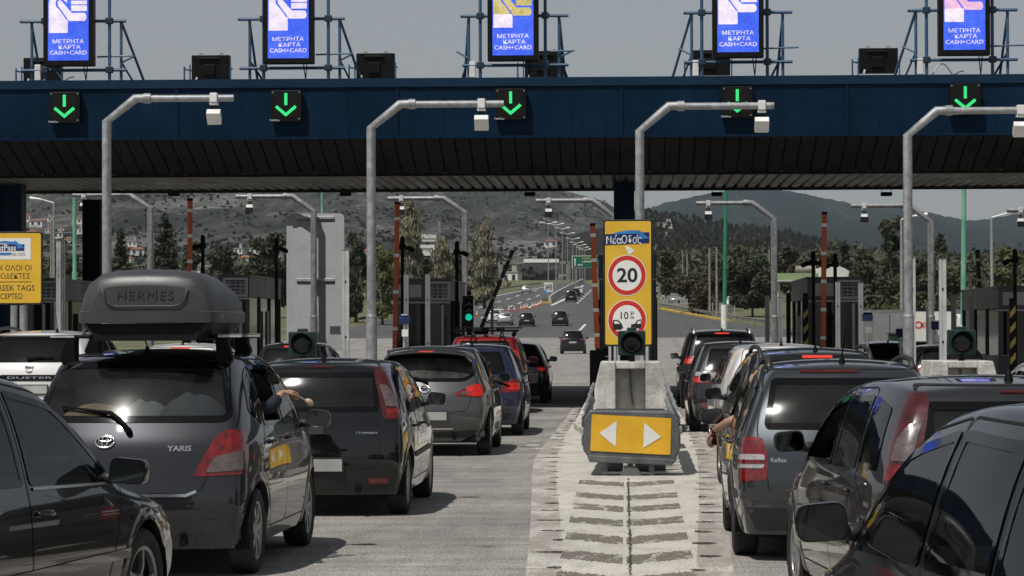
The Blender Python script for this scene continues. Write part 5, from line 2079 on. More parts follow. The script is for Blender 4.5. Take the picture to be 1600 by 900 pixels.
add_text(mb, 'ΛΑΜΙΑ', 0 / k, -0.095, zq(403.8), 2.3 / k, 13 / k, bold=0.02)
mb.build('lettering', YEL, r, fix=False)
for x in (-W2 * 0.8, W2 * 0.8): MB().box((x, 0.2, zq(409) / 2), (0.25, 0.2, zq(409))).build('sign_post', RAIL, r)

# ------------------------------------------------------------------ houses and shops behind
HW = [M('white_plaster', (0.62, 0.61, 0.57), 0.85, var=0.12, scale=0.3, streak=0.15), M('cream_plaster', (0.50, 0.46, 0.38), 0.85, var=0.12, scale=0.3, streak=0.15), M('grey_plaster', (0.36, 0.35, 0.33), 0.85, var=0.12, scale=0.3)]
HR = [M('red_tiles', (0.24, 0.085, 0.05), 0.9, var=0.25, scale=0.8), M('orange_tiles', (0.33, 0.13, 0.07), 0.9, var=0.25, scale=0.8), M('grey_roof', (0.30, 0.29, 0.27), 0.9, var=0.2, scale=0.8)]
HWIN = M('house_window', (0.03, 0.035, 0.04), 0.2, var=0.2, scale=1)


def house(px, pyb, wpx, hpx, Y, lab, wall=0, roof=0, pitched=True, hillname=None):
    if hillname: b_ = hill_at(hillname, px, pyb)
    else: b_ = P(px, pyb, Y)
    k = F / b_.y
    w, h = wpx / k, hpx / k
    d = w * 0.8
    r = empty('house', b_, random.uniform(-0.4, 0.4), lab, 'house', 'houses below the mountain')
    mb = MB()
    mb.box((0, 0, h / 2 - 1.5), (w, d, h + 3))
    mb.build('wall', HW[wall], r)
    mb = MB()
    if pitched:
        o = 0.06 * w
        mb.add([(-w / 2 - o, -d / 2 - o, h), (w / 2 + o, -d / 2 - o, h), (w / 2 + o, d / 2 + o, h), (-w / 2 - o, d / 2 + o, h), (-w * 0.22, 0, h + w * 0.17), (w * 0.22, 0, h + w * 0.17)],
               [(0, 1, 5, 4), (2, 3, 4, 5), (1, 2, 5), (3, 0, 4), (3, 2, 1, 0)])
    else:
        mb.box((0, 0, h + 0.15), (w + 0.5, d + 0.5, 0.3))
        mb.box((w * 0.2, 0, h + 1.1), (w * 0.3, d * 0.4, 1.8))
    mb.build('roof', HR[roof], r)
    nf = max(1, int(h / 3.2))
    nc = max(2, int(w / 3.6))
    for f in range(nf):
        for c in range(nc):
            x = -w / 2 + w * (c + 0.5) / nc
            MB().box((x, -d / 2 - 0.03, h * (f + 0.55) / nf), (w / nc * 0.42, 0.06, h / nf * 0.5)).build('window', HWIN, r)
    return r


H = 'mountain_slope'
hs_ = [(42, 347, 14, 10, 0, 0, 1), (60, 353, 22, 9, 0, 0, 1), (75, 347, 13, 7, 0, 2, 0), (52, 372, 18, 9, 1, 0, 1), (96, 362, 10, 6, 1, 0, 1), (122, 352, 16, 8, 0, 0, 1), (125, 366, 14, 8, 0, 2, 0), (92, 374, 14, 8, 0, 2, 0), (78, 366, 12, 7, 1, 1, 1), (44, 392, 16, 8, 2, 1, 1), (64, 384, 14, 7, 0, 0, 1), (108, 380, 12, 7, 1, 1, 1),
       (208, 386, 14, 8, 0, 2, 0), (214, 400, 20, 10, 0, 0, 1), (200, 412, 16, 9, 0, 1, 1), (374, 398, 14, 8, 0, 2, 0), (398, 398, 16, 10, 0, 2, 0), (384, 410, 18, 9, 1, 1, 1)]
adj = ['white', 'white', 'flat-roofed white', 'cream', 'small cream', 'white red-roofed', 'flat-roofed pale', 'low flat-roofed', 'cream orange-roofed', 'grey orange-roofed', 'white', 'cream orange-roofed', 'small flat white', 'large white', 'white orange-roofed', 'flat white', 'flat white', 'cream orange-roofed']
where = ['beside the wide blue column, topmost', 'wide, under the topmost one by the wide blue column', 'left of the grey lamp post, highest up', 'above the toll tag sign, below the wide white one', 'just right of the grey lamp post', 'right of the turquoise pole, higher one', 'right of the turquoise pole, lower one',
         'between the lamp post and the turquoise pole', 'touching the grey lamp post on its left', 'just above the toll tag sign', 'above the right corner of the toll tag sign', 'left of the turquoise pole, lowest', 'right of the first bent pole, highest', 'right of the first bent pole, widest', 'right of the first bent pole, lowest',
         'left of the big grey sign, leftmost of two', 'left of the big grey sign, nearer to it', 'left of the big grey sign, lowest']
for q, a_, w_ in zip(hs_, adj, where):
    house(q[0], q[1], q[2], q[3], 0, '%s house %s' % (a_, w_), q[4], q[5], bool(q[6]), H)
house(478 + 382, 386, 20, 9, 0, 'white red-roofed villa alone on the slope above the motorway', 0, 0, True, H)
house(1040, 356, 24, 7, 0, 'long pale building high on the wooded hill right of the speed limit sign', 1, 2, False, 'wooded_hill')
house(1040, 374, 9, 5, 0, 'small pale house among dark trees on the wooded hill', 1, 2, False, 'wooded_hill')
for (px, pb, w_, h_, Y, lab, wl, rf, pt_) in ((84, 452, 44, 10, 260, 'orange-roofed low house behind the white posts at the left', 1, 1, True), (305, 432, 40, 15, 420, 'white flat warehouse behind the upright barrier arm at the left', 0, 2, False), (290, 443, 50, 10, 380, 'orange-roofed low house in front of the white warehouse', 1, 1, True),
                                          (577, 402, 22, 10, 600, 'pink-roofed house left of the bare poplar', 1, 0, True), (800, 443, 26, 17, 760, 'white block of flats left of the far gantry', 0, 2, False), (743, 420, 24, 12, 760, 'white house between the two bare poplars at the bend', 0, 0, True),
                                          (872, 452, 40, 14, 900, 'long white building at the end of the motorway', 0, 2, False), (1000, 448, 40, 12, 900, 'white shop building just right of the speed limit sign', 0, 2, False), (1103, 452, 44, 18, 520, 'white garage building behind the two wooden poles on the right', 0, 2, False),
                                          (945 + 200, 425, 30, 12, 620, 'grey roofed shed behind the big bushy pine', 2, 2, True)):
    house(px, pb, w_, h_, Y, lab, wl, rf, pt_)

# shop signs among the poplars
r = empty('shop_sign', P(674, 408, 420), 0, 'two stacked white shop boards on a frame between the bare poplars', 'sign')
k = F / 420
zq = lambda py: ZP(py, 420, 674) - r.location.z
xq = lambda px: XP(px, 420) - r.location.x
MB().box((xq(671), 0, zq(369.5)), (25 / k, 0.4, 9 / k)).build('upper_board', M('board_grey', (0.20, 0.20, 0.21), 0.6, var=0.1), r)
MB().box((xq(671), -0.1, zq(376)), (24 / k, 0.4, 3.5 / k)).build('upper_strip', M('board_mid', (0.32, 0.32, 0.33), 0.6, var=0.1), r)
MB().box((xq(667.5), 0, zq(391)), (24 / k, 0.4, 17 / k)).build('lower_board', HW[0], r)
mb = MB()
add_text(mb, 'Market', xq(671), -0.22, zq(369), 6.5 / k, 23 / k, bold=0.03)
mb.build('lettering', SIGNW, r, fix=False)
mb = MB()
add_text(mb, 'market', xq(671), -0.32, zq(376), 2.6 / k, 18 / k, bold=0.03)
mb.build('lettering', SIGNW, r, fix=False)
mb = MB()
add_text(mb, 'ymega', xq(668), -0.22, zq(391), 7.5 / k, 19 / k, bold=0.01)
mb.build('lettering', SIGNB, r, fix=False)
for x in (-2.2, 1.2): MB().box((x, 0.4, zq(400) / 2 - 4), (0.4, 0.4, 16 + zq(372))).build('sign_post', RAIL, r)

# ------------------------------------------------------------------ right-hand side yard: wall, barrier, truck, dome, filling station
Y = 160
a, b_ = P(1318, 487, Y), P(1640, 487, Y)
mb = MB()
mb.box(((a.x + b_.x) / 2, Y, P(1400, 484, Y).z / 2), (b_.x - a.x, 0.4, P(1400, 484, Y).z))
o = mb.build('retaining_wall', M('wall_grey', (0.16, 0.155, 0.15), 0.9, var=0.2, scale=0.8, streak=0.3))
tag(o, 'long grey retaining wall under the weedy bank on the right', 'wall')
mb = MB()
for i in range(9):
    x = P(1376, 500, Y).x + i * 1.0
    mb.box((x, Y - 0.3, P(1400, 500, Y).z / 2 + 0.4), (0.95, 0.06, 2.2))
o = mb.build('panel_fence', M('fence_panel', (0.19, 0.20, 0.20), 0.6, var=0.15, scale=2))
tag(o, 'grey panel fence in front of the retaining wall, left of the white truck', 'fence')
Y = 150
mb = MB()
a, b_ = P(1345, 512, Y), P(1414, 515, Y)
prf = [(-0.3, 0), (-0.12, 0.35), (-0.08, 0.95), (0.08, 0.95), (0.12, 0.35), (0.3, 0)]
mb.loft([[(a.x + (b_.x - a.x) * t, Y + y_, z) for y_, z in prf] for t in (0, 0.33, 0.66, 1)])
o = mb.build('concrete_barrier', CONCB)
tag(o, 'pale concrete barrier between the price board booth and the rightmost bent pole', 'barrier')
Y = 90
a = P(1400, 553, Y)
mb = MB()
mb.box((a.x, Y, 0.35), (1.6, 0.6, 0.7))
o = mb.build('concrete_barrier', CONCB, bevel=0.05)
tag(o, 'short white concrete block left of the rightmost bent pole', 'barrier')

# green bin on wheels
Y = 88
a = P(1340, 560, Y)
a = P(1403, 543, Y)
r = empty('waste_bin', (a.x, Y, 0.0), 0, 'dark green bin on a post left of the rightmost bent pole', 'bin')
z = a.z
mb = MB()
mb.loft([[(x * 0.9, y * 0.9, z - 0.25) for x, y in ((-.30, -.25), (.30, -.25), (.30, .25), (-.30, .25))], [(x, y, z + 0.40) for x, y in ((-.30, -.25), (.30, -.25), (.30, .25), (-.30, .25))]])
mb.build('bin_body', M('bin_green', (0.012, 0.035, 0.022), 0.5, var=0.2), r, bevel=0.02)
MB().box((0, 0, z + 0.44), (0.66, 0.56, 0.08)).build('bin_lid', M('bin_green', None), r, bevel=0.02)
MB().box((0.1, 0, (z - 0.25) / 2), (0.12, 0.12, max(0.1, z - 0.25))).build('post', ALU, r)

# parked delivery truck
Y = 118
k = F / Y
a = P(1432, 560, Y)
x0, x1 = XP(1430, Y), XP(1492, Y)
r = empty('delivery_truck', ((x0 + x1) / 2, Y, 0), 0, 'white box truck with red lettering behind the tall pale post', 'truck')
W2 = (x1 - x0) / 2
zt, zb_ = ZP(487, Y), ZP(535, Y)
mb = MB()
mb.box((0, 1.1, (zt + zb_) / 2), (2 * W2, 2.2, zt - zb_))
mb.build('cargo_box', HW[0], r, bevel=0.03)
MB().box((0, 1.1, zt + 0.04), (2 * W2 + 0.05, 2.25, 0.08)).build('box_edge', DARK, r)
mb = MB()
mb.box((W2 + 0.75, 1.1, 1.35), (1.4, 2.0, 1.9))
mb.build('cab', HW[0], r, bevel=0.15)
MB().box((W2 + 1.2, 1.1, 1.75), (0.55, 2.02, 0.6)).build('cab_window', GLASSD, r)
mb = MB()
mb.box((0, 0.6, zb_ - 0.12), (2 * W2, 0.2, 0.2))
for i in range(9): mb.box((-W2 + 0.08 + 0.1 * i, 0.1, zb_ - 0.16), (0.03, 0.03, 0.26))
mb.build('chassis', BLK, r)
for x in (-W2 * 0.45, W2 + 0.7):
    MB().lathe([(0.2, -0.12), (0.42, -0.12), (0.45, -0.05), (0.45, 0.1), (0.2, 0.12)], (x, 0.25, 0.45), 'Y', 18).build('wheel', TYRE if 'TYRE' in globals() else RUBBER, r)
mb = MB()
add_text(mb, 'MLIVERGO', -W2 * 0.52 + 0.12, -0.012, (zt + zb_) / 2 + 0.05, 0.26, 0.52, bold=0.02)
ringmesh(mb, -W2 * 0.83, -0.012, (zt + zb_) / 2 + 0.05, 0.10, 0.16, 20)
mb.build('lettering', SIGNR, r, fix=False)

# white fabric dome hall
Y = 300
k = F / Y
a = P(1300, 446, Y)
r = empty('dome_hall', (a.x, Y, TZ(Y)), 0, 'white rounded fabric hall behind the right-hand red barrier arm', 'hall')
mb = MB()
n = 14
base = ZP(440, Y) - TZ(Y)
rings = []
for y in (0, 14):
    rings.append([(34 / k * math.cos(t), y, base + 0.0 + (440 - 416) / k * math.sin(t)) for t in np.linspace(0, math.pi, n)])
mb.loft(rings, closed=False)
mb.add(rings[0], [tuple(range(n))])
mb.build('hall_cover', HW[0], r, smooth=40)
MB().box((0, 7, base / 2 - 0.2), (68 / k, 14, base)).build('hall_wall', HW[1], r)

# filling station canopy with a green band
Y = 260
k = F / Y
a = P(1246, 440, Y)
r = empty('filling_station', (a.x, Y, TZ(Y)), 0, 'filling station canopy with a pale green band right of the galvanised pole', 'filling station')
zq = lambda py: ZP(py, Y) - TZ(Y)
MB().box((0, 3, zq(433)), (64 / k, 7, 10 / k)).build('canopy_band', M('station_green', (0.24, 0.33, 0.17), 0.6, var=0.25, scale=0.15), r)
MB().box((0, 3, zq(439.5)), (66 / k, 7.2, 2.5 / k)).build('canopy_edge', HW[1], r)
for x in (-1.7, 0.2, 1.6): MB().box((x, 3, zq(440) / 2), (0.45, 0.45, zq(440))).build('canopy_column', HW[0], r)
mb = MB()
mb.tube([(0.0, 3, zq(421.5)), (1.9, 3, zq(421.5))], 0.38, 14)
mb.build('tank', M('tank_grey', (0.22, 0.2, 0.18), 0.6, var=0.35, scale=0.8), r, smooth=40)

# white van and cars coming down the slip road
VANW = M('van_white', (0.66, 0.66, 0.65), 0.35, var=0.08, coat=0.5)
p = GP(1045.5, 468)
k = F / p.y
r = empty('delivery_van', p, 0, 'white van coming towards us on the slip road', 'van')
mb = MB()
w, h = 2.0, 19 / k + 0.3
mb.loft([[(x * f, y, z) for x, z in ((-w / 2, 0.35), (w / 2, 0.35), (w / 2, zs), (w / 2 * 0.9, zs2), (-w / 2 * 0.9, zs2), (-w / 2, zs))] for (y, f, zs, zs2) in ((0.0, 0.92, 0.75, 1.0), (0.35, 1.0, 0.9, 1.15), (0.95, 1.0, h - 0.55, h - 0.1), (1.5, 1.0, h - 0.4, h), (5.4, 1.0, h - 0.4, h))])
mb.build('van_body', VANW, r, bevel=0.04)
mb = MB()
mb.add([(-0.86, 0.33, 1.2), (0.86, 0.33, 1.2), (0.80, 0.86, h - 0.62), (-0.80, 0.86, h - 0.62)], [(0, 1, 2, 3)])
mb.build('windscreen', GLASSD, r, fix=False)
MB().box((0, -0.03, 0.62), (1.2, 0.08, 0.26)).build('grille', BLK, r)
for x in (-0.82, 0.82):
    MB().box((x, 0.02, 0.85), (0.26, 0.1, 0.2)).build('headlight', WHITEP, r)
    MB().lathe([(0.15, -0.1), (0.33, -0.1), (0.34, 0.1), (0.15, 0.1)], (x * 1.05, 0.95, 0.34), 'X', 14).build('wheel', RUBBER, r)
    MB().box((x * 1.32, 0.7, 1.45), (0.2, 0.1, 0.35)).build('mirror', BLK, r)

# utility poles on the right
for (px, pb, pt_, Y, lab) in ((1109, 462, 387, 330, 'left wooden pole of the pair right of the bare thicket'), (1120, 466, 386.5, 320, 'right wooden pole of the pair right of the bare thicket'), (1054, 445, 401, 460, 'wooden pole behind the white van'), (1067, 440, 391, 480, 'tall thin pole right of the round green tree, nearest it'), (1074, 448, 397, 450, 'shorter thin pole right of the round green tree'),
                              (1202, 430, 390, 420, 'pole standing behind the bushy pine and the bent pole'), (1031, 445, 411, 460, 'thin pole beside the speed limit sign'), (45 + 35, 400, 345, 300, 'thin pole among the houses left of the turquoise pole')):
    a = P(px, pb, Y)
    zt_ = P(px, pt_, Y).z
    mb = MB()
    mb.tube([(0, 0, 0), (0, 0, zt_ - TZ(Y))], [0.17, 0.11], 7)
    o = mb.build('utility_pole', M('pole_wood', (0.23, 0.21, 0.18), 0.9, var=0.25, scale=1.5))
    o.location = (a.x, Y, TZ(Y))
    tag(o, lab, 'pole', 'utility poles behind the plaza')
# power lines at the left
mb = MB()
for py0, py1 in ((342, 342.5), (351, 352), (361.5, 362), (380.5, 381.5)):
    a, b_ = P(20, py0, 300), P(160, py1, 300)
    mb.tube([a, (a + b_) / 2 - Vector((0, 0, 0.15)), b_], 0.035, 4)
tag(mb.build('power_line', M('cable_grey', (0.2, 0.2, 0.2), 0.6)), 'power lines in front of the houses at the left', 'power line')
# chain fence posts along the slip road
pr = [GP(x, y) for x, y in ((1034, 478), (1070, 485), (1110, 493), (1150, 500))]
r = empty('post_fence', pr[0], 0, 'low white post and wire fence behind the right-hand guard rail', 'fence')
for i in range(22):
    t = i / 21 * (len(pr) - 1)
    j = min(len(pr) - 2, int(t))
    q = pr[j] + (pr[j + 1] - pr[j]) * (t - j)
    q.y += 4
    q.z = TZ(q.y)
    MB().box(q - pr[0] + Vector((0, 0, 0.75)), (0.12, 0.12, 1.6)).build('fence_post', HW[2], r)
mb = MB()
for z in (0.7, 1.35): mb.tube([Vector((p.x, p.y + 4, TZ(p.y + 4) + z)) - pr[0] for p in pr], 0.03, 4)
mb.build('fence_wire', RAIL, r)

# ------------------------------------------------------------------ cars
def paint(name, c, metal=0.0, rough=0.32, dirt=0.25, coat=1.0):
    if name in MATS: return MATS[name]
    m, nt, b, out = new_mat(name)
    ov = objvec(nt)
    sp = nod(nt, 'ShaderNodeSeparateXYZ')
    lk(nt, ov, sp.inputs[0])
    n1 = noise(nt, ov, 2.2, 5, 0.6)
    n2 = noise(nt, ov, 24, 3, 0.7)
    # road dust thrown up over the lower flanks, with an uneven edge
    h = mth(nt, 'ADD', sp.outputs['Z'], mth(nt, 'MULTIPLY', n1, 0.55))
    low = ramp(nt, h, [(0.42, gray(1)), (0.95, gray(0))])
    d = mth(nt, 'MULTIPLY', low, mth(nt, 'ADD', 0.55, mth(nt, 'MULTIPLY', n2, 0.7)))
    film = mth(nt, 'MULTIPLY', ramp(nt, n1, [(0.35, gray(0.15)), (0.75, gray(1))]), 0.22)
    fac = mth(nt, 'MULTIPLY', mth(nt, 'MAXIMUM', d, film), dirt, clamp=True)
    cc = mixc(nt, fac, c, (0.17, 0.155, 0.135))
    lk(nt, cc, b.inputs['Base Color'])
    lk(nt, mth(nt, 'SUBTRACT', metal, mth(nt, 'MULTIPLY', fac, metal), clamp=True), b.inputs['Metallic'])
    lk(nt, mth(nt, 'ADD', rough, mth(nt, 'MULTIPLY', fac, 0.5), clamp=True), b.inputs['Roughness'])
    lk(nt, mth(nt, 'SUBTRACT', coat, mth(nt, 'MULTIPLY', fac, 1.0), clamp=True), b.inputs['Coat Weight'])
    b.inputs['Specular IOR Level'].default_value = 0.12
    b.inputs['Coat IOR'].default_value = 1.6
    b.inputs['Coat Roughness'].default_value = 0.02
    MATS[name] = m
    return m


def glass_mat(name, tint, rough=0.02, f0=0.07, dirt=0.08):
    """thin car glass: tinted see-through pane with Fresnel reflection and a film of dust"""
    m, nt, b, out = new_mat(name)
    nt.nodes.remove(b)
    tr = nod(nt, 'ShaderNodeBsdfTransparent')
    tr.inputs['Color'].default_value = (*tint, 1)
    gl = nod(nt, 'ShaderNodeBsdfGlossy')
    gl.inputs['Roughness'].default_value = rough
    fr = nod(nt, 'ShaderNodeFresnel')
    fr.inputs['IOR'].default_value = 1.5
    mx = nod(nt, 'ShaderNodeMixShader')
    lk(nt, mth(nt, 'MULTIPLY', fr.outputs[0], 1.0, clamp=True), mx.inputs[0])
    lk(nt, tr.outputs[0], mx.inputs[1])
    lk(nt, gl.outputs[0], mx.inputs[2])
    df = nod(nt, 'ShaderNodeBsdfDiffuse')
    df.inputs['Color'].default_value = (0.45, 0.44, 0.42, 1)
    mx2 = nod(nt, 'ShaderNodeMixShader')
    n1 = noise(nt, posvec(nt), 3.0, 5, 0.65)
    lk(nt, mth(nt, 'MULTIPLY', ramp(nt, n1, [(0.35, gray(0.2)), (0.7, gray(1))]), dirt), mx2.inputs[0])
    lk(nt, mx.outputs[0], mx2.inputs[1])
    lk(nt, df.outputs[0], mx2.inputs[2])
    lk(nt, mx2.outputs[0], out.inputs[0])
    return m


GL_REAR = glass_mat('rear_car_glass', (0.74, 0.78, 0.77), 0.075, dirt=0.03)
GL_CLEAR = glass_mat('car_glass', (0.76, 0.80, 0.79), dirt=0.012)
GL_DARK = glass_mat('tinted_car_glass', (0.30, 0.31, 0.31), 0.04, dirt=0.015)
GL_DUSTY = glass_mat('dusty_car_glass', (0.22, 0.23, 0.23), 0.05, dirt=0.20)
FRIT = M('window_rubber', (0.002, 0.002, 0.002), 0.05, var=0.1, scale=6, spec=0.35)
TRIM = M('black_trim', (0.017, 0.017, 0.018), 0.55, var=0.2, scale=8)
TRIMG = M('grey_trim', (0.035, 0.035, 0.037), 0.6, var=0.2, scale=8)
SEAM = M('panel_gap', (0.003, 0.003, 0.003), 0.8, var=0.1)
LINING = M('cabin_fabric', (0.06, 0.06, 0.06), 0.85, var=0.25, scale=8)
SEATM = M('seat_fabric', (0.07, 0.072, 0.076), 0.9, var=0.3, scale=10)
TYRE = M('tyre_rubber', (0.016, 0.016, 0.016), 0.8, var=0.3, scale=14, bump=0.3, bscale=60)
RIM = M('wheel_silver', (0.34, 0.345, 0.35), 0.35, metal=0.7, var=0.2, scale=8, dust=(0.10, 0.09, 0.08, 0.4))
RIMD = M('wheel_dark', (0.10, 0.10, 0.105), 0.4, metal=0.6, var=0.25, scale=8, dust=(0.10, 0.09, 0.08, 0.4))
CHROME = M('chrome', (0.72, 0.72, 0.72), 0.14, metal=1.0, var=0.06, scale=10)
MIRG = M('mirror_glass', (0.13, 0.14, 0.145), 0.05, metal=1.0, var=0.1, scale=3)
PLATE = M('number_plate_blank', (0.36, 0.36, 0.355), 0.5, var=0.12, scale=4)
LAMP_CLR = M('clear_lamp', (0.34, 0.33, 0.33), 0.12, var=0.25, scale=18, coat=1.0)
LAMP_SMK = M('smoked_lamp', (0.10, 0.075, 0.075), 0.15, var=0.35, scale=18, coat=1.0)


def redlamp():
    m, nt, b, out = new_mat('red_lamp')
    n = noise(nt, posvec(nt), 22, 3)
    w = nod(nt, 'ShaderNodeTexWave', wave_type='BANDS', bands_direction='Z')
    w.inputs['Scale'].default_value = 22
    lk(nt, posvec(nt), w.inputs['Vector'])
    c = ramp(nt, n, [(0.3, (0.06, 0.002, 0.002)), (0.7, (0.24, 0.007, 0.006))])
    c = mixc(nt, 0.25, c, ramp(nt, w.outputs['Fac'], [(0, gray(0.35)), (1, gray(0.6))]), 'OVERLAY')
    lk(nt, c, b.inputs['Base Color'])
    b.inputs['Roughness'].default_value = 0.18
    b.inputs['Coat Weight'].default_value = 1.0
    b.inputs['Coat Roughness'].default_value = 0.03
    return m


LAMP_RED = redlamp()
LAMP_DRED = M('dark_red_lamp', (0.055, 0.003, 0.003), 0.15, var=0.4, scale=16, coat=1.0)
BRAKE = emis('brake_lamp_on', (1.0, 0.06, 0.035), 0.9, 0.35, 30)
BRAKE_LO = emis('tail_lamp_on', (0.9, 0.02, 0.012), 0.45, 0.6, 18)


def poly_contains(poly, pts):
    """even-odd test, pts (n,2) -> bool"""
    x, y = pts[:, 0], pts[:, 1]
    ins = np.zeros(len(pts), bool)
    n = len(poly)
    for i in range(n):
        x1, y1 = poly[i]
        x2, y2 = poly[(i + 1) % n]
        c = ((y1 > y) != (y2 > y)) & (x < (x2 - x1) * (y - y1) / ((y2 - y1) if abs(y2 - y1) > 1e-9 else 1e-9) + x1)
        ins ^= c
    return ins


def poly_dist(poly, pts):
    d = np.full(len(pts), 1e9)
    n = len(poly)
    for i in range(n):
        a = np.array(poly[i])
        b_ = np.array(poly[(i + 1) % n])
        ab = b_ - a
        L = max(1e-12, float(ab @ ab))
        t = np.clip(((pts - a) @ ab) / L, 0, 1)
        q = a + t[:, None] * ab
        d = np.minimum(d, np.linalg.norm(pts - q, axis=1))
    return d


class Car:
    """A two-box car: a smooth shell grown from a cage of side rows and a strip over the top; windows, lamps, seams and trim are cut out of or laid on that shell."""

    def __init__(s, name, loc, rz, label, sp, group='cars queuing at the toll'):
        s.sp = sp
        s.root = empty(name, loc, rz, label, 'car', group)
        s.L, s.W, s.H = sp['L'], sp['W'], sp['H']
        s.wr = sp.get('wr', 0.30)
        s.yr = sp.get('ro', 0.62)              # rear axle from the tail
        s.yf = s.yr + sp['wb']
        s.holes, s.side_holes = [], []
        s.shell()

    # -- cage
    def shell(s):
        sp = s.sp
        L, W, H = s.L, s.W, s.H
        z0 = sp.get('z0', 0.20)
        zb = sp.get('belt', 0.92)
        zbf = sp.get('belt_f', zb - 0.06)
        zh = sp.get('hood', zbf - 0.16)
        yc, ya = sp.get('cowl', L * 0.735), sp.get('roof_f', L * 0.56)
        zr = [z0, 0.40, 0.60, zb - 0.10, zb, (zb + H) / 2, H - 0.05]
        yr = sp.get('tail', [0.10, 0.02, 0.02, 0.07, 0.11, 0.26, 0.42])
        zcw = [z0, 0.38, 0.58, zbf - 0.09, zbf, (zbf + H) / 2 + 0.01, H - 0.06]
        ycw = [yc, yc, yc, yc, yc, (yc + ya) / 2 + 0.02, ya]
        zf = [z0, 0.36, 0.50, zh - 0.07, zh]
        yf = [L - 0.10, L - 0.01, L - 0.01, L - 0.10, L - 0.24]
        hw = sp.get('hw', [0.93, 0.985, 1.0, 0.975, 0.945, 0.855, 0.70])
        hw = [h * W / 2 for h in hw]
        pr, pf = sp.get('plan_r', 0.10), sp.get('plan_f', 0.13)
        fr = [0, 0.04, 0.12, 0.21, 0.32, 0.44, 0.56, None, 0.80, 0.87, 0.94, 1.0]
        fn = (yc - yr[4]) / (yf[4] - yr[4])
        fr[7] = fn
        for i in range(8, 11): fr[i] = fn + (1 - fn) * (0.3, 0.6, 0.85)[i - 8]
        for i in range(3, 7): fr[i] = 0.12 + (fn - 0.12) * (0.25, 0.46, 0.66, 0.86)[i - 3]
        nc, N = 7, 11
        arch = sp.get('arch', 0.06)

        def vert(r, i, sd):
            f = fr[i]
            if r <= 4:
                y = yr[r] + (yf[r] - yr[r]) * f
                z = zr[r] + (zcw[r] - zr[r]) * f / fn if f <= fn else zcw[r] + (zf[r] - zcw[r]) * (f - fn) / (1 - fn)
            else:
                g = f / fn
                y = yr[r] + (ycw[r] - yr[r]) * g
                z = zr[r] + (zcw[r] - zr[r]) * g
                if r == 6: z += arch * 4 * g * (1 - g) * (0.9 + 0.2 * g)
            x = hw[r]
            if f < 0.22: x *= 1 - pr * ((0.22 - f) / 0.22) ** 2
            if f > fn and r <= 4: x *= 1 - pf * ((f - fn) / (1 - fn)) ** 2
            if r >= 5: x *= 1 - sp.get('roof_taper', 0.04) * (1 - f / fn)
            # wheel arch flare
            if r in (1, 2): x += sp.get('flare', 0.0)
            return (sd * x, y, z)
        bm = bmesh.new()
        V = {}
        for sd in (-1, 1):
            for r in range(7):
                for i in range((N if r <= 4 else nc) + 1):
                    V[sd, r, i] = bm.verts.new(vert(r, i, sd))
            for r in range(6):
                for i in range(N if r < 4 else nc):
                    q = [V[sd, r, i], V[sd, r, i + 1], V[sd, r + 1, i + 1], V[sd, r + 1, i]]
                    bm.faces.new(q if sd > 0 else q[::-1])
        path = [(r, 0) for r in range(7)] + [(6, i) for i in range(1, nc + 1)] + [(5, nc), (4, nc)] + [(4, i) for i in range(nc + 1, N + 1)] + [(r, N) for r in (3, 2, 1, 0)]
        rb = sp.get('rear_bulge', 0.14)
        ts = [1, 0.9, 0.55, 0, -0.55, -0.9, -1]
        S = {}
        for k, (r, i) in enumerate(path):
            a = Vector(vert(r, i, 1))
            if i == 0 and r < 6:
                dv = Vector((0, -rb * (1.0 if r < 4 else (0.9 if r == 4 else 0.75)), 0))
            elif i == 0: dv = Vector((0, -rb * 0.55, 0.035))
            elif r == 6 and i < nc: dv = Vector((0, 0, 0.05))
            elif r == 6: dv = Vector((0, 0.10, 0.045))
            elif i == nc: dv = Vector((0, 0.22, 0.03))
            elif r == 4 and i < N: dv = Vector((0, 0.05, 0.05))
            elif r == 4: dv = Vector((0, 0.22, 0.03))
            else: dv = Vector((0, 0.24, 0))
            for j, t in enumerate(ts):
                if j == 0: S[k, j] = V[1, r, i]
                elif j == len(ts) - 1: S[k, j] = V[-1, r, i]
                else: S[k, j] = bm.verts.new((a.x * t, a.y + dv.y * (1 - t * t), a.z + dv.z * (1 - t * t)))
        for k in range(len(path) - 1):
            for j in range(len(ts) - 1):
                bm.faces.new([S[k, j], S[k, j + 1], S[k + 1, j + 1], S[k + 1, j]][::-1])
        bm.normal_update()
        me = bpy.data.meshes.new('shell')
        bm.to_mesh(me)
        bm.free()
        ob = bpy.data.objects.new('shell', me)
        col.objects.link(ob)
        md = ob.modifiers.new('s', 'SUBSURF')
        md.levels = md.render_levels = sp.get('lod', 3)
        dg = bpy.context.evaluated_depsgraph_get()
        me2 = bpy.data.meshes.new_from_object(ob.evaluated_get(dg))
        bpy.data.objects.remove(ob)
        bpy.data.meshes.remove(me)
        n = len(me2.vertices)
        co = np.zeros(n * 3)
        me2.vertices.foreach_get('co', co)
        co = co.reshape(-1, 3)
        lo, hi = co.min(0), co.max(0)
        co[:, 0] *= W / 2 / hi[0]
        co[:, 1] = (co[:, 1] - lo[1]) * L / (hi[1] - lo[1])
        co[:, 2] = z0 + (co[:, 2] - lo[2]) * (H - z0) / (hi[2] - lo[2])
        s.co = co
        s.faces = [tuple(p.vertices) for p in me2.polygons]
        bpy.data.meshes.remove(me2)
        s.bvh = BVHTree.FromPolygons([Vector(c) for c in co], s.faces)
        fa = np.array(s.faces)
        s.fa = fa
        nv = np.zeros_like(co)
        a, b_, c, d = (co[fa[:, i]] for i in range(4))
        fnm = np.cross(c - a, d - b_)
        for i in range(4): np.add.at(nv, fa[:, i], fnm)
        nv /= np.linalg.norm(nv, axis=1)[:, None] + 1e-12
        s.nv = nv
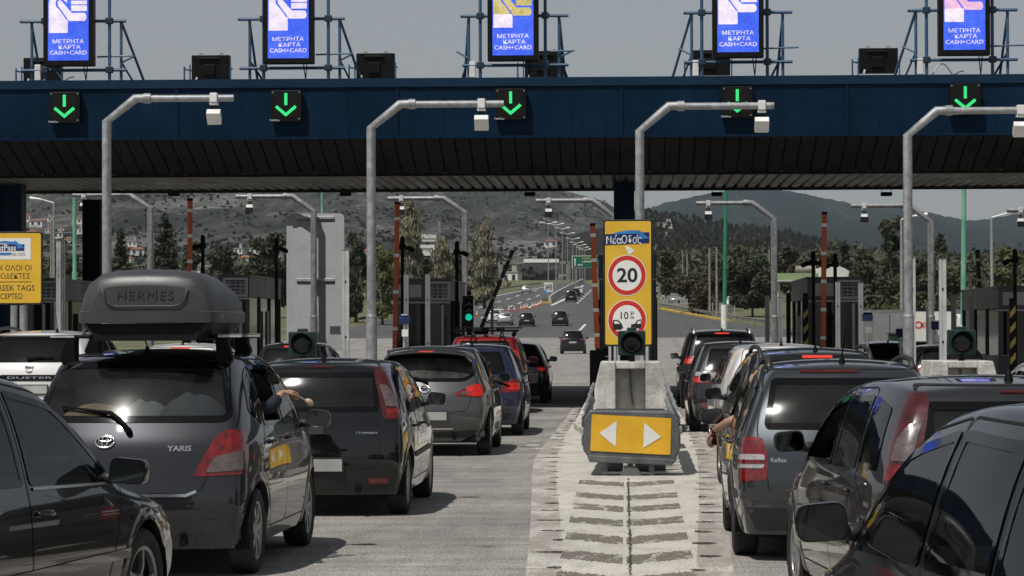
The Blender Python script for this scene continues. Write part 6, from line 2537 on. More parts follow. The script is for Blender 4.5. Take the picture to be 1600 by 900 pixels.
        s.fn = fnm / (np.linalg.norm(fnm, axis=1)[:, None] + 1e-12)
        s.keep = np.ones(len(fa), bool)
        # axis flip check: normals point outward
        ctr = co[fa].mean(1)
        if ((ctr - np.array([0, L / 2, H / 2])) * s.fn).sum(1).mean() < 0:
            s.nv, s.fn, s.faces = -s.nv, -s.fn, [f[::-1] for f in s.faces]
            s.fa = fa[:, ::-1]
        s.ctr = ctr

    # -- projections
    def hit(s, kind, u, z, sd=1):
        """kind 's' side: u=y, z; 'r' rear: u=x; 't' top: u=x, z=y; 'f' front; 'c' rear corner seen at 35 degrees"""
        if kind == 's': o, d = Vector((sd * 3, u, z)), Vector((-sd, 0, 0))
        elif kind == 'r': o, d = Vector((u, -3, z)), Vector((0, 1, 0))
        elif kind == 'f': o, d = Vector((u, s.L + 3, z)), Vector((0, -1, 0))
        elif kind == 't': o, d = Vector((u, z, 4)), Vector((0, 0, -1))
        elif kind in ('c', 'g'):
            ca, sa = math.cos(R(38)), math.sin(R(38))
            if kind == 'c': o, d = Vector((sd * u * ca, u * sa, z)) - Vector((-sd * sa, ca, 0)) * 6, Vector((-sd * sa, ca, 0))
            else: o, d = Vector((sd * u * ca, s.L - u * sa, z)) - Vector((-sd * sa, -ca, 0)) * 6, Vector((-sd * sa, -ca, 0))
        h = s.bvh.ray_cast(o, d)
        if h[0] is None:
            p = s.bvh.find_nearest(o + d * (2.2 if kind in 'srf' else 6 if kind in 'cg' else 2.6))
            nn = p[1]
            return p[0], (nn if nn.dot(d) < 0 else -nn)
        nn = h[1]
        return h[0], (nn if nn.dot(d) < 0 else -nn)

    def to_c(s, kind, u, z, sd=1, mode='c'):
        """a point given on the rear ('r') or the side ('s') as corner coordinates"""
        if kind == 'k':
            p = s.corner(u, z, sd)
        else:
            p, n = s.hit(kind, u * (sd if kind == 'r' else 1), z, sd)
        ca, sa = math.cos(R(38)), math.sin(R(38))
        y = p.y if mode == 'c' else s.L - p.y
        return (abs(p.x) * ca + y * sa, z)

    def corner(s, t, z, sd=1):
        """a point on the rear corner at height z, t metres from the corner line: minus towards the tail, plus along the flank"""
        key = round(z, 3)
        if not hasattr(s, '_cc'): s._cc = {}
        if key not in s._cc:
            pts, nn = [], []
            for k in range(121):
                a = R(2 + 118 * k / 120)
                h = s.bvh.ray_cast(Vector((0.15, 1.0, z)), Vector((math.sin(a), -math.cos(a), 0)))
                if h[0] is None: continue
                n = h[1] if h[1].x - h[1].y > 0 else -h[1]
                pts.append(h[0])
                nn.append(math.degrees(math.atan2(n.x, -n.y)))
            i = next((i for i, a in enumerate(nn) if a > 48), len(nn) // 2)
            arc = [0.0]
            for q in range(1, len(pts)): arc.append(arc[-1] + (pts[q] - pts[q - 1]).length)
            s._cc[key] = (pts, [a - arc[i] for a in arc])
        pts, arc = s._cc[key]
        xs = [np.interp(t, arc, [p[q] for p in pts]) for q in range(3)]
        return Vector((sd * xs[0], xs[1], z))

    def patch(s, name, mats, kind, poly, off=0.004, sd=1, parent=None, skirt=0.012, step=0.07, smooth=True, mb_only=False, inner=None, inner_mat=1):
        """a sheet of the given outline lying on the shell"""
        bm = bmesh.new()
        vs = [bm.verts.new((p[0], p[1], 0)) for p in poly]
        f0 = bm.faces.new(vs)
        xs = [p[0] for p in poly]
        zs = [p[1] for p in poly]
        for ax, (lo, hi) in enumerate(((min(xs), max(xs)), (min(zs), max(zs)))):
            n = max(1, int((hi - lo) / step))
            for i in range(1, n):
                c = lo + (hi - lo) * i / n
                co = (c, 0, 0) if ax == 0 else (0, c, 0)
                no = (1, 0, 0) if ax == 0 else (0, 1, 0)
                bmesh.ops.bisect_plane(bm, geom=bm.verts[:] + bm.edges[:] + bm.faces[:], plane_co=co, plane_no=no, dist=1e-5)
        bmesh.ops.triangulate(bm, faces=[f for f in bm.faces if len(f.verts) > 4])
        nm = {}
        for v in bm.verts:
            p, n = s.hit(kind, v.co.x, v.co.y, sd)
            nm[v] = n
            v.co = p + n * off
        if skirt:
            be = [e for e in bm.edges if e.is_boundary]
            r = bmesh.ops.extrude_edge_only(bm, edges=be)
            newv = [g for g in r['geom'] if isinstance(g, bmesh.types.BMVert)]
            for v in newv:
                best = None
                for e in v.link_edges:
                    o = e.other_vert(v)
                    if o in nm and (o.co - v.co).length < 1e-6: best = o
                if best is not None: v.co = v.co - nm[best] * skirt
        bmesh.ops.recalc_face_normals(bm, faces=bm.faces)
        # outward
        k = 0
        for v, n in nm.items():
            if v.is_valid: k += 1 if v.normal.dot(n) > 0 else -1
        bm.normal_update()
        k = sum(1 if v.normal.dot(n) > 0 else -1 for v, n in nm.items())
        if k < 0: bmesh.ops.reverse_faces(bm, faces=bm.faces)
        me = bpy.data.meshes.new(name)
        bm.to_mesh(me)
        bm.free()
        if smooth:
            me.polygons.foreach_set('use_smooth', [True] * len(me.polygons))
            me.set_sharp_from_angle(angle=R(40))
        for m_ in (mats if isinstance(mats, (list, tuple)) else [mats]): me.materials.append(m_)
        o = bpy.data.objects.new(name, me)
        col.objects.link(o)
        o.parent = parent or s.root
        return o

    def ring(s, name, mat, kind, outer, inner, off, sd, parent):
        """a closed band between two outlines of equal point count"""
        mb = MB()
        vs, fs = [], []
        n = len(outer)
        for a, b_ in zip(outer, inner):
            pa, na = s.hit(kind, a[0], a[1], sd)
            pb, nb = s.hit(kind, b_[0], b_[1], sd)
            vs += [pa + na * off, pb + nb * off, pb + nb * (off - 0.02)]
        for i in range(n):
            j = (i + 1) % n
            fs += [(3 * i, 3 * i + 1, 3 * j + 1, 3 * j), (3 * i + 1, 3 * i + 2, 3 * j + 2, 3 * j + 1)]
        mb.add(vs, fs)
        return mb.build(name, mat, parent, smooth=50)

    @staticmethod
    def inset(poly, d):
        n = len(poly)
        ar = sum(poly[i][0] * poly[(i + 1) % n][1] - poly[(i + 1) % n][0] * poly[i][1] for i in range(n))
        sg = 1 if ar > 0 else -1
        out = []
        for i in range(n):
            p0, p1, p2 = Vector(poly[i - 1]), Vector(poly[i]), Vector(poly[(i + 1) % n])
            a, b_ = (p1 - p0), (p2 - p1)
            if a.length < 1e-9 or b_.length < 1e-9:
                out.append(tuple(p1)); continue
            a.normalize(); b_.normalize()
            na, nb = Vector((-a.y, a.x)) * sg, Vector((-b_.y, b_.x)) * sg
            m_ = na + nb
            if m_.length < 1e-6: m_ = na
            m_.normalize()
            k = d / max(0.45, m_.dot(na))
            q = p1 + m_ * k
            out.append((q.x, q.y))
        return out

    def densify(s, poly, step=0.08):
        out = []
        n = len(poly)
        for i in range(n):
            a, b_ = poly[i], poly[(i + 1) % n]
            L = math.hypot(b_[0] - a[0], b_[1] - a[1])
            k = max(1, int(L / step))
            for j in range(k): out.append((a[0] + (b_[0] - a[0]) * j / k, a[1] + (b_[1] - a[1]) * j / k))
        return out

    def window(s, name, kind, poly, glass, sd=1, parent=None, frit=0.035, hole=True, off=0.005, r=0.04):
        poly = rpoly(poly, r, 3)
        dp = s.densify(poly)
        inn = s.inset(dp, frit)
        g = s.patch(name, glass, kind, s.inset(poly, frit * 0.5), off=off - 0.003, sd=sd, parent=parent, skirt=0)
        s.ring('window_seal', FRIT, kind, dp, inn, off, sd, g)
        if hole: s.cut(kind, poly, 0.010, sd)
        return g

    def cut(s, kind, poly, margin, sd=1):
        co = s.co
        ax = {'s': (1, 2), 'r': (0, 2), 'f': (0, 2), 't': (0, 1)}[kind]
        pts = co[:, list(ax)]
        ok = poly_contains(poly, pts) & (poly_dist(poly, pts) > margin)
        fm = ok[s.fa].all(1)
        if kind == 's': fm &= (s.fn[:, 0] * sd > 0.15)
        if kind == 'r': fm &= (s.fn[:, 1] < -0.1)
        if kind == 'f': fm &= (s.fn[:, 1] > 0.1)
        s.keep &= ~fm

    def region(s, kind, poly, sd=1):
        ax = {'s': (1, 2), 'r': (0, 2), 'f': (0, 2), 't': (0, 1)}[kind]
        pts = s.ctr[:, list(ax)]
        ok = poly_contains(poly, pts)
        if kind == 's': ok &= (s.fn[:, 0] * sd > 0.1)
        if kind == 'r': ok &= (s.fn[:, 1] < -0.02) & (s.ctr[:, 1] < s.L * 0.3)
        return ok

    def emit(s, name, mask, mat, parent=None, lining=True):
        idx = np.nonzero(mask)[0]
        fa = s.fa[idx]
        used = np.unique(fa)
        mp = np.full(len(s.co), -1)
        mp[used] = np.arange(len(used))
        vs = s.co[used]
        nv = s.nv[used]
        fs = mp[fa]
        nf = len(fs)
        mi = [0] * nf
        V = vs.tolist()
        Fc = fs.tolist()
        NV = nv.tolist()
        if lining:
            up_ = s.ctr[idx][:, 2] > s.sp.get('belt', 0.92) - 0.45
            f2 = fs[up_]
            V += (vs - nv * 0.018).tolist()
            NV += (-nv).tolist()
            Fc += (f2[:, ::-1] + len(vs)).tolist()
            mi += [1] * len(f2)
        me = bpy.data.meshes.new(name)
        me.from_pydata(V, [], Fc)
        me.materials.append(mat)
        me.materials.append(LINING)
        me.polygons.foreach_set('material_index', mi)
        me.polygons.foreach_set('use_smooth', [True] * len(me.polygons))
        me.update()
        me.normals_split_custom_set_from_vertices(NV)
        o = bpy.data.objects.new(name, me)
        col.objects.link(o)
        o.parent = parent or s.root
        return o

    def strip(s, name, mat, kind, pts, w=0.007, off=0.0035, sd=1, parent=None, closed=False):
        """a thin line along the shell (panel gaps, mouldings)"""
        q = s.densify(pts, 0.05)
        if not closed:
            # drop the wrap-around part of densify
            n = max(1, int(math.hypot(pts[0][0] - pts[-1][0], pts[0][1] - pts[-1][1]) / 0.05))
            q = q[:len(q) - n] + [pts[-1]]
        mb = MB()
        vs, fs = [], []
        N = len(q)
        for i, p in enumerate(q):
            a = Vector(q[i - 1] if (i > 0 or closed) else q[0])
            b_ = Vector(q[(i + 1) % N] if (i < N - 1 or closed) else q[-1])
            t = (b_ - a)
            t = t.normalized() if t.length > 1e-9 else Vector((1, 0))
            nrm = Vector((-t.y, t.x)) * w / 2
            for sg in (-1, 1):
                h, n = s.hit(kind, p[0] + nrm.x * sg, p[1] + nrm.y * sg, sd)
                vs.append(h + n * off)
        for i in range(N if closed else N - 1):
            j = (i + 1) % N
            fs.append((2 * i, 2 * i + 1, 2 * j + 1, 2 * j))
        mb.add(vs, fs)
        return mb.build(name, mat, parent or s.root, smooth=True)

    def text(s, txt, kind, cx, cz, h, w, mat=None, off=0.006, parent=None, bold=0.02, sd=1):
        vs, fs = text_mesh(txt, 1.0, 'CENTER', bold, 1.0)
        xs = [v[0] for v in vs]
        zs = [v[1] for v in vs]
        sx, sz = w / (max(xs) - min(xs)), h / (max(zs) - min(zs))
        mx, mz = (max(xs) + min(xs)) / 2, (max(zs) + min(zs)) / 2
        mb = MB()
        out = []
        for v in vs:
            p, n = s.hit(kind, cx + (v[0] - mx) * sx, cz + (v[1] - mz) * sz, sd)
            out.append(p + n * off)
        mb.add(out, fs)
        return mb.build('lettering', mat or CHROME, parent or s.root, fix=False)

    def frame_at(s, kind, u, z, sd=1):
        p, n = s.hit(kind, u, z, sd)
        upv = Vector((0, 0, 1))
        x = upv.cross(n).normalized() * 1.0
        y = n.cross(x).normalized()
        return p, x, y, n

    def emblem(s, kind, u, z, curves, r=0.006, mat=None, parent=None, off=0.008):
        """tubes drawn on the shell, each curve a list of (x,z) offsets"""
        p, x, y, n = s.frame_at(kind, u, z)
        mb = MB()
        for c in curves:
            mb.tube([p + n * off + x * a + y * b_ for a, b_ in c], r, 6)
        return mb.build('emblem', mat or CHROME, parent or s.root, smooth=True)

    # -- wheels
    def wheel(s, y, sd, style='cover', w=0.19, mat=None, spokes=7):
        r = s.wr
        x = sd * (s.W / 2 - w / 2 - 0.025)
        e = bpy.data.objects.new('wheel', None)
        e.empty_display_size = 0.1
        col.objects.link(e)
        e.parent = s.root
        e.location = (x, y, r)
        rr_ = r * 0.66
        mb = MB()
        h = w / 2
        prof = [(rr_, -h * 0.75), (rr_ + 0.02, -h * 0.92), (r * 0.86, -h), (r * 0.955, -h * 0.9), (r * 0.99, -h * 0.72), (r, -h * 0.4), (r * 0.994, -h * 0.36), (r, -h * 0.3), (r, h * 0.3), (r * 0.994, h * 0.36), (r, h * 0.4), (r * 0.99, h * 0.72), (r * 0.955, h * 0.9), (r * 0.86, h), (rr_ + 0.02, h * 0.92), (rr_, h * 0.75)]
        mb.lathe(prof, (0, 0, 0), 'X', 36)
        mb.build('tyre', TYRE, e, smooth=50)
        mb = MB()
        # dish
        mb.lathe([(rr_, sd * h * 0.75), (rr_ * 0.97, sd * h * 0.72), (rr_ * 0.93, sd * h * 0.42), (0.02, sd * h * 0.1)], (0, 0, 0), 'X', 30, mi=1)
        mb.lathe([(rr_ * 1.0, sd * h * 0.72), (rr_ * 1.03, sd * h * 0.86), (rr_ * 0.94, sd * h * 0.80), (rr_ * 0.91, sd * h * 0.5)], (0, 0, 0), 'X', 30)
        mb.lathe([(0.0, sd * h * 0.80), (0.03, sd * h * 0.80), (0.062, sd * h * 0.70), (0.075, sd * h * 0.45)], (0, 0, 0), 'X', 16)
        nsp = spokes
        for k in range(nsp):
            a = 2 * math.pi * k / nsp + 0.2
            ca, sa = math.cos(a), math.sin(a)
            w0, w1 = (0.036, 0.062) if style == 'cover' else (0.022, 0.028)
            w0 *= r / 0.3; w1 *= r / 0.3
            pts = []
            for (rad, wd, hh) in ((0.05, w0, 0.72), (rr_ * 0.55, (w0 + w1) / 2, 0.82), (rr_ * 0.96, w1, 0.76)):
                for sg in (-1, 1):
                    pts.append((sd * h * hh, ca * rad - sa * wd * sg * 0.5, sa * rad + ca * wd * sg * 0.5))
            pts += [(p[0] - sd * 0.02, p[1], p[2]) for p in pts]
            mb.add(pts, [(0, 1, 3, 2), (2, 3, 5, 4), (0, 2, 8, 6), (2, 4, 10, 8), (1, 7, 9, 3), (3, 9, 11, 5)])
        mb.build('rim', [mat or RIM, BLK], e, smooth=35)
        return e

    def arches(s, lip_mat=None, lip=0.062, R_=None):
        Ra = R_ or s.wr + 0.038
        for y in (s.yr, s.yf):
            c = np.array([y, s.wr + 0.01])
            d = np.linalg.norm(s.co[:, [1, 2]] - c, axis=1)
            ok = d < Ra
            fm = ok[s.fa].any(1) & (np.abs(s.ctr[:, 0]) > s.W * 0.30)
            s.keep &= ~fm
        for sd in (-1, 1):
            for y in (s.yr, s.yf):
                zc = s.wr + 0.01
                n = 26
                z0 = s.sp.get('z0', 0.2) + 0.015
                amin = math.asin(max(-0.95, (z0 - zc) / (Ra + lip)))
                mb = MB()
                vs, fs = [], []
                for k in range(n + 1):
                    a = amin + (math.pi - 2 * amin) * k / n
                    for rad, of in ((Ra + lip, 0.001), (Ra + lip * 0.8, 0.006), (Ra - 0.002, 0.008), (Ra - 0.010, -0.03)):
                        p, nn = s.hit('s', y + rad * math.cos(a), zc + rad * math.sin(a), sd)
                        nn = Vector((sd, 0, 0)) if nn.x * sd < 0.3 else nn
                        vs.append(p + nn * of)
                for k in range(n):
                    for j in range(3):
                        fs.append((4 * k + j, 4 * k + j + 1, 4 * k + 5 + j, 4 * k + 4 + j))
                mb.add(vs, fs)
                mb.build('wheel_arch', lip_mat or s.paint, s.root, smooth=40)
                # liner
                mb = MB()
                prof = []
                rings = []
                for k in range(15):
                    a = -0.35 + (math.pi + 0.7) * k / 14
                    px_, pz = y + (Ra + 0.012) * math.cos(a), zc + (Ra + 0.012) * math.sin(a)
                    rings.append([(sd * (s.W / 2 - 0.035), px_, pz), (sd * (s.W / 2 - 0.40), px_, pz)])
                mb.loft(rings, closed=False)
                inner = [rg[1] for rg in rings]
                mb.add(inner, [tuple(range(len(inner)))])
                mb.build('arch_liner', BLK, s.root, fix=False)

    def mirror(s, y, z, mat=None, glass=True, w=0.20, h=0.14, tilt=0.0):
        for sd in (-1, 1):
            p, n = s.hit('s', y, z, sd)
            c = Vector((sd * (abs(p.x) + 0.04 + w / 2), y + 0.02, z + 0.03))
            mb = MB()
            rings = []
            for (yy_, k) in ((-0.055, 0.97), (-0.04, 1.0), (0.0, 0.98), (0.045, 0.82), (0.075, 0.45)):
                rings.append([(c.x + sd * px_ * k, c.y + yy_, c.z + pz * k) for px_, pz in rpoly([(-w / 2, -h * 0.42), (w / 2 * 0.9, -h * 0.5), (w / 2, h * 0.38), (-w / 2 * 0.8, h * 0.5)], 0.045, 4)])
            mb.loft(rings)
            o = mb.build('mirror', mat or s.paint, s.root, smooth=50)
            mb = MB()
            mb.prism([(c.x + sd * px_, c.z + pz) for px_, pz in rpoly([(-w / 2 + .016, -h * 0.40), (w / 2 * 0.88, -h * 0.44), (w / 2 - .016, h * 0.32), (-w / 2 * 0.74, h * 0.43)], 0.04, 4)], c.y - 0.062, c.y - 0.056, 'XZ')
            mb.build('mirror_glass', MIRG, o)
            mb = MB()
            mb.tube([(sd * (abs(p.x) - 0.02), y + 0.03, z - 0.01), (c.x - sd * w * 0.3, c.y + 0.02, c.z - h * 0.30)], [0.035, 0.025], 8)
            mb.build('mirror_arm', TRIM, o, smooth=True)

    def handle(s, y, z, parent, sd, mat=None, w=0.19):
        mb = MB()
        pts = []
        for k in range(7):
            u = y - w / 2 + w * k / 6
            p, n = s.hit('s', u, z + 0.004 * math.sin(k), sd)
            pts.append(p + n * (0.008 + 0.028 * math.sin(math.pi * k / 6)))
        mb.tube(pts, [0.011, 0.014, 0.016, 0.016, 0.016, 0.014, 0.011], 6)
        return mb.build('handle', mat or s.paint, parent, smooth=True)

    def plate(s, cx, cz, parent=None, w=0.52, h=0.11, kind='r'):
        mb = MB()
        p, x, y, n = s.frame_at(kind, cx, cz)
        x = Vector((1, 0, 0))
        q = p + n * 0.012
        for (ww, hh, o, mi) in ((w + 0.03, h + 0.03, 0.0, 1), (w, h, 0.006, 0)):
            vs = [q + n * o + x * sx * ww / 2 + y * sz * hh / 2 for sx, sz in ((-1, -1), (1, -1), (1, 1), (-1, 1))]
            vs2 = [v - n * (0.02 + o) for v in vs]
            mb.add(vs + vs2, [(0, 1, 2, 3), (0, 4, 5, 1), (1, 5, 6, 2), (2, 6, 7, 3), (3, 7, 4, 0)], mi)
        return mb.build('number_plate', [PLATE, TRIM], parent or s.root)

    def wiper(s, pivot, tip, elbow=None, parent=None):
        mb = MB()
        a = s.hit('r', *pivot)
        b_ = s.hit('r', *tip)
        pts = []
        for t in np.linspace(0, 1, 8):
            u = pivot[0] + (tip[0] - pivot[0]) * t
            z = pivot[1] + (tip[1] - pivot[1]) * t
            if elbow: z += elbow * math.sin(min(1, t * 3) * math.pi / 2)
            p, n = s.hit('r', u, z)
            pts.append(p + n * (0.035 if t < 0.4 else 0.028))
        mb.tube(pts, [0.017, 0.016, 0.015, 0.013, 0.011, 0.009, 0.008, 0.007], 6)
        bl = []
        for t in np.linspace(0.35, 1.0, 6):
            u = pivot[0] + (tip[0] - pivot[0]) * t
            z = pivot[1] + (tip[1] - pivot[1]) * t + (elbow or 0)
            p, n = s.hit('r', u, z - 0.012)
            bl.append(p + n * 0.014)
        mb.tube(bl, 0.009, 5)
        p, n = s.hit('r', *pivot)
        mb.tube([p, p + n * 0.045], [0.026, 0.02], 8)
        return mb.build('wiper', BLK, parent or s.root, smooth=True)

    def seats(s, rear=True, passenger=False, extra=None):
        yb = s.sp.get('cowl', s.L * 0.735)
        zs = 0.52
        mb = MB()
        # cabin floor and dashboard
        w = s.W / 2 - 0.09
        mb.box((0, s.L * 0.45, 0.30), (2 * w, s.L * 0.80, 0.10))
        mb.box((0, 0.24, 0.60), (2 * w - 0.15, 0.10, 0.6))
        mb.prism([(yb - 0.50, 0.62), (yb - 0.55, s.sp.get('belt', 0.92) - 0.08), (yb - 0.30, s.sp.get('belt', 0.92) - 0.02), (yb + 0.05, s.sp.get('belt', 0.92) - 0.06), (yb + 0.05, 0.4)], -w, w, 'YZ')
        mb.build('dashboard', LINING, s.root, bevel=0.03)

        def seat(x, y, wd, head):
            mb = MB()
            mb.box((x, y + 0.30, 0.47), (wd, 0.50, 0.16))
            mb.prism([(y + 0.0, 0.50), (y + 0.16, 0.50), (y + 0.03, 1.02), (y - 0.02, 1.09), (y - 0.10, 1.07), (y - 0.13, 0.98)], x - wd / 2, x + wd / 2, 'YZ')
            mb.build('seat', SEATM, s.root, bevel=0.05)
            for hx in head:
                mb = MB()
                mb.prism(rrect(x + hx - 0.13, 1.13, x + hx + 0.13, 1.32, 0.06), y - 0.13, y - 0.03, 'XZ')
                for q in (-0.05, 0.05): mb.tube([(x + hx + q, y - 0.08, 1.05), (x + hx + q, y - 0.08, 1.15)], 0.008, 5)
                mb.build('headrest', SEATM, s.root, bevel=0.03)
        seat(-0.36, yb - 1.28, 0.50, [0])
        seat(0.36, yb - 1.28, 0.50, [0])
        if rear: seat(0, yb - 2.12, 1.24, [-0.38, 0.38])
        mb = MB()
        c = Vector((-0.36, yb - 0.62, 0.86))
        pts = [c + Vector((0.185 * math.cos(t), 0.07 * math.sin(t), 0.175 * math.sin(t))) for t in np.linspace(0, 2 * math.pi, 25)]
        mb.tube(pts, 0.017, 6, cap=False)
        mb.tube([c, c + Vector((0, 0.2, -0.1))], 0.05, 6)
        mb.tube([c + Vector((-0.17, 0, 0)), c + Vector((0.17, 0, 0))], 0.018, 5)
        mb.build('steering_wheel', BLK, s.root, smooth=True)
        mb = MB()
        mb.box((0, yb - 0.56, s.sp['H'] - 0.17), (0.22, 0.03, 0.06))
        mb.build('rear_view_mirror', BLK, s.root, bevel=0.01)

    # -- everything common
    def finish(s, paint_m, glass=None, lod_holes=True, rear_glass=None, side_glass=None, tail=None, seams=True, style='cover', rim=None, spokes=7,
               rg=None, dlo=None, tg=None, lamps=True, arch_mat=None, bumper_mat=None, handle_mat=None, mirror_mat=None, mirror_z=None, seats=True, high=None, antenna=None, qwin=True, mw=0.20, mh=0.14, front=True):
        sp = s.sp
        s.paint = paint_m
        L, W, H = s.L, s.W, s.H
        belt, beltf = sp.get('belt', 0.92), sp.get('belt_f', sp.get('belt', 0.92) - 0.06)
        yc, ya = sp.get('cowl', L * 0.735), sp.get('roof_f', L * 0.56)
        rgl = rear_glass or GL_DARK
        sgl = side_glass or GL_CLEAR
        s.arches(arch_mat)
        # windscreen
        wpoly = [(-0.60 * W / 2 / 0.85, H - 0.13), (0.60 * W / 2 / 0.85, H - 0.13), (0.72 * W / 2 / 0.85, beltf + 0.07), (-0.72 * W / 2 / 0.85, beltf + 0.07)]
        s.window('windscreen', 'f', wpoly, GL_CLEAR, hole=lod_holes, frit=0.05, r=0.08)
        # tailgate with the rear window
        bel = lambda y: belt + (beltf - belt) * min(1, max(0, y / yc)) + 0.02
        zt = lambda y: s.roofz(y) - 0.075
        mask_tg = np.zeros(len(s.fa), bool)
        s.tail_root = s.root
        rg = rg or [(0.50, belt + 0.05), (0.44, H - 0.13)]
        rpts = [(x, z) for x, z in rg] + [(-x, z) for x, z in reversed(rg)]
        tgp = tg or [(0.60 * W / 2 / 0.85, 0.42), (0.66 * W / 2 / 0.85, 0.75), (0.62 * W / 2 / 0.85, belt + 0.02), (0.52 * W / 2 / 0.85, H - 0.075)]
        tpoly = [(x, z) for x, z in tgp] + [(-x, z) for x, z in reversed(tgp)]
        tpoly_r = rpoly(tpoly, 0.07, 3)
        # side glass
        dl = dlo or {}
        yB = dl.get('B', yc - 1.28)
        yC = dl.get('C', yc - 2.02)
        yD = dl.get('D', None)
        a0 = (yc - 0.20, bel(yc) + 0.02)
        apl = lambda z: yc + (ya - yc) * (z - beltf) / (H - 0.06 - beltf) - 0.15
        fz = zt(apl(H - 0.12))
        front_p = [(yB + 0.035, bel(yB)), (apl(bel(yc)) , bel(yc)), (apl(fz - 0.03), fz - 0.03), (apl(fz) - 0.10, fz), (yB + 0.035, zt(yB))]
        ct = dl.get('ctop', yC + 0.06)
        rear_p = [(yC, bel(yC)), (yB - 0.035, bel(yB)), (yB - 0.035, zt(yB)), (ct, zt(ct) - dl.get('cdrop', 0.0))]
        wins = []
        for sd in (-1, 1):
            wins.append(('front', front_p, sd))
            wins.append(('rear', rear_p, sd))
            if yD is not None:
                dt = dl.get('dtop', yD + 0.1)
                q = [(yD, bel(yD) + dl.get('dlift', 0.0)), (yC - 0.05, bel(yC)), (ct - 0.05, zt(ct) - dl.get('cdrop', 0.0)), (dt, zt(dt) - dl.get('ddrop', 0.02))]
                wins.append(('quarter', q, sd))
        # doors: regions of the shell with a gap line round them
        z_s = sp.get('z0', 0.2) + 0.10
        fd = [(yB, z_s), (yB + 0.98, z_s), (yB + 1.04, 0.45), (yc - 0.08, beltf - 0.05), (apl(beltf + 0.02) + 0.06, beltf + 0.05), (apl(fz) + 0.03, fz + 0.005), (apl(fz) - 0.08, fz + 0.04), (yB, zt(yB) + 0.04)]
        Ra = s.wr + 0.10
        rdp = [(yB, z_s), (s.yr + Ra + 0.10, z_s), (s.yr + Ra + 0.02, 0.45), (s.yr + Ra * 0.70, 0.66), (s.yr + 0.12, 0.78), (yC - 0.03, bel(yC) - 0.03), (ct - 0.025, zt(ct) + 0.02), (ct + 0.08, zt(ct + .08) + 0.04), (yB, zt(yB) + 0.04)]
        doors = []
        for sd in (-1, 1):
            for nm_, pl in (('front', fd), ('rear', rdp)):
                pl2 = rpoly(pl, 0.05, 3)
                m_ = s.region('s', pl2, sd)
                doors.append([nm_, sd, pl2, m_])
        tm = s.region('r', tpoly_r)
        for dd in doors: tm &= ~dd[3]
        # cut the window holes
        if lod_holes:
            for nm_, pl, sd in wins:
                if not (nm_ == 'front' and dl.get('open') == sd): pass
                s.cut('s', rpoly(pl, 0.04, 3), 0.010, sd)
            s.cut('r', rpoly(rpts, 0.08, 3), 0.012)
        body_m = s.keep & ~tm
        for dd in doors: body_m &= ~dd[3]
        body = s.emit('body', body_m, paint_m)
        tgo = s.emit('tailgate', tm & s.keep, paint_m)
        s.tailgate = tgo
        s.doors = {}
        for nm_, sd, pl, m_ in doors:
            o = s.emit('door', m_ & s.keep, paint_m)
            s.doors[nm_, sd] = o
            if seams: s.strip('door_seam', SEAM, 's', pl, 0.008, 0.0025, sd, o, closed=True)
            hz = sp.get('handle_z', belt - 0.12)
            hy = yB + 0.16 if nm_ == 'front' else max(s.yr + 0.12, yC + 0.02) + 0.13
            s.handle(hy, hz, o, sd, handle_mat)
        if seams: s.strip('tailgate_seam', SEAM, 'r', tpoly_r, 0.009, 0.0025, 1, tgo, closed=True)
        for nm_, pl, sd in wins:
            par = s.doors.get((nm_, sd), body)
            if (nm_, sd) == dl.get('open'):
                dp = s.densify(rpoly(pl, 0.04, 3))
                s.ring('window_seal', FRIT, 's', dp, s.inset(dp, 0.03), 0.005, sd, par)
                continue
            s.window('side_window', 's', pl, dl.get('dark', sgl) if nm_ != 'front' else sgl, sd, par, hole=False)
        s.rear_window = s.window('rear_window', 'r', rpts, rgl, parent=tgo, hole=False, r=0.08, frit=0.045)
        # underside
        mb = MB()
        mb.box((0, L / 2, sp.get('z0', 0.2) + 0.03), (W - 0.42, L - 0.35, 0.10))
        mb.tube([(0.38, 0.02, 0.25), (0.38, 0.35, 0.25)], 0.028, 8)
        mb.build('underbody', BLK, s.root)
        for y in (s.yr, s.yf):
            for sd in (-1, 1): s.wheel(y, sd, style, mat=rim, spokes=spokes)
        s.mirror(dl.get('mir', yc - 0.26), mirror_z or belt + 0.03, mirror_mat, w=mw, h=mh)
        if seats: s.seats()
        # front lamps and grille
        if front:
            for sd in (-1, 1):
                a = [s.to_c('s', L - 0.62, sp.get('hood', beltf - 0.16) - 0.02, sd, 'g'), s.to_c('s', L - 0.42, sp.get('hood', beltf - 0.16) - 0.15, sd, 'g'), s.to_c('f', 0.42, 0.56, sd, 'g') if False else (W / 2 * 0.50, 0.52), (W / 2 * 0.52, 0.66)]
                s.patch('headlight', LAMP_CLR, 'g', rpoly(a, 0.05, 3), 0.005, sd, s.root)
            s.patch('grille', BLK, 'f', rrect(-0.42, 0.30, 0.42, 0.44, 0.04), 0.004, 1, s.root)
        if high:
            x0, x1, z0_, z1_, mm = high
            s.patch('high_brake_light', mm, 'r', rrect(x0, z0_, x1, z1_, 0.006, 2), 0.008, 1, tgo, step=0.05)
        if antenna:
            y, z_len, lean = antenna
            p, n = s.hit('t', 0.0, y)
            mb = MB()
            mb.lathe([(0.028, -0.01), (0.024, 0.012), (0.012, 0.05), (0.006, 0.06)], p, 'Z', 10)
            mb.tube([p + Vector((0, 0, 0.05)), p + Vector((lean, -z_len * 0.45, z_len))], [0.006, 0.003], 5)
            mb.build('antenna', BLK, s.root, smooth=True)
        return s

    def roofz(s, y):
        """height of the roof edge above a station, near the side"""
        zs = []
        p, n = s.hit('t', s.W / 2 * 0.66, y)
        return p.z

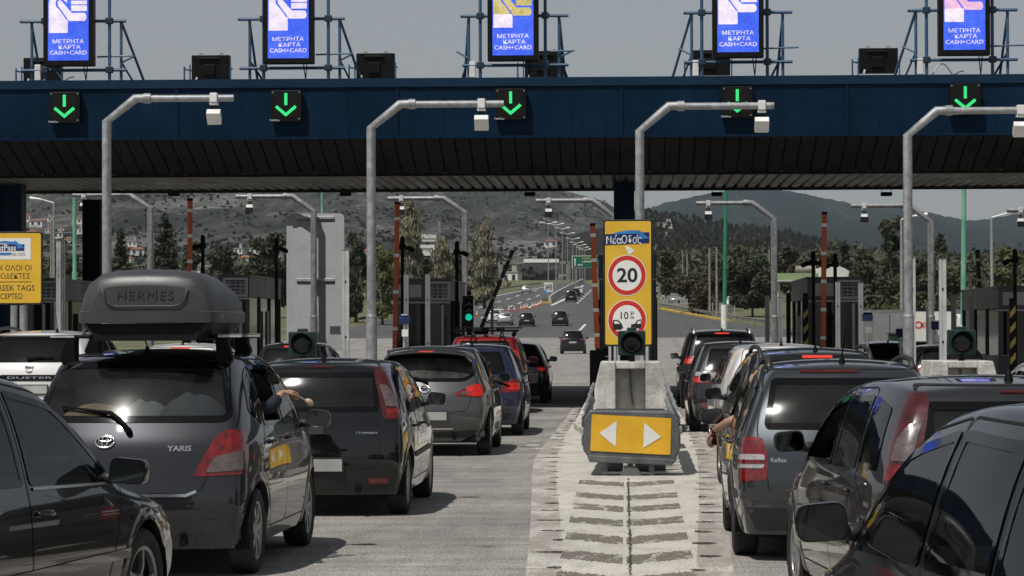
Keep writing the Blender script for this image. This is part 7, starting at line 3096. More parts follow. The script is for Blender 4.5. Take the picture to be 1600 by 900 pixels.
    def tail_lamp(s, poly, mats, kind='c', off=0.006, parts=()):
        """poly points: ('r', x, z) on the tail or ('s', y, z) on the flank; mirrored to both sides"""
        outs = []
        for sd in (-1, 1):
            q = [s.to_c(a, u, z, sd) for a, u, z in poly]
            o = s.patch('tail_light', mats, 'c', rpoly(q, 0.025, 3), off, sd, s.root, step=0.035)
            for nm_, pl, mt_, of in parts:
                q2 = [s.to_c(a, u, z, sd) for a, u, z in pl]
                s.patch(nm_, mt_, 'c', rpoly(q2, 0.018, 3), of, sd, o, step=0.035)
            outs.append(o)
        return outs

    def reflectors(s, x, z, w, h, mat=None):
        for sd in (-1, 1):
            s.patch('reflector', mat or LAMP_RED, 'r', rrect(sd * x - w / 2, z - h / 2, sd * x + w / 2, z + h / 2, 0.012, 2), 0.006, 1, s.root)

    def rails(s, y0, y1, x, h=0.05, mat=None):
        for sd in (-1, 1):
            mb = MB()
            pts = []
            for k in range(11):
                t = k / 10
                y = y0 + (y1 - y0) * t
                p, n = s.hit('t', sd * x, y)
                pts.append(p + Vector((0, 0, h * min(1, math.sin(math.pi * t) * 3.5) if 0 < t < 1 else -0.01)))
            mb.tube(pts, [0.03] + [0.022] * 9 + [0.03], 8)
            mb.build('roof_rail', mat or TRIM, s.root, smooth=True)

    def spoiler(s, w, y0, y1, drop, mat=None, zoff=0.012, yedge=None):
        mb = MB()
        rings = []
        for k in range(13):
            x = -w + 2 * w * k / 12
            yy = y0 + 0.06 * (abs(x) / w) ** 3
            p, n = s.hit('t', x, y1)
            taper = 1 - 0.5 * (abs(x) / w) ** 6
            rings.append([(x, y1, p.z + 0.002), (x, (yy + y1) / 2, p.z + zoff), (x, yy, p.z - 0.012 * taper), (x, yy + 0.012, p.z - 0.012 - drop * taper), (x, y1 - 0.04, p.z - drop * 1.3)])
        mb.loft(rings)
        return mb.build('spoiler', mat or s.paint, s.root, smooth=45)

# ------------------------------------------------------------------ paints
P_BLACK = paint('black_paint', (0.002, 0.002, 0.0026), 0.0, 0.2, 0.05)
P_BLACK2 = paint('black_metallic_paint', (0.0045, 0.0045, 0.0055), 0.2, 0.3, 0.06)
P_CHAR = paint('charcoal_metallic_paint', (0.020, 0.0205, 0.025), 0.55, 0.36, 0.12)
P_GREY = paint('grey_metallic_paint', (0.095, 0.095, 0.098), 0.65, 0.36, 0.16)
P_DGREY = paint('dark_grey_metallic_paint', (0.026, 0.026, 0.029), 0.55, 0.36, 0.12)
P_BLUE = paint('dark_blue_paint', (0.008, 0.014, 0.055), 0.4, 0.28, 0.3)
P_RED = paint('red_paint', (0.33, 0.012, 0.014), 0.1, 0.28, 0.2)
P_SLATE = paint('slate_blue_metallic_paint', (0.036, 0.043, 0.050), 0.6, 0.34, 0.14)
P_WHITE = paint('white_paint', (0.72, 0.72, 0.71), 0.0, 0.3, 0.25)
P_SILVER = paint('silver_paint', (0.50, 0.50, 0.50), 0.7, 0.32, 0.25)
P_DRED = paint('dark_red_paint', (0.06, 0.006, 0.007), 0.3, 0.28, 0.3)


def at(px, py, rz=0.0):
    """tail centre of a car on the ground under a photo pixel"""
    p = GP(px, py)
    return (p.x, p.y, p.z if p.y > 185 else 0.0)


def ell(a, b_, n=24, cx=0, cz=0):
    return [(cx + a * math.cos(2 * math.pi * i / n), cz + b_ * math.sin(2 * math.pi * i / n)) for i in range(n + 1)]


def rz_to(dx, dy):
    return -math.atan2(dx, dy)


# --- charcoal hatchback with the roof box
def car_roofbox():
    sp = dict(L=3.75, W=1.70, H=1.57, wb=2.46, ro=0.55, wr=0.30, belt=1.02, belt_f=0.96, cowl=2.92, roof_f=2.12, tail=[0.12, 0.02, 0.02, 0.09, 0.14, 0.31, 0.48],
              hw=[0.93, 0.985, 1.0, 0.985, 0.965, 0.895, 0.775], arch=0.07, rear_bulge=0.13, lod=3, handle_z=0.90)
    c = Car('hatchback', (-3.40, 18.7, 0), rz_to(0.03, 1), 'charcoal hatchback carrying the black roof box, a sleeved arm out of its rear window', sp)
    c.finish(P_CHAR, rear_glass=GL_REAR, rg=[(0.63, 1.065), (0.685, 1.11), (0.605, 1.46), (0.54, 1.478)], tg=[(0.40, 0.585), (0.50, 0.60), (0.545, 0.72), (0.60, 0.90), (0.73, 1.02), (0.66, 1.475), (0.58, 1.52)],
             dlo=dict(B=1.70, C=0.92, ctop=0.98, D=0.56, dtop=0.74, dlift=0.10, cdrop=0.0, ddrop=0.05, open=('rear', 1), mir=2.62), mirror_z=0.99, antenna=(0.70, 0.42, -0.07), spokes=7)
    c.tail_lamp([('r', 0.44, 0.70), ('r', 0.48, 0.78), ('r', 0.57, 0.95), ('r', 0.63, 1.01), ('k', 0.06, 1.015), ('k', 0.12, 0.97), ('k', 0.13, 0.82), ('k', 0.10, 0.715)], LAMP_RED,
                parts=[('lamp_window', [('r', 0.53, 0.725), ('r', 0.58, 0.83), ('k', -0.02, 0.87), ('k', 0.04, 0.86), ('k', 0.06, 0.745)], LAMP_SMK, 0.012)])
    tg = c.tailgate
    c.wiper((-0.01, 1.0), (-0.50, 1.06), elbow=0.10, parent=tg)
    # three-ellipse badge, model lettering
    c.emblem('r', -0.17, 0.935, [ell(0.066, 0.046), ell(0.020, 0.043, 18), [(x, z + 0.018) for x, z in ell(0.048, 0.019, 18)]], 0.0065, parent=tg)
    c.text('YARIS', 'r', 0.345, 0.89, 0.038, 0.165, parent=tg, bold=0.03)
    c.strip('chrome_strip', CHROME, 'r', [(-0.52, 0.572), (0.40, 0.572), (0.47, 0.60)], 0.02, 0.012)
    for x in (-0.42, 0.42): c.patch('parking_sensor', TRIM, 'r', circ(x, 0.50, 0.013, 10), 0.004, 1, c.root)
    # side moulding and fuel flap
    # bags heaped behind the rear seat
    for i, (x, y, z, a, b_, h, cc, nm, lb) in enumerate(((-0.33, 0.52, 0.90, 0.36, 0.20, 0.28, (0.15, 0.105, 0.055), 'travel_bag', 'tan travel bag behind the rear window of the car with the roof box'),
                                                 (0.36, 0.52, 0.95, 0.27, 0.2, 0.32, (0.03, 0.036, 0.045), 'travel_bag', 'dark blue bag behind the rear window of the car with the roof box'),
                                                 (0.02, 0.56, 0.90, 0.22, 0.2, 0.32, (0.10, 0.11, 0.115), 'travel_bag', 'grey bag between two others behind the rear window of the car with the roof box'))):
        mb = MB()
        rs_ = np.random.RandomState(i)
        n, m_ = 18, 10
        rings = []
        for q in range(m_ + 1):
            ph = -math.pi / 2 + math.pi * q / m_
            rings.append([(a * math.cos(ph) * math.cos(t) * (1 + 0.05 * math.sin(2 * t + i)), b_ * math.cos(ph) * math.sin(t), h * math.sin(ph) * (1 + 0.05 * math.sin(3 * t + i))) for t in np.linspace(0, 2 * math.pi, n, endpoint=False)])
        mb.loft(rings)
        o = mb.build(nm, M('bag_cloth_%d' % i, cc, 0.85, var=0.35, scale=9), smooth=True)
        mw = c.root.matrix_basis
        o.location = mw @ Vector((x, y, z))
        o.rotation_euler = c.root.rotation_euler
        tag(o, lb, 'bag')
    return c


def roof_box(c):
    """the roof box and its two bars, standing on the hatchback"""
    rt_ = empty('roof_box', c.root.location + Vector((0, 0, 0.06)), c.root.rotation_euler.z - 0.022, 'big black roof box with raised lettering on the charcoal hatchback', 'roof box')
    Lb, y0 = 1.80, 0.30
    z0 = 1.66
    mb = MB()
    rings = []
    def section(y, w, h, zb):
        pts = []
        for (fx, fz) in ((-1, 0), (-1.0, 0.10), (-0.985, 0.20), (-0.95, 0.45), (-0.87, 0.72), (-0.70, 0.93), (-0.45, 0.995), (0, 1.02), (0.45, 0.995), (0.70, 0.93), (0.87, 0.72), (0.95, 0.45), (0.985, 0.20), (1.0, 0.10), (1, 0)):
            pts.append((fx * w, y, zb + fz * h))
        return pts
    W_ = 0.475
    xo = 0.06
    spec_ = [(0.0, 0.80, 0.62), (0.015, 0.93, 0.80), (0.06, 0.985, 0.93), (0.16, 1.0, 1.0), (0.45, 1.0, 0.99), (0.8, 0.99, 0.90), (1.1, 0.95, 0.72), (1.35, 0.86, 0.48), (1.55, 0.68, 0.26), (1.66, 0.48, 0.14)]
    for (y, kw, kh) in spec_:
        rings.append([(x + xo, yy, zz_) for x, yy, zz_ in section(y0 + y * Lb / 1.66, W_ * kw, 0.295 * kh, z0 + 0.11)])
    mb.loft(rings, closed=False)
    mb.add([v for v in rings[0]], [tuple(range(len(rings[0])))])
    mb.add([v for v in rings[-1]], [tuple(range(len(rings[-1])))])
    BOXM = M('roof_box_plastic', (0.044, 0.0455, 0.049), 0.42, var=0.12, scale=4, bump=0.08, bscale=160)
    mb.build('box_lid', BOXM, rt_, smooth=38)
    mb = MB()
    rings = []
    for (y, kw, kh) in spec_:
        yy = y0 + y * Lb / 1.66 - (0.012 if y == 0 else 0)
        w = W_ * kw * 1.03
        rings.append([(xo - w, yy, z0 + 0.035), (xo - w * 1.012, yy, z0 + 0.11), (xo - w * 0.98, yy, z0 + 0.118), (xo + w * 0.98, yy, z0 + 0.118), (xo + w * 1.012, yy, z0 + 0.11), (xo + w, yy, z0 + 0.035)])
    mb.loft(rings)
    mb.build('box_rim', BOXM, rt_, smooth=35)
    mb = MB()
    rings = []
    for (y, kw, kh) in spec_:
        yy = y0 + y * Lb / 1.66 + (0.03 if y == 0 else 0)
        w = W_ * kw * 0.95
        rings.append([(xo - w * 0.82, yy, z0 - 0.09), (xo - w, yy, z0 + 0.03), (xo + w, yy, z0 + 0.03), (xo + w * 0.82, yy, z0 - 0.09)])
    mb.loft(rings)
    mb.build('box_base', M('box_base_plastic', (0.004, 0.004, 0.0045), 0.55, var=0.15, spec=0.2), rt_, smooth=30)
    # sunk panel outline and raised letters on the back of the lid
    mb = MB()
    arc = [(-0.30, 0.275), (-0.285, 0.20), (-0.255, 0.165), (-0.20, 0.15), (0.20, 0.15), (0.255, 0.165), (0.285, 0.20), (0.30, 0.275)]
    def back(x, z):
        # slope of the lid's back face
        t = (z - 0.11) / 0.295
        yy = np.interp(t, [0.0, 0.55, 0.75, 0.9, 1.0], [0.0, 0.0 - 0.002, 0.012, 0.05, 0.14])
        return Vector((x + xo, y0 + yy * 0.93 - 0.012, z0 + z))
    mb.tube([back(x, z) for x, z in arc], 0.006, 6)
    vs, fs = text_mesh('HERMES', 1.0, 'CENTER', 0.0, 1.12)
    xs = [v[0] for v in vs]; zs = [v[1] for v in vs]
    sx, sz = 0.40 / (max(xs) - min(xs)), 0.062 / (max(zs) - min(zs))
    mx, mz = (max(xs) + min(xs)) / 2, (max(zs) + min(zs)) / 2
    o1 = [back((v[0] - mx) * sx, 0.235 + (v[1] - mz) * sz) + Vector((0, 0.006, 0)) for v in vs]
    mb.build('raised_edge', BOXM, rt_, smooth=True)
    # give the letters depth
    me = bpy.data.meshes.new('lettering')
    bm = bmesh.new()
    bv = [bm.verts.new(p) for p in o1]
    for f in fs:
        try: bm.faces.new([bv[i] for i in f])
        except ValueError: pass
    r = bmesh.ops.extrude_face_region(bm, geom=bm.faces[:])
    for g in r['geom']:
        if isinstance(g, bmesh.types.BMVert): g.co.y -= 0.003
    bmesh.ops.recalc_face_normals(bm, faces=bm.faces)
    bm.to_mesh(me)
    bm.free()
    me.materials.append(BOXM)
    o = bpy.data.objects.new('lettering', me)
    col.objects.link(o)
    o.parent = rt_
    # keyhole studs
    mb = MB()
    for (x, y, z) in ((xo + W_ * 1.0, y0 + 0.25, z0 + 0.08), (xo + W_ * 0.98, y0 + 0.85, z0 + 0.08)):
        mb.lathe([(0.012, 0), (0.012, 0.02), (0.0, 0.02)], (x, y, z), 'X', 8)
    mb.build('lock', ALU, rt_)
    for y in (0.62, 1.32):
        mb = MB()
        mb.prism([(y - 0.04, 1.585), (y + 0.04, 1.585), (y + 0.035, 1.612), (y - 0.035, 1.612)], -0.66, 0.66, 'YZ')
        b_ = mb.build('roof_bar', BLK, rt_, bevel=0.008)
        mb = MB()
        mb.box((0.60, y - 0.041, 1.60), (0.17, 0.004, 0.014))
        mb.box((-0.60, y - 0.041, 1.60), (0.17, 0.004, 0.014))
        mb.box((0.60, y, 1.6135), (0.17, 0.05, 0.004))
        mb.build('bar_strip', ALU, b_)
        for sd in (-1, 1):
            mb = MB()
            zt_ = c.hit('t', sd * 0.52, y)[0].z - 0.06
            mb.prism([(sd * 0.50, zt_ - 0.01), (sd * 0.59, zt_ - 0.045), (sd * 0.62, zt_ + 0.01), (sd * 0.575, 1.60), (sd * 0.50, 1.60)], y - 0.045, y + 0.045, 'XZ')
            mb.build('bar_foot', BLK, rt_, bevel=0.012)
    mb = MB()
    for x in (-0.18, 0.18):
        for y in (0.62, 1.32): mb.box((x, y - 0.055, 1.585), (0.13, 0.03, 0.012))
    mb.build('clamp', ALU, rt_)


# --- black three/five door hatch with tall lamps behind the C-pillars
def tall_lamp_hatch(name, loc, rz, label, pm, lod=3, open_=None, bm_=None, extra=True, arm=None):
    sp = dict(L=3.84, W=1.65, H=1.44, wb=2.49, ro=0.56, wr=0.295, belt=0.93, belt_f=0.87, cowl=2.86, roof_f=2.10, tail=[0.10, 0.02, 0.02, 0.05, 0.07, 0.16, 0.30],
              hw=[0.93, 0.985, 1.0, 0.985, 0.965, 0.905, 0.77], arch=0.055, rear_bulge=0.12, lod=lod, plan_r=0.07, handle_z=0.80)
    c = Car(name, loc, rz, label, sp)
    c.finish(pm, rear_glass=GL_REAR, rg=[(0.55, 0.955), (0.565, 1.0), (0.525, 1.285), (0.50, 1.31)], tg=[(0.46, 0.44), (0.55, 0.46), (0.60, 0.90), (0.555, 1.36), (0.50, 1.395)],
             dlo=dict(B=1.66, C=0.95, ctop=1.02, D=0.42, dtop=0.55, ddrop=0.03, open=open_, mir=2.56), mirror_z=0.985, mirror_mat=TRIM if pm is not P_BLACK else None, handle_mat=TRIM, high=(-0.12, 0.12, 1.352, 1.366, LAMP_DRED), antenna=(0.62, 0.03, 0.0), spokes=8, arch_mat=None)
    c.tail_lamp([('k', -0.13, 0.885), ('k', -0.14, 1.0), ('k', -0.11, 1.20), ('k', -0.09, 1.32), ('k', -0.05, 1.36), ('k', 0.08, 1.36), ('k', 0.12, 1.22), ('k', 0.12, 1.0), ('k', 0.09, 0.875)], LAMP_DRED,
                parts=[('lamp_window', [('k', -0.09, 1.0), ('k', -0.085, 1.20), ('k', -0.02, 1.19), ('k', 0.02, 1.10), ('k', 0.03, 1.0)], LAMP_SMK, 0.012), ('lower_lamp', [('k', -0.10, 0.90), ('k', -0.10, 0.98), ('k', 0.06, 0.98), ('k', 0.06, 0.90)], LAMP_RED, 0.012)])
    tg = c.tailgate
    c.plate(-0.02, 0.475)
    c.patch('bumper_insert', TRIM, 'r', rpoly([(-0.62, 0.25), (0.62, 0.25), (0.70, 0.40), (0.42, 0.43), (-0.42, 0.43), (-0.70, 0.40)], 0.03), 0.003)
    c.reflectors(0.56, 0.33, 0.17, 0.05)
    c.patch('lock_cover', TRIM, 'r', rpoly([(-0.075, 0.755), (0.075, 0.755), (0.06, 0.83), (-0.06, 0.83)], 0.02), 0.012, 1, tg)
    c.emblem('r', 0.0, 0.86, [ell(0.04, 0.04, 20), [(-0.055, 0.012), (0.0, 0.0), (0.055, -0.012)]], 0.006, parent=tg)
    if extra: c.text('1.2 twinport', 'r', 0.46, 0.765, 0.026, 0.19, parent=tg, bold=0.02)
    for sd in (-1, 1): c.strip('side_moulding', TRIM, 's', [(0.98, 0.53), (2.62, 0.55)], 0.05, 0.009, sd)
    return c


# --- grey hatchback with the brake lights on
def car_grey():
    sp = dict(L=4.02, W=1.74, H=1.48, wb=2.51, ro=0.66, wr=0.31, belt=0.96, belt_f=0.90, cowl=3.00, roof_f=2.20, tail=[0.14, 0.03, 0.0, 0.06, 0.13, 0.30, 0.50],
              hw=[0.92, 0.985, 1.0, 0.98, 0.94, 0.84, 0.70], arch=0.06, rear_bulge=0.17, lod=3, plan_r=0.14, handle_z=0.86)
    c = Car('hatchback', (-2.66, 36.8, 0), rz_to(0.006, 1), 'grey hatchback with a roof spoiler and both brake lights glowing', sp)
    c.finish(P_GREY, rear_glass=GL_DUSTY, rg=[(0.52, 1.0), (0.66, 1.10), (0.62, 1.30), (0.54, 1.345), (0.3, 1.36)], tg=[(0.44, 0.60), (0.55, 0.62), (0.60, 0.78), (0.67, 0.95), (0.68, 1.12), (0.60, 1.38), (0.50, 1.42)],
             dlo=dict(B=1.74, C=0.98, ctop=1.06, D=0.66, dtop=0.9, dlift=0.08, ddrop=0.06, mir=2.68), mirror_z=0.99, high=None, spokes=6)
    so = c.spoiler(0.60, 0.16, 0.62, 0.03)
    mb = MB()
    for k in range(4): mb.box((-0.075 + 0.05 * k, 0.165, 1.408), (0.042, 0.02, 0.018))
    mb.build('high_brake_light', BRAKE, c.root, bevel=0.004)
    c.tail_lamp([('r', 0.38, 0.815), ('r', 0.42, 0.87), ('r', 0.62, 0.955), ('r', 0.70, 0.985), ('k', 0.10, 0.99), ('k', 0.13, 0.93), ('k', 0.06, 0.79), ('k', 0.0, 0.775), ('r', 0.62, 0.80)], LAMP_RED,
                parts=[('brake_lamp', [('k', -0.20, 0.815), ('k', -0.18, 0.93), ('k', -0.02, 0.965), ('k', 0.07, 0.95), ('k', 0.05, 0.83), ('k', -0.04, 0.80)], BRAKE_LO, 0.012), ('lamp_window', [('r', 0.45, 0.825), ('r', 0.47, 0.865), ('r', 0.57, 0.87), ('r', 0.57, 0.825)], LAMP_SMK, 0.012)])
    tg = c.tailgate
    c.emblem('r', -0.02, 0.90, [ell(0.062, 0.062), [(-0.085, 0.015), (0.03, 0.015), (-0.03, -0.015), (0.085, -0.015)]], 0.009, parent=tg)
    c.wiper((0.0, 0.985), (-0.44, 1.05), elbow=0.03, parent=tg)
    c.plate(0.02, 0.545)
    c.patch('bumper_insert', TRIM, 'r', rpoly([(-0.60, 0.25), (0.60, 0.25), (0.70, 0.36), (0.36, 0.335), (-0.36, 0.335), (-0.70, 0.36)], 0.03), 0.004)
    c.strip('chrome_strip', CHROME, 'r', [(-0.36, 0.375), (0.36, 0.375)], 0.022, 0.008)
    return c


# --- generic queue cars
def small_car(name, px, py, hd, label, pm, L=4.0, W=1.72, H=1.48, lod=2, belt=0.94, glass=None, lamp=None, lit=True, rail=False, tail=None, wr=0.30, hw=None, high=True, plate=True, loc=None, rgw=0.56, dirtyglass=False, group='cars queuing at the toll', holes=True, mirror=True, style='cover', arch=0.06, lampz=None):
    sp = dict(L=L, W=W, H=H, wb=L * 0.63, ro=L * 0.155, wr=wr, belt=belt, belt_f=belt - 0.06, cowl=L * 0.745, roof_f=L * 0.55, tail=tail or [0.10, 0.02, 0.02, 0.07, 0.11, 0.26, 0.42], lod=lod, arch=arch)
    if hw: sp['hw'] = hw
    c = Car(name, loc or at(px, py), hd, label, sp, group)
    k = W / 1.72
    c.finish(pm, rear_glass=glass or GL_DARK, side_glass=GL_DARK if not holes else None, lod_holes=holes, rg=[(rgw * k, belt + 0.05), ((rgw + 0.02) * k, belt + 0.10), ((rgw - 0.06) * k, H - 0.15), ((rgw - 0.10) * k, H - 0.125)], seats=holes, spokes=6,
             high=(-0.15, 0.15, H - 0.105, H - 0.082, BRAKE if lit else LAMP_DRED) if high else None, antenna=(L * 0.16, 0.10, 0))
    lz = lampz or (belt - 0.19, belt - 0.02)
    lp = lamp or [('k', -0.22, lz[0]), ('k', -0.20, lz[1]), ('k', 0.10, lz[1] + 0.01), ('k', 0.08, lz[0])]
    pr = []
    if lit: pr = [('brake_lamp', [('k', -0.16, lz[0] + 0.02), ('k', -0.15, lz[0] + (lz[1] - lz[0]) * 0.7), ('k', 0.05, lz[0] + (lz[1] - lz[0]) * 0.7), ('k', 0.05, lz[0] + 0.02)], BRAKE_LO, 0.012)]
    c.tail_lamp(lp, LAMP_RED, parts=pr)
    if plate: c.plate(0, belt - 0.30 if H < 1.6 else belt - 0.25)
    c.patch('bumper_insert', TRIM, 'r', rpoly([(-0.6 * k, 0.25), (0.6 * k, 0.25), (0.66 * k, 0.38), (-0.66 * k, 0.38)], 0.03), 0.004)
    if rail: c.rails(L * 0.13, L * 0.52, 0.56 * k, mat=rail if rail is not True else None)
    return c


yaris = car_roofbox()
roof_box(yaris)
tall_lamp_hatch('hatchback', (-2.80, 24.9, 0), rz_to(0.012, 1), 'black hatchback with tall tail lamps between the roof box car and the grey hatchback', P_BLACK)
car_grey()
# blue car with a bike carrier
blue = small_car('hatchback', 0, 0, rz_to(0.0, 1), 'dark blue hatchback with a bicycle carrier on its tailgate', P_BLUE, L=4.1, W=1.70, H=1.47, loc=(-2.45, 43.7, 0), lamp=[('k', -0.26, 0.70), ('k', -0.24, 0.90), ('k', 0.10, 0.92), ('k', 0.08, 0.70)], lampz=(0.72, 0.90), high=False, rgw=0.54)
blue.wiper((0.25, 0.94), (0.62, 0.80), parent=blue.tailgate)
mb = MB()
for x in (-0.10, 0.06):
    pts = [blue.hit('r', x, z)[0] + blue.hit('r', x, z)[1] * o for z, o in ((1.34, 0.02), (1.26, 0.10), (1.10, 0.09), (0.92, 0.06), (0.80, 0.05))]
    mb.tube(pts, 0.016, 6)
p = blue.hit('r', 0, 1.18)[0]
mb.tube([p + Vector((-0.25, -0.10, 0.0)), p + Vector((0.3, -0.12, -0.02))], 0.014, 6)
mb.tube([p + Vector((0.02, -0.1, 0.02)), p + Vector((0.34, -0.08, -0.30))], 0.014, 6)
mb.tube([p + Vector((0.02, -0.1, -0.10)), p + Vector((0.46, -0.06, -0.36))], 0.01, 6)
o = mb.build('bike_carrier', ALUD, smooth=True)
o.location = blue.root.location
o.rotation_euler = blue.root.rotation_euler
tag(o, 'folded grey bicycle carrier strapped to the dark blue hatchback', 'bike carrier')

red = small_car('hatchback', 0, 0, 0, 'red hatchback with tall glowing tail lamps and a roof rack', P_RED, L=3.9, W=1.68, H=1.60, loc=(-2.84, 55.5, 0), belt=1.0, hw=[0.93, 0.985, 1.0, 0.985, 0.96, 0.90, 0.78], tail=[0.1, 0.02, 0.02, 0.06, 0.09, 0.18, 0.32],
                lamp=[('k', -0.13, 0.98), ('k', -0.12, 1.20), ('k', -0.10, 1.46), ('k', 0.06, 1.49), ('k', 0.10, 1.2), ('k', 0.08, 0.98)], lampz=(1.02, 1.40), high=False, rgw=0.57, glass=GL_DUSTY)
red.patch('high_brake_light', BRAKE, 'r', rrect(-0.11, 1.37, 0.11, 1.40, 0.008, 2), 0.010, 1, red.tailgate)
rr_ = empty('bike_rack', red.root.location, red.root.rotation_euler.z, 'black bicycle rack on the roof of the red hatchback', 'bike rack')
mb = MB()
for y in (0.75, 1.6): mb.tube([(-0.66, y, 1.68), (0.66, y, 1.68)], 0.022, 8)
for sd in (-1, 1):
    for y in (0.75, 1.6): mb.tube([(sd * 0.56, y, 1.56), (sd * 0.60, y, 1.69)], 0.03, 6)
mb.build('cross_bar', BLK, rr_, smooth=True)
mb = MB()
for x in (-0.32, 0.0, 0.30):
    mb.box((x, 1.1, 1.72), (0.05, 1.5, 0.04))
    mb.box((x + 0.02, 0.42, 1.72), (0.16, 0.10, 0.07))
mb.box((0.1, 0.36, 1.735), (1.35, 0.05, 0.03))
mb.build('wheel_tray', BLK, rr_, bevel=0.005)
mb = MB()
for x in (-0.22, 0.36):
    mb.tube([(x, 0.30, 1.72), (x - 0.03, 0.10, 1.52), (x - 0.06, 0.05, 1.36)], 0.018, 6)
    mb.tube([(x, 0.30, 1.72), (x + 0.06, 0.12, 1.50), (x + 0.05, 0.05, 1.36)], 0.014, 6)
mb.build('strap', BLK, rr_)

small_car('hatchback', 0, 0, 0, 'black car furthest ahead in the left queue, under the canopy', P_BLACK, L=4.2, W=1.74, H=1.43, loc=(-2.6, 63.0, 0), high=False, lampz=(0.74, 0.86), lamp=[('k', -0.18, 0.74), ('k', -0.18, 0.86), ('k', 0.08, 0.87), ('k', 0.06, 0.74)])

# --- right queue
def car_estate():
    sp = dict(L=4.22, W=1.68, H=1.47, wb=2.46, ro=0.86, wr=0.305, belt=0.93, belt_f=0.88, cowl=3.10, roof_f=2.36, tail=[0.10, 0.02, 0.0, 0.05, 0.09, 0.22, 0.40],
              hw=[0.93, 0.985, 1.0, 0.985, 0.955, 0.86, 0.71], arch=0.045, rear_bulge=0.13, lod=3, plan_r=0.08, handle_z=0.83)
    c = Car('estate_car', (1.62, 20.0, 0), rz_to(0.008, 1), 'slate blue estate car in the right queue, a bare arm out of its left window', sp)
    c.finish(P_SLATE, rear_glass=GL_REAR, rg=[(0.58, 0.965), (0.60, 1.0), (0.54, 1.315), (0.51, 1.335)], tg=[(0.50, 0.50), (0.575, 0.52), (0.60, 0.78), (0.66, 0.93), (0.585, 1.36), (0.53, 1.40)],
             dlo=dict(B=1.86, C=1.12, ctop=1.16, D=0.40, dtop=0.62, ddrop=0.03, open=('front', -1), mir=2.82), mirror_z=0.95, mirror_mat=TRIM, handle_mat=None, high=(-0.33, 0.10, 1.372, 1.392, LAMP_DRED), antenna=(0.66, 0.30, 0.03), spokes=6, style='alloy')
    c.tail_lamp([('k', -0.20, 0.60), ('k', -0.195, 0.75), ('k', -0.14, 0.905), ('k', 0.05, 0.915), ('k', 0.09, 0.75), ('k', 0.06, 0.585)], LAMP_RED,
                parts=[('lamp_window', [('k', -0.17, 0.685), ('k', -0.165, 0.785), ('k', 0.07, 0.785), ('k', 0.06, 0.685)], LAMP_CLR, 0.012), ('lamp_divider', [('k', -0.17, 0.718), ('k', -0.17, 0.745), ('k', 0.07, 0.745), ('k', 0.065, 0.718)], LAMP_RED, 0.017)])
    tg = c.tailgate
    c.text('Reflex', 'r', -0.50, 0.745, 0.034, 0.115, parent=tg, bold=0.02)
    c.patch('handle_recess', BLK, 'r', rpoly([(-0.28, 0.77), (0.28, 0.77), (0.25, 0.845), (-0.25, 0.845)], 0.04), 0.004, 1, tg)
    c.plate(0.0, 0.68, tg)
    c.patch('bumper_moulding', TRIMG, 'r', rpoly([(-0.82, 0.455), (0.82, 0.455), (0.82, 0.52), (-0.82, 0.52)], 0.01), 0.010, step=0.06)
    c.patch('bumper_insert', TRIM, 'r', rpoly([(-0.66, 0.23), (0.66, 0.23), (0.74, 0.40), (-0.74, 0.40)], 0.03), 0.003)
    c.rails(0.75, 2.35, 0.535, 0.045, TRIM)
    return c


estate = car_estate()
# dark car ahead of the estate
s3 = small_car('hatchback', 1285, 783, rz_to(-0.03, 1), 'dark hatchback directly ahead of the slate blue estate car', P_BLACK2, L=4.0, W=1.70, H=1.51, glass=GL_DARK)
s3.emblem('r', -0.05, 0.99, [ell(0.066, 0.046), ell(0.020, 0.043, 18), [(x, z + 0.018) for x, z in ell(0.048, 0.019, 18)]], 0.0065, parent=s3.tailgate)
s3.rails(0.55, 2.1, 0.55, 0.05)
small_car('hatchback', 1228, 710, rz_to(-0.03, 1), 'white car between the two dark hatchbacks in the right queue', P_WHITE, L=4.1, W=1.74, H=1.50)
dk = small_car('hatchback', 1160, 676, rz_to(0.0, 1), 'dark grey hatchback with white-topped red tail lamps in the right queue', P_DGREY, L=4.25, W=1.76, H=1.50, lod=3, lampz=(0.80, 0.95), high=False,
               lamp=[('k', -0.26, 0.80), ('k', -0.24, 0.90), ('k', -0.15, 1.0), ('k', 0.10, 0.99), ('k', 0.10, 0.84)])
for sd in (-1, 1):
    dk.patch('lamp_window', LAMP_CLR, 'c', rpoly([dk.to_c('k', -0.21, 0.925, sd), dk.to_c('k', -0.14, 0.992, sd), dk.to_c('k', 0.07, 0.985, sd), dk.to_c('k', 0.08, 0.925, sd)], 0.02), 0.012, sd)
dk.patch('high_brake_light', BRAKE, 'r', rrect(0.10, 1.395, 0.20, 1.415, 0.006, 2), 0.008, 1, dk.tailgate)
dk.reflectors(0.62, 0.45, 0.09, 0.08)
suv = small_car('suv', 1130, 640, rz_to(0.0, 1), 'black off-roader with silver roof rails furthest ahead in the right queue', P_BLACK2, L=4.4, W=1.82, H=1.70, belt=1.05, wr=0.34, rail=ALU, lampz=(0.95, 1.12), hw=[0.93, 0.985, 1.0, 0.985, 0.95, 0.87, 0.76])

# the grey hatch nearest but one on the right
g2c = tall_lamp_hatch('hatchback', (2.14, 14.4, 0), rz_to(-0.095, 1), 'dark grey hatchback with a tall tail lamp, between the estate and the nearest dark car', P_DGREY, lod=3, open_=('front', -1), extra=False)


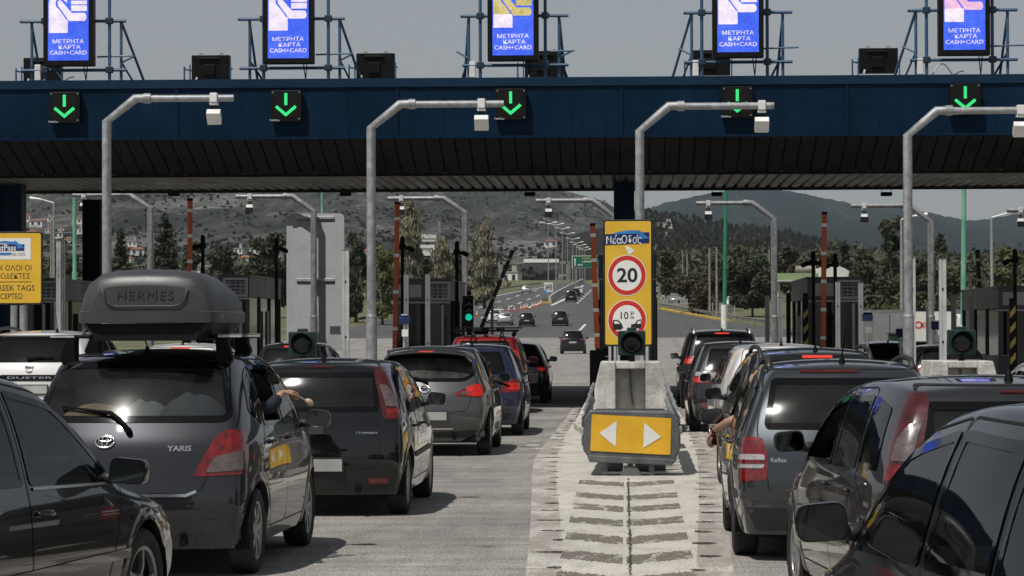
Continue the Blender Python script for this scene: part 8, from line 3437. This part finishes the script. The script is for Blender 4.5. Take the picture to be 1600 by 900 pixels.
# --- the two nearest cars, cut by the picture corners
def near_car(name, loc, rz, label, pm, W=1.76, H=1.46, L=4.3, **kw):
    sp = dict(L=L, W=W, H=H, wb=2.60, ro=0.80, wr=0.315, belt=kw.get('belt', 0.93), belt_f=kw.get('belt', 0.93) - 0.05, cowl=kw.get('cowl', 3.12), roof_f=kw.get('roof_f', 2.28), tail=[0.10, 0.02, 0.0, 0.05, 0.10, 0.35, 0.75],
              hw=[0.93, 0.985, 1.0, 0.985, 0.965, 0.90, 0.76], arch=0.06, lod=3, handle_z=0.80, hood=kw.get('hood', 0.76))
    c = Car(name, loc, rz, label, sp)
    c.finish(pm, side_glass=kw.get('glass', GL_CLEAR), dlo=dict(B=kw.get('B', 1.80), C=1.0, ctop=1.10, mir=kw.get('mir', 2.80), D=0.55, dtop=0.85, ddrop=0.08), mirror_z=kw.get('mz', 0.94), mirror_mat=kw.get('mm'), spokes=5, style='alloy', mw=kw.get('mw', 0.22), mh=kw.get('mh', 0.15), rim=RIM)
    c.tail_lamp([('k', -0.22, 0.74), ('k', -0.22, 0.9), ('k', 0.1, 0.92), ('k', 0.1, 0.74)], LAMP_RED)
    return c


nl = near_car('hatchback', (-4.08, 11.72, 0), rz_to(0.19, 1), 'glossy black car nearest at the lower left corner, its right side to us', P_BLACK, H=1.53, belt=0.95)
for sd in (-1, 1):
    nl.patch('side_repeater', LAMP_CLR, 's', rrect(3.30, 0.70, 3.38, 0.735, 0.015, 2), 0.008, sd)
    nl.strip('chrome_strip', ALU, 's', [(1.86, 0.925), (2.86, 0.90)], 0.014, 0.008, sd)
    nl.strip('side_moulding', P_BLACK, 's', [(1.0, 0.50), (3.1, 0.52)], 0.05, 0.010, sd)
nr = near_car('hatchback', (1.97, 6.95, 0), rz_to(-0.12, 1), 'dark car nearest at the lower right corner, its left door mirror towards us', P_BLACK2, mm=P_BLACK2, mz=1.0, H=1.50, belt=0.96, mw=0.20)

# --- other lanes
def duster():
    sp = dict(L=4.32, W=1.82, H=1.71, wb=2.67, ro=0.82, wr=0.34, belt=1.22, belt_f=1.10, cowl=3.18, roof_f=2.42, tail=[0.12, 0.03, 0.0, 0.06, 0.10, 0.26, 0.44], hw=[0.93, 0.985, 1.0, 0.985, 0.95, 0.86, 0.74], arch=0.05, lod=3, handle_z=0.95, z0=0.24)
    c = Car('suv', (-8.12, 37.2, 0), rz_to(0.0, 1), 'white off-roader with a dark rear window and grey roof rails, left of the roof box', sp)
    c.finish(P_WHITE, rear_glass=GL_DARK, rg=[(0.64, 1.27), (0.66, 1.31), (0.60, 1.60), (0.56, 1.625)], dlo=dict(B=1.92, C=1.15, D=0.6, dtop=0.8, mir=2.9, dark=GL_DARK), mirror_z=1.06, mirror_mat=TRIM, spokes=5)
    tg = c.tailgate
    c.tail_lamp([('k', -0.14, 0.95), ('k', -0.14, 1.17), ('k', 0.08, 1.18), ('k', 0.08, 0.95)], LAMP_RED)
    c.patch('model_bar', BLK, 'r', rpoly([(-0.42, 1.02), (0.46, 1.02), (0.48, 1.085), (0.46, 1.10), (-0.38, 1.10), (-0.42, 1.085)], 0.01), 0.010, 1, tg)
    c.text('DUSTER', 'r', 0.02, 1.06, 0.030, 0.62, parent=tg, off=0.018, bold=0.01)
    c.emblem('r', 0.0, 1.18, [[(-0.055, 0.035), (0.055, 0.035), (0.042, -0.02), (0.02, -0.045), (-0.02, -0.045), (-0.042, -0.02), (-0.055, 0.035)], [(-0.035, 0.015), (0.035, 0.015)]], 0.008, parent=tg)
    c.wiper((-0.02, 1.30), (0.32, 1.31), elbow=0.02, parent=tg)
    c.plate(0.0, 0.90, tg)
    c.rails(0.8, 2.4, 0.60, 0.07, TRIMG)
    p, n = c.hit('t', 0.25, 0.75)
    mb = MB()
    mb.lathe([(0.028, -0.01), (0.024, 0.012), (0.012, 0.05), (0.006, 0.06)], p, 'Z', 10)
    mb.tube([p + Vector((0, 0, 0.05)), p + Vector((0.0, -0.12, 0.36))], [0.006, 0.003], 5)
    mb.build('antenna', BLK, c.root, smooth=True)
    return c


duster()
small_car('hatchback', 322, 676, 0, 'white hatchback directly ahead of the white off-roader, its roof under the roof box', P_WHITE, L=4.2, W=1.76, H=1.50, lit=True, group='cars queuing at the toll', loc=(-7.2, 44.0, 0))
small_car('hatchback', 0, 0, 0, 'dark car with a red lamp behind the round signal left of the grey hatchback', P_BLACK, loc=(-6.35, 52.0, 0), H=1.48)
small_car('hatchback', 0, 0, 0, 'dark red car behind the rightmost bent pole', P_DRED, loc=(6.35, 66.0, 0), H=1.40, W=1.75, lit=False)
small_car('hatchback', 0, 0, 0, 'black car behind the pale concrete block on the right', P_BLACK, loc=(6.75, 57.0, 0), H=1.38, W=1.76, lit=False)
wc = small_car('hatchback', 0, 0, 0, 'white car cut by the right edge, just beyond the grey hatchback', P_WHITE, loc=(3.90, 21.2, 0), H=1.48, W=1.76)

# --- traffic leaving the plaza, small in the distance
FG = 'cars driving away beyond the toll'
fd = small_car('suv', 895, 553, 0, 'black off-roader driving away on the concrete just past the canopy', P_BLACK, L=4.32, W=1.82, H=1.66, belt=1.05, wr=0.34, lit=False, lampz=(0.95, 1.08), rail=True, group=FG)
for (px, py, pm, lab, H_, W_, kind) in ((772, 505.5, P_WHITE, 'white off-roader driving away beside the traffic cones', 1.62, 1.80, 'suv'), (789, 508.5, P_SILVER, 'silver car driving away beside the white off-roader', 1.46, 1.72, 'hatchback'),
                                        (823, 510.5, P_BLACK, 'black car driving away between the silver car and the black off-roader', 1.52, 1.74, 'hatchback'), (875.5, 509.5, P_BLACK, 'black off-roader with a pale bumper strip driving away on asphalt', 1.64, 1.80, 'suv'),
                                        (892.5, 471.5, P_BLACK, 'black boxy off-roader climbing the right carriageway', 1.75, 1.80, 'suv'), (899, 464, P_BLACK, 'small dark car just ahead of the boxy off-roader', 1.46, 1.74, 'hatchback'),
                                        (904, 461, P_WHITE, 'white car furthest up the right carriageway', 1.46, 1.74, 'hatchback'), (822, 458.5, P_SILVER, 'pale car alone far up the left carriageway', 1.50, 1.75, 'hatchback')):
    p = GP(px, py)
    o = small_car(kind, px, py, rz_to(-0.03, 1), lab, pm, L=4.1, W=W_, H=H_, belt=0.95 if H_ < 1.6 else 1.03, lod=1, lit=False, group=FG, holes=False, high=False, wr=0.31)
    o.root.rotation_euler.x = math.atan(slope_at(p.y))

# slip road and far traffic seen from the front
for (px, py, pm, lab) in ((1053, 474, P_SILVER, 'grey car following the white van on the slip road'), (1036, 458, P_WHITE, 'white car far up the slip road'), (1066, 462, P_BLACK, 'dark car beside the white van on the slip road'), (1140, 481, P_WHITE, 'white car parked behind the tall bright green pole')):
    p = GP(px, py)
    c = small_car('hatchback', px, py, math.pi + 0.05, lab, pm, lod=1, lit=False, group='cars on the slip road', holes=False, high=False, loc=(p.x, p.y + 4.0, TZ(p.y + 4)))

# ------------------------------------------------------------------ people leaning an arm out of a car window
SKIN = M('skin', (0.42, 0.235, 0.165), 0.55, var=0.12, scale=14, bump=0.05, bscale=60)
SLEEVE = M('navy_sleeve', (0.008, 0.010, 0.022), 0.85, var=0.25, scale=14, bump=0.2, bscale=70)
SHIRT = M('dark_shirt', (0.02, 0.02, 0.023), 0.9, var=0.2, scale=10)
HAIR = M('dark_hair', (0.012, 0.010, 0.009), 0.7, var=0.3, scale=30)


def skin_chain(chains, name, mat, parent, sub=2):
    """one continuous surface grown over connected joints; chains: lists of (point, radius) sharing start points"""
    bm = bmesh.new()
    lay = bm.verts.layers.skin.verify()
    vm = {}
    first = None
    for ch in chains:
        prev = None
        for p, r in ch:
            key = tuple(round(x, 5) for x in p)
            v = vm.get(key)
            if v is None:
                v = bm.verts.new(p)
                v[lay].radius = r if isinstance(r, tuple) else (r, r)
                vm[key] = v
                if first is None:
                    first = v
                    v[lay].use_root = True
            if prev is not None and prev is not v and bm.edges.get((prev, v)) is None: bm.edges.new((prev, v))
            prev = v
    me = bpy.data.meshes.new(name)
    bm.to_mesh(me)
    bm.free()
    o = bpy.data.objects.new(name, me)
    col.objects.link(o)
    sk = o.modifiers.new('skin', 'SKIN')
    sk.use_smooth_shade = True
    ss = o.modifiers.new('sub', 'SUBSURF')
    ss.levels = ss.render_levels = sub
    dg = bpy.context.evaluated_depsgraph_get()
    m2 = bpy.data.meshes.new_from_object(o.evaluated_get(dg))
    o.modifiers.clear()
    o.data = m2
    bpy.data.meshes.remove(me)
    m2.materials.clear()
    m2.materials.append(mat)
    m2.polygons.foreach_set('use_smooth', [True] * len(m2.polygons))
    o.parent = parent
    return o


def head(parent, c, face, mat=SKIN):
    """a head with brow, nose, mouth, ears and short hair, looking along the face direction"""
    rings = []
    prof = [(-0.115, 0.030), (-0.105, 0.048), (-0.085, 0.062), (-0.05, 0.070), (0.0, 0.076), (0.04, 0.078), (0.08, 0.070), (0.105, 0.048), (0.118, 0.015)]
    n = 24
    for z, r in prof:
        ring = []
        for k in range(n):
            a = 2 * math.pi * k / n
            x, y = r * 0.92 * math.sin(a), r * 1.18 * math.cos(a)
            f = max(0, math.cos(a)) ** 12
            if abs(z + 0.02) < 0.035: y += 0.020 * f
            if abs(z + 0.05) < 0.01: y += 0.006 * f
            if abs(z - 0.02) < 0.03: y -= 0.006 * max(0, math.cos(a * 1.0)) ** 3 * (1 - f)
            ring.append((x, y, z))
        rings.append(ring)
    mb = MB()
    mb.loft(rings)
    for s in (-1, 1): mb.lathe([(0.0, s * 0.012), (0.022, s * 0.010), (0.026, 0.0), (0.0, -s * 0.008)], (s * 0.072, -0.005, -0.005), 'X', 10)
    o = mb.build('head', mat, parent, smooth=True)
    o.location = c
    o.rotation_euler = (0, 0, face)
    mb = MB()
    rings = []
    for z, r in prof[3:]:
        rings.append([((r + 0.010) * 0.94 * math.sin(a), (r + 0.010) * 1.2 * math.cos(a) * (1 if math.cos(a) < 0.3 else (0.93 if z < 0.07 else 1)), z + 0.006) for a in np.linspace(0, 2 * math.pi, n, endpoint=False)])
    mb.loft(rings[1:])
    h = mb.build('hair', HAIR, o, smooth=True)
    return o


def person(car, sd, shoulder, elbow, wrist, hand_dir, palm_n, lab, sleeve_mat, sleeve_to, hold=False, back=0.0):
    """someone on a front seat, one arm out over the window sill (car coordinates)"""
    root = empty('person', car.root.location, car.root.rotation_euler.z, lab, 'person')
    V_ = Vector
    sh, el, wr = V_(shoulder), V_(elbow), V_(wrist)
    hd = V_(hand_dir).normalized()
    pn = V_(palm_n).normalized()
    side = hd.cross(pn).normalized()
    pn = side.cross(hd).normalized()
    pel = V_((sd * 0.36, car.sp['cowl'] - back - 1.12, 0.60))
    chest = V_((sd * 0.38, car.sp['cowl'] - back - 1.24, 0.90))
    neck = V_((sd * 0.38, car.sp['cowl'] - back - 1.22, 1.10))
    osh = V_((sd * 0.20, car.sp['cowl'] - back - 1.22, 1.02))
    knee = [V_((sd * (0.36 + q), car.sp['cowl'] - back - 0.70, 0.62)) for q in (-0.10, 0.10)]
    skin_chain([[(pel, (0.16, 0.12)), (chest, (0.17, 0.11)), (neck, 0.055), (neck + V_((0, 0.01, 0.05)), 0.05)], [(chest, 0.15), (sh, 0.065)], [(chest, 0.15), (osh, 0.07), (osh + V_((-sd * 0.04, 0.06, -0.26)), 0.05)],
                [(pel, 0.16), (knee[0], 0.075)], [(pel, 0.16), (knee[1], 0.075)]], 'clothing', SHIRT if sleeve_mat is SKIN else sleeve_mat, root)
    head(root, neck + V_((0, 0.03, 0.175)), sd * -0.35)
    # the arm: forearm muscle, wrist, palm, all one skin with the hand
    fa = wr - el
    chain = [(sh, 0.052), (sh.lerp(el, 0.5), 0.047), (el, 0.042), (el + fa * 0.28, 0.042), (el + fa * 0.7, 0.031), (wr, (0.026, 0.022)), (wr + hd * 0.030, (0.034, 0.017)), (wr + hd * 0.060, (0.040, 0.016)), (wr + hd * 0.085, (0.040, 0.014))]
    body = skin_chain([chain], 'body', SKIN, root)
    kn = wr + hd * 0.082
    curl = [(0.45, 0.8, 0.6), (0.55, 0.9, 0.7), (0.62, 0.95, 0.75), (0.7, 1.0, 0.8)] if hold else [(0.25, 0.45, 0.35), (0.35, 0.5, 0.4), (0.42, 0.6, 0.45), (0.5, 0.65, 0.5)]
    lens = [(0.040, 0.025, 0.019), (0.044, 0.028, 0.020), (0.041, 0.026, 0.019), (0.033, 0.020, 0.016)]
    for i in range(4):
        off = side * (0.030 - 0.020 * i)
        p = kn + off - hd * 0.028
        ch = [(p, 0.0095)]
        p = kn + off + hd * (0.004 if i in (1, 2) else -0.002)
        ch.append((p, 0.0098))
        a = 0
        for q in range(3):
            a += curl[i][q]
            d = hd * math.cos(a) - pn * math.sin(a)
            p = p + d * lens[i][q]
            ch.append((p, 0.0088 - 0.0011 * q))
        skin_chain([ch], 'finger', SKIN, body)
    tb = wr + hd * 0.022 + side * 0.024
    td = (hd * 0.75 + side * 0.62 - pn * 0.25).normalized()
    t2 = (hd * 0.95 + side * 0.12 - pn * 0.45).normalized()
    skin_chain([[(tb - td * 0.012, 0.012), (tb + td * 0.020, 0.0125), (tb + td * 0.045, 0.0108), (tb + td * 0.045 + t2 * 0.028, 0.0098), (tb + td * 0.045 + t2 * 0.050, 0.0078)]], 'thumb', SKIN, body)
    if sleeve_mat is not SKIN:
        e2 = el + fa * sleeve_to
        skin_chain([[(sh, 0.068), (sh.lerp(el, 0.5), 0.060), (el, 0.055), (el + fa * sleeve_to * 0.5, 0.052), (e2, 0.046)]], 'sleeve', sleeve_mat, root)
    else:
        skin_chain([[(sh, 0.070), (sh.lerp(el, 0.42), 0.066)]], 'sleeve', SHIRT, root)
    return root, kn, hd, pn, side


def car_pt(car, px, py, Y):
    """a photo pixel at depth Y in the car's own coordinates"""
    q = P(px, py, Y)
    return car.root.matrix_basis.inverted() @ q


bpy.context.view_layer.update()
# passenger of the roof box car: navy sleeve, a pale ball on a stick between the fingers
sx = yaris.W / 2
e_, w_ = Vector((sx - 0.075, 1.30, 1.13)), Vector((sx + 0.0, 1.44, 1.245))
hnd = Vector((0.72, 0.62, 0.05))
r, kn, hd, pn, side = person(yaris, 1, (sx - 0.32, 1.12, 1.14), e_, w_, hnd, (-0.15, -0.25, 1), 'person in the roof box car, navy sleeved arm out holding a pale ball', SLEEVE, 0.75, hold=True, back=0.84)
tip = kn + hd * 0.045 - pn * 0.030
endp = tip + Vector((0.075, 0.10, -0.055))
t = empty('ball_toy', yaris.root.location, yaris.root.rotation_euler.z, 'pale round ball on a thin stick held out of the roof box car', 'toy')
mb = MB()
d = (endp - tip)
mb.tube([tip - d * 0.25, tip + d * 0.8], 0.006, 6)
mb.build('stick', ALU, t)
mb = MB()
dn = d.normalized()
mb.tube([endp + dn * (0.042 * -math.cos(q)) for q in np.linspace(0.12, 3.05, 12)], [0.026 * math.sin(q) for q in np.linspace(0.12, 3.05, 12)], 18)
mb.build('ball', M('toy_cream', (0.62, 0.47, 0.32), 0.5, var=0.1, scale=8), t, smooth=True)

# driver of the estate car: bare forearm hanging over the sill, dark wrist band
bpy.context.view_layer.update()
w_ = car_pt(estate, 1128, 672, 22.4)
e_ = car_pt(estate, 1152, 660, 22.05)
e_.x = -estate.W / 2 + 0.06
w_.x = -estate.W / 2 - 0.075
w_.z = min(w_.z, 0.93)
r, kn, hd, pn, side = person(estate, -1, (-estate.W / 2 + 0.30, e_.y + 0.02, 1.06), (e_.x, e_.y, 0.965), w_, (-0.42, 0.25, -0.85), (-0.75, -0.45, 0.3), 'driver of the slate blue estate, bare forearm hanging over the door with a dark wristband', SKIN, 0.0)
mb = MB()
ax = (Vector(w_) - Vector((e_.x, e_.y, 0.965))).normalized()
u = ax.orthogonal().normalized()
v = ax.cross(u)
c0 = Vector(w_) - ax * 0.02
mb.tube([c0 + (u * math.cos(q) + v * math.sin(q)) * 0.028 for q in np.linspace(0, 2 * math.pi, 17)], 0.005, 6, cap=False)
mb.build('wristband', BLK, r, smooth=True)

# ------------------------------------------------------------------ thin air between here and the mountains
hz = bpy.data.materials.new('haze_air')
hz.use_nodes = True
hn = hz.node_tree
hn.nodes.clear()
ho = hn.nodes.new('ShaderNodeOutputMaterial')
hv = hn.nodes.new('ShaderNodeVolumePrincipled')
hv.inputs['Color'].default_value = (0.74, 0.86, 1.0, 1)
hv.inputs['Density'].default_value = 0.000045
hv.inputs['Anisotropy'].default_value = 0.2
hn.links.new(hv.outputs[0], ho.inputs['Volume'])
mb = MB()
mb.box((0, 5950, 300), (14000, 12300, 640))
tag(mb.build('haze', hz), kind='stuff')
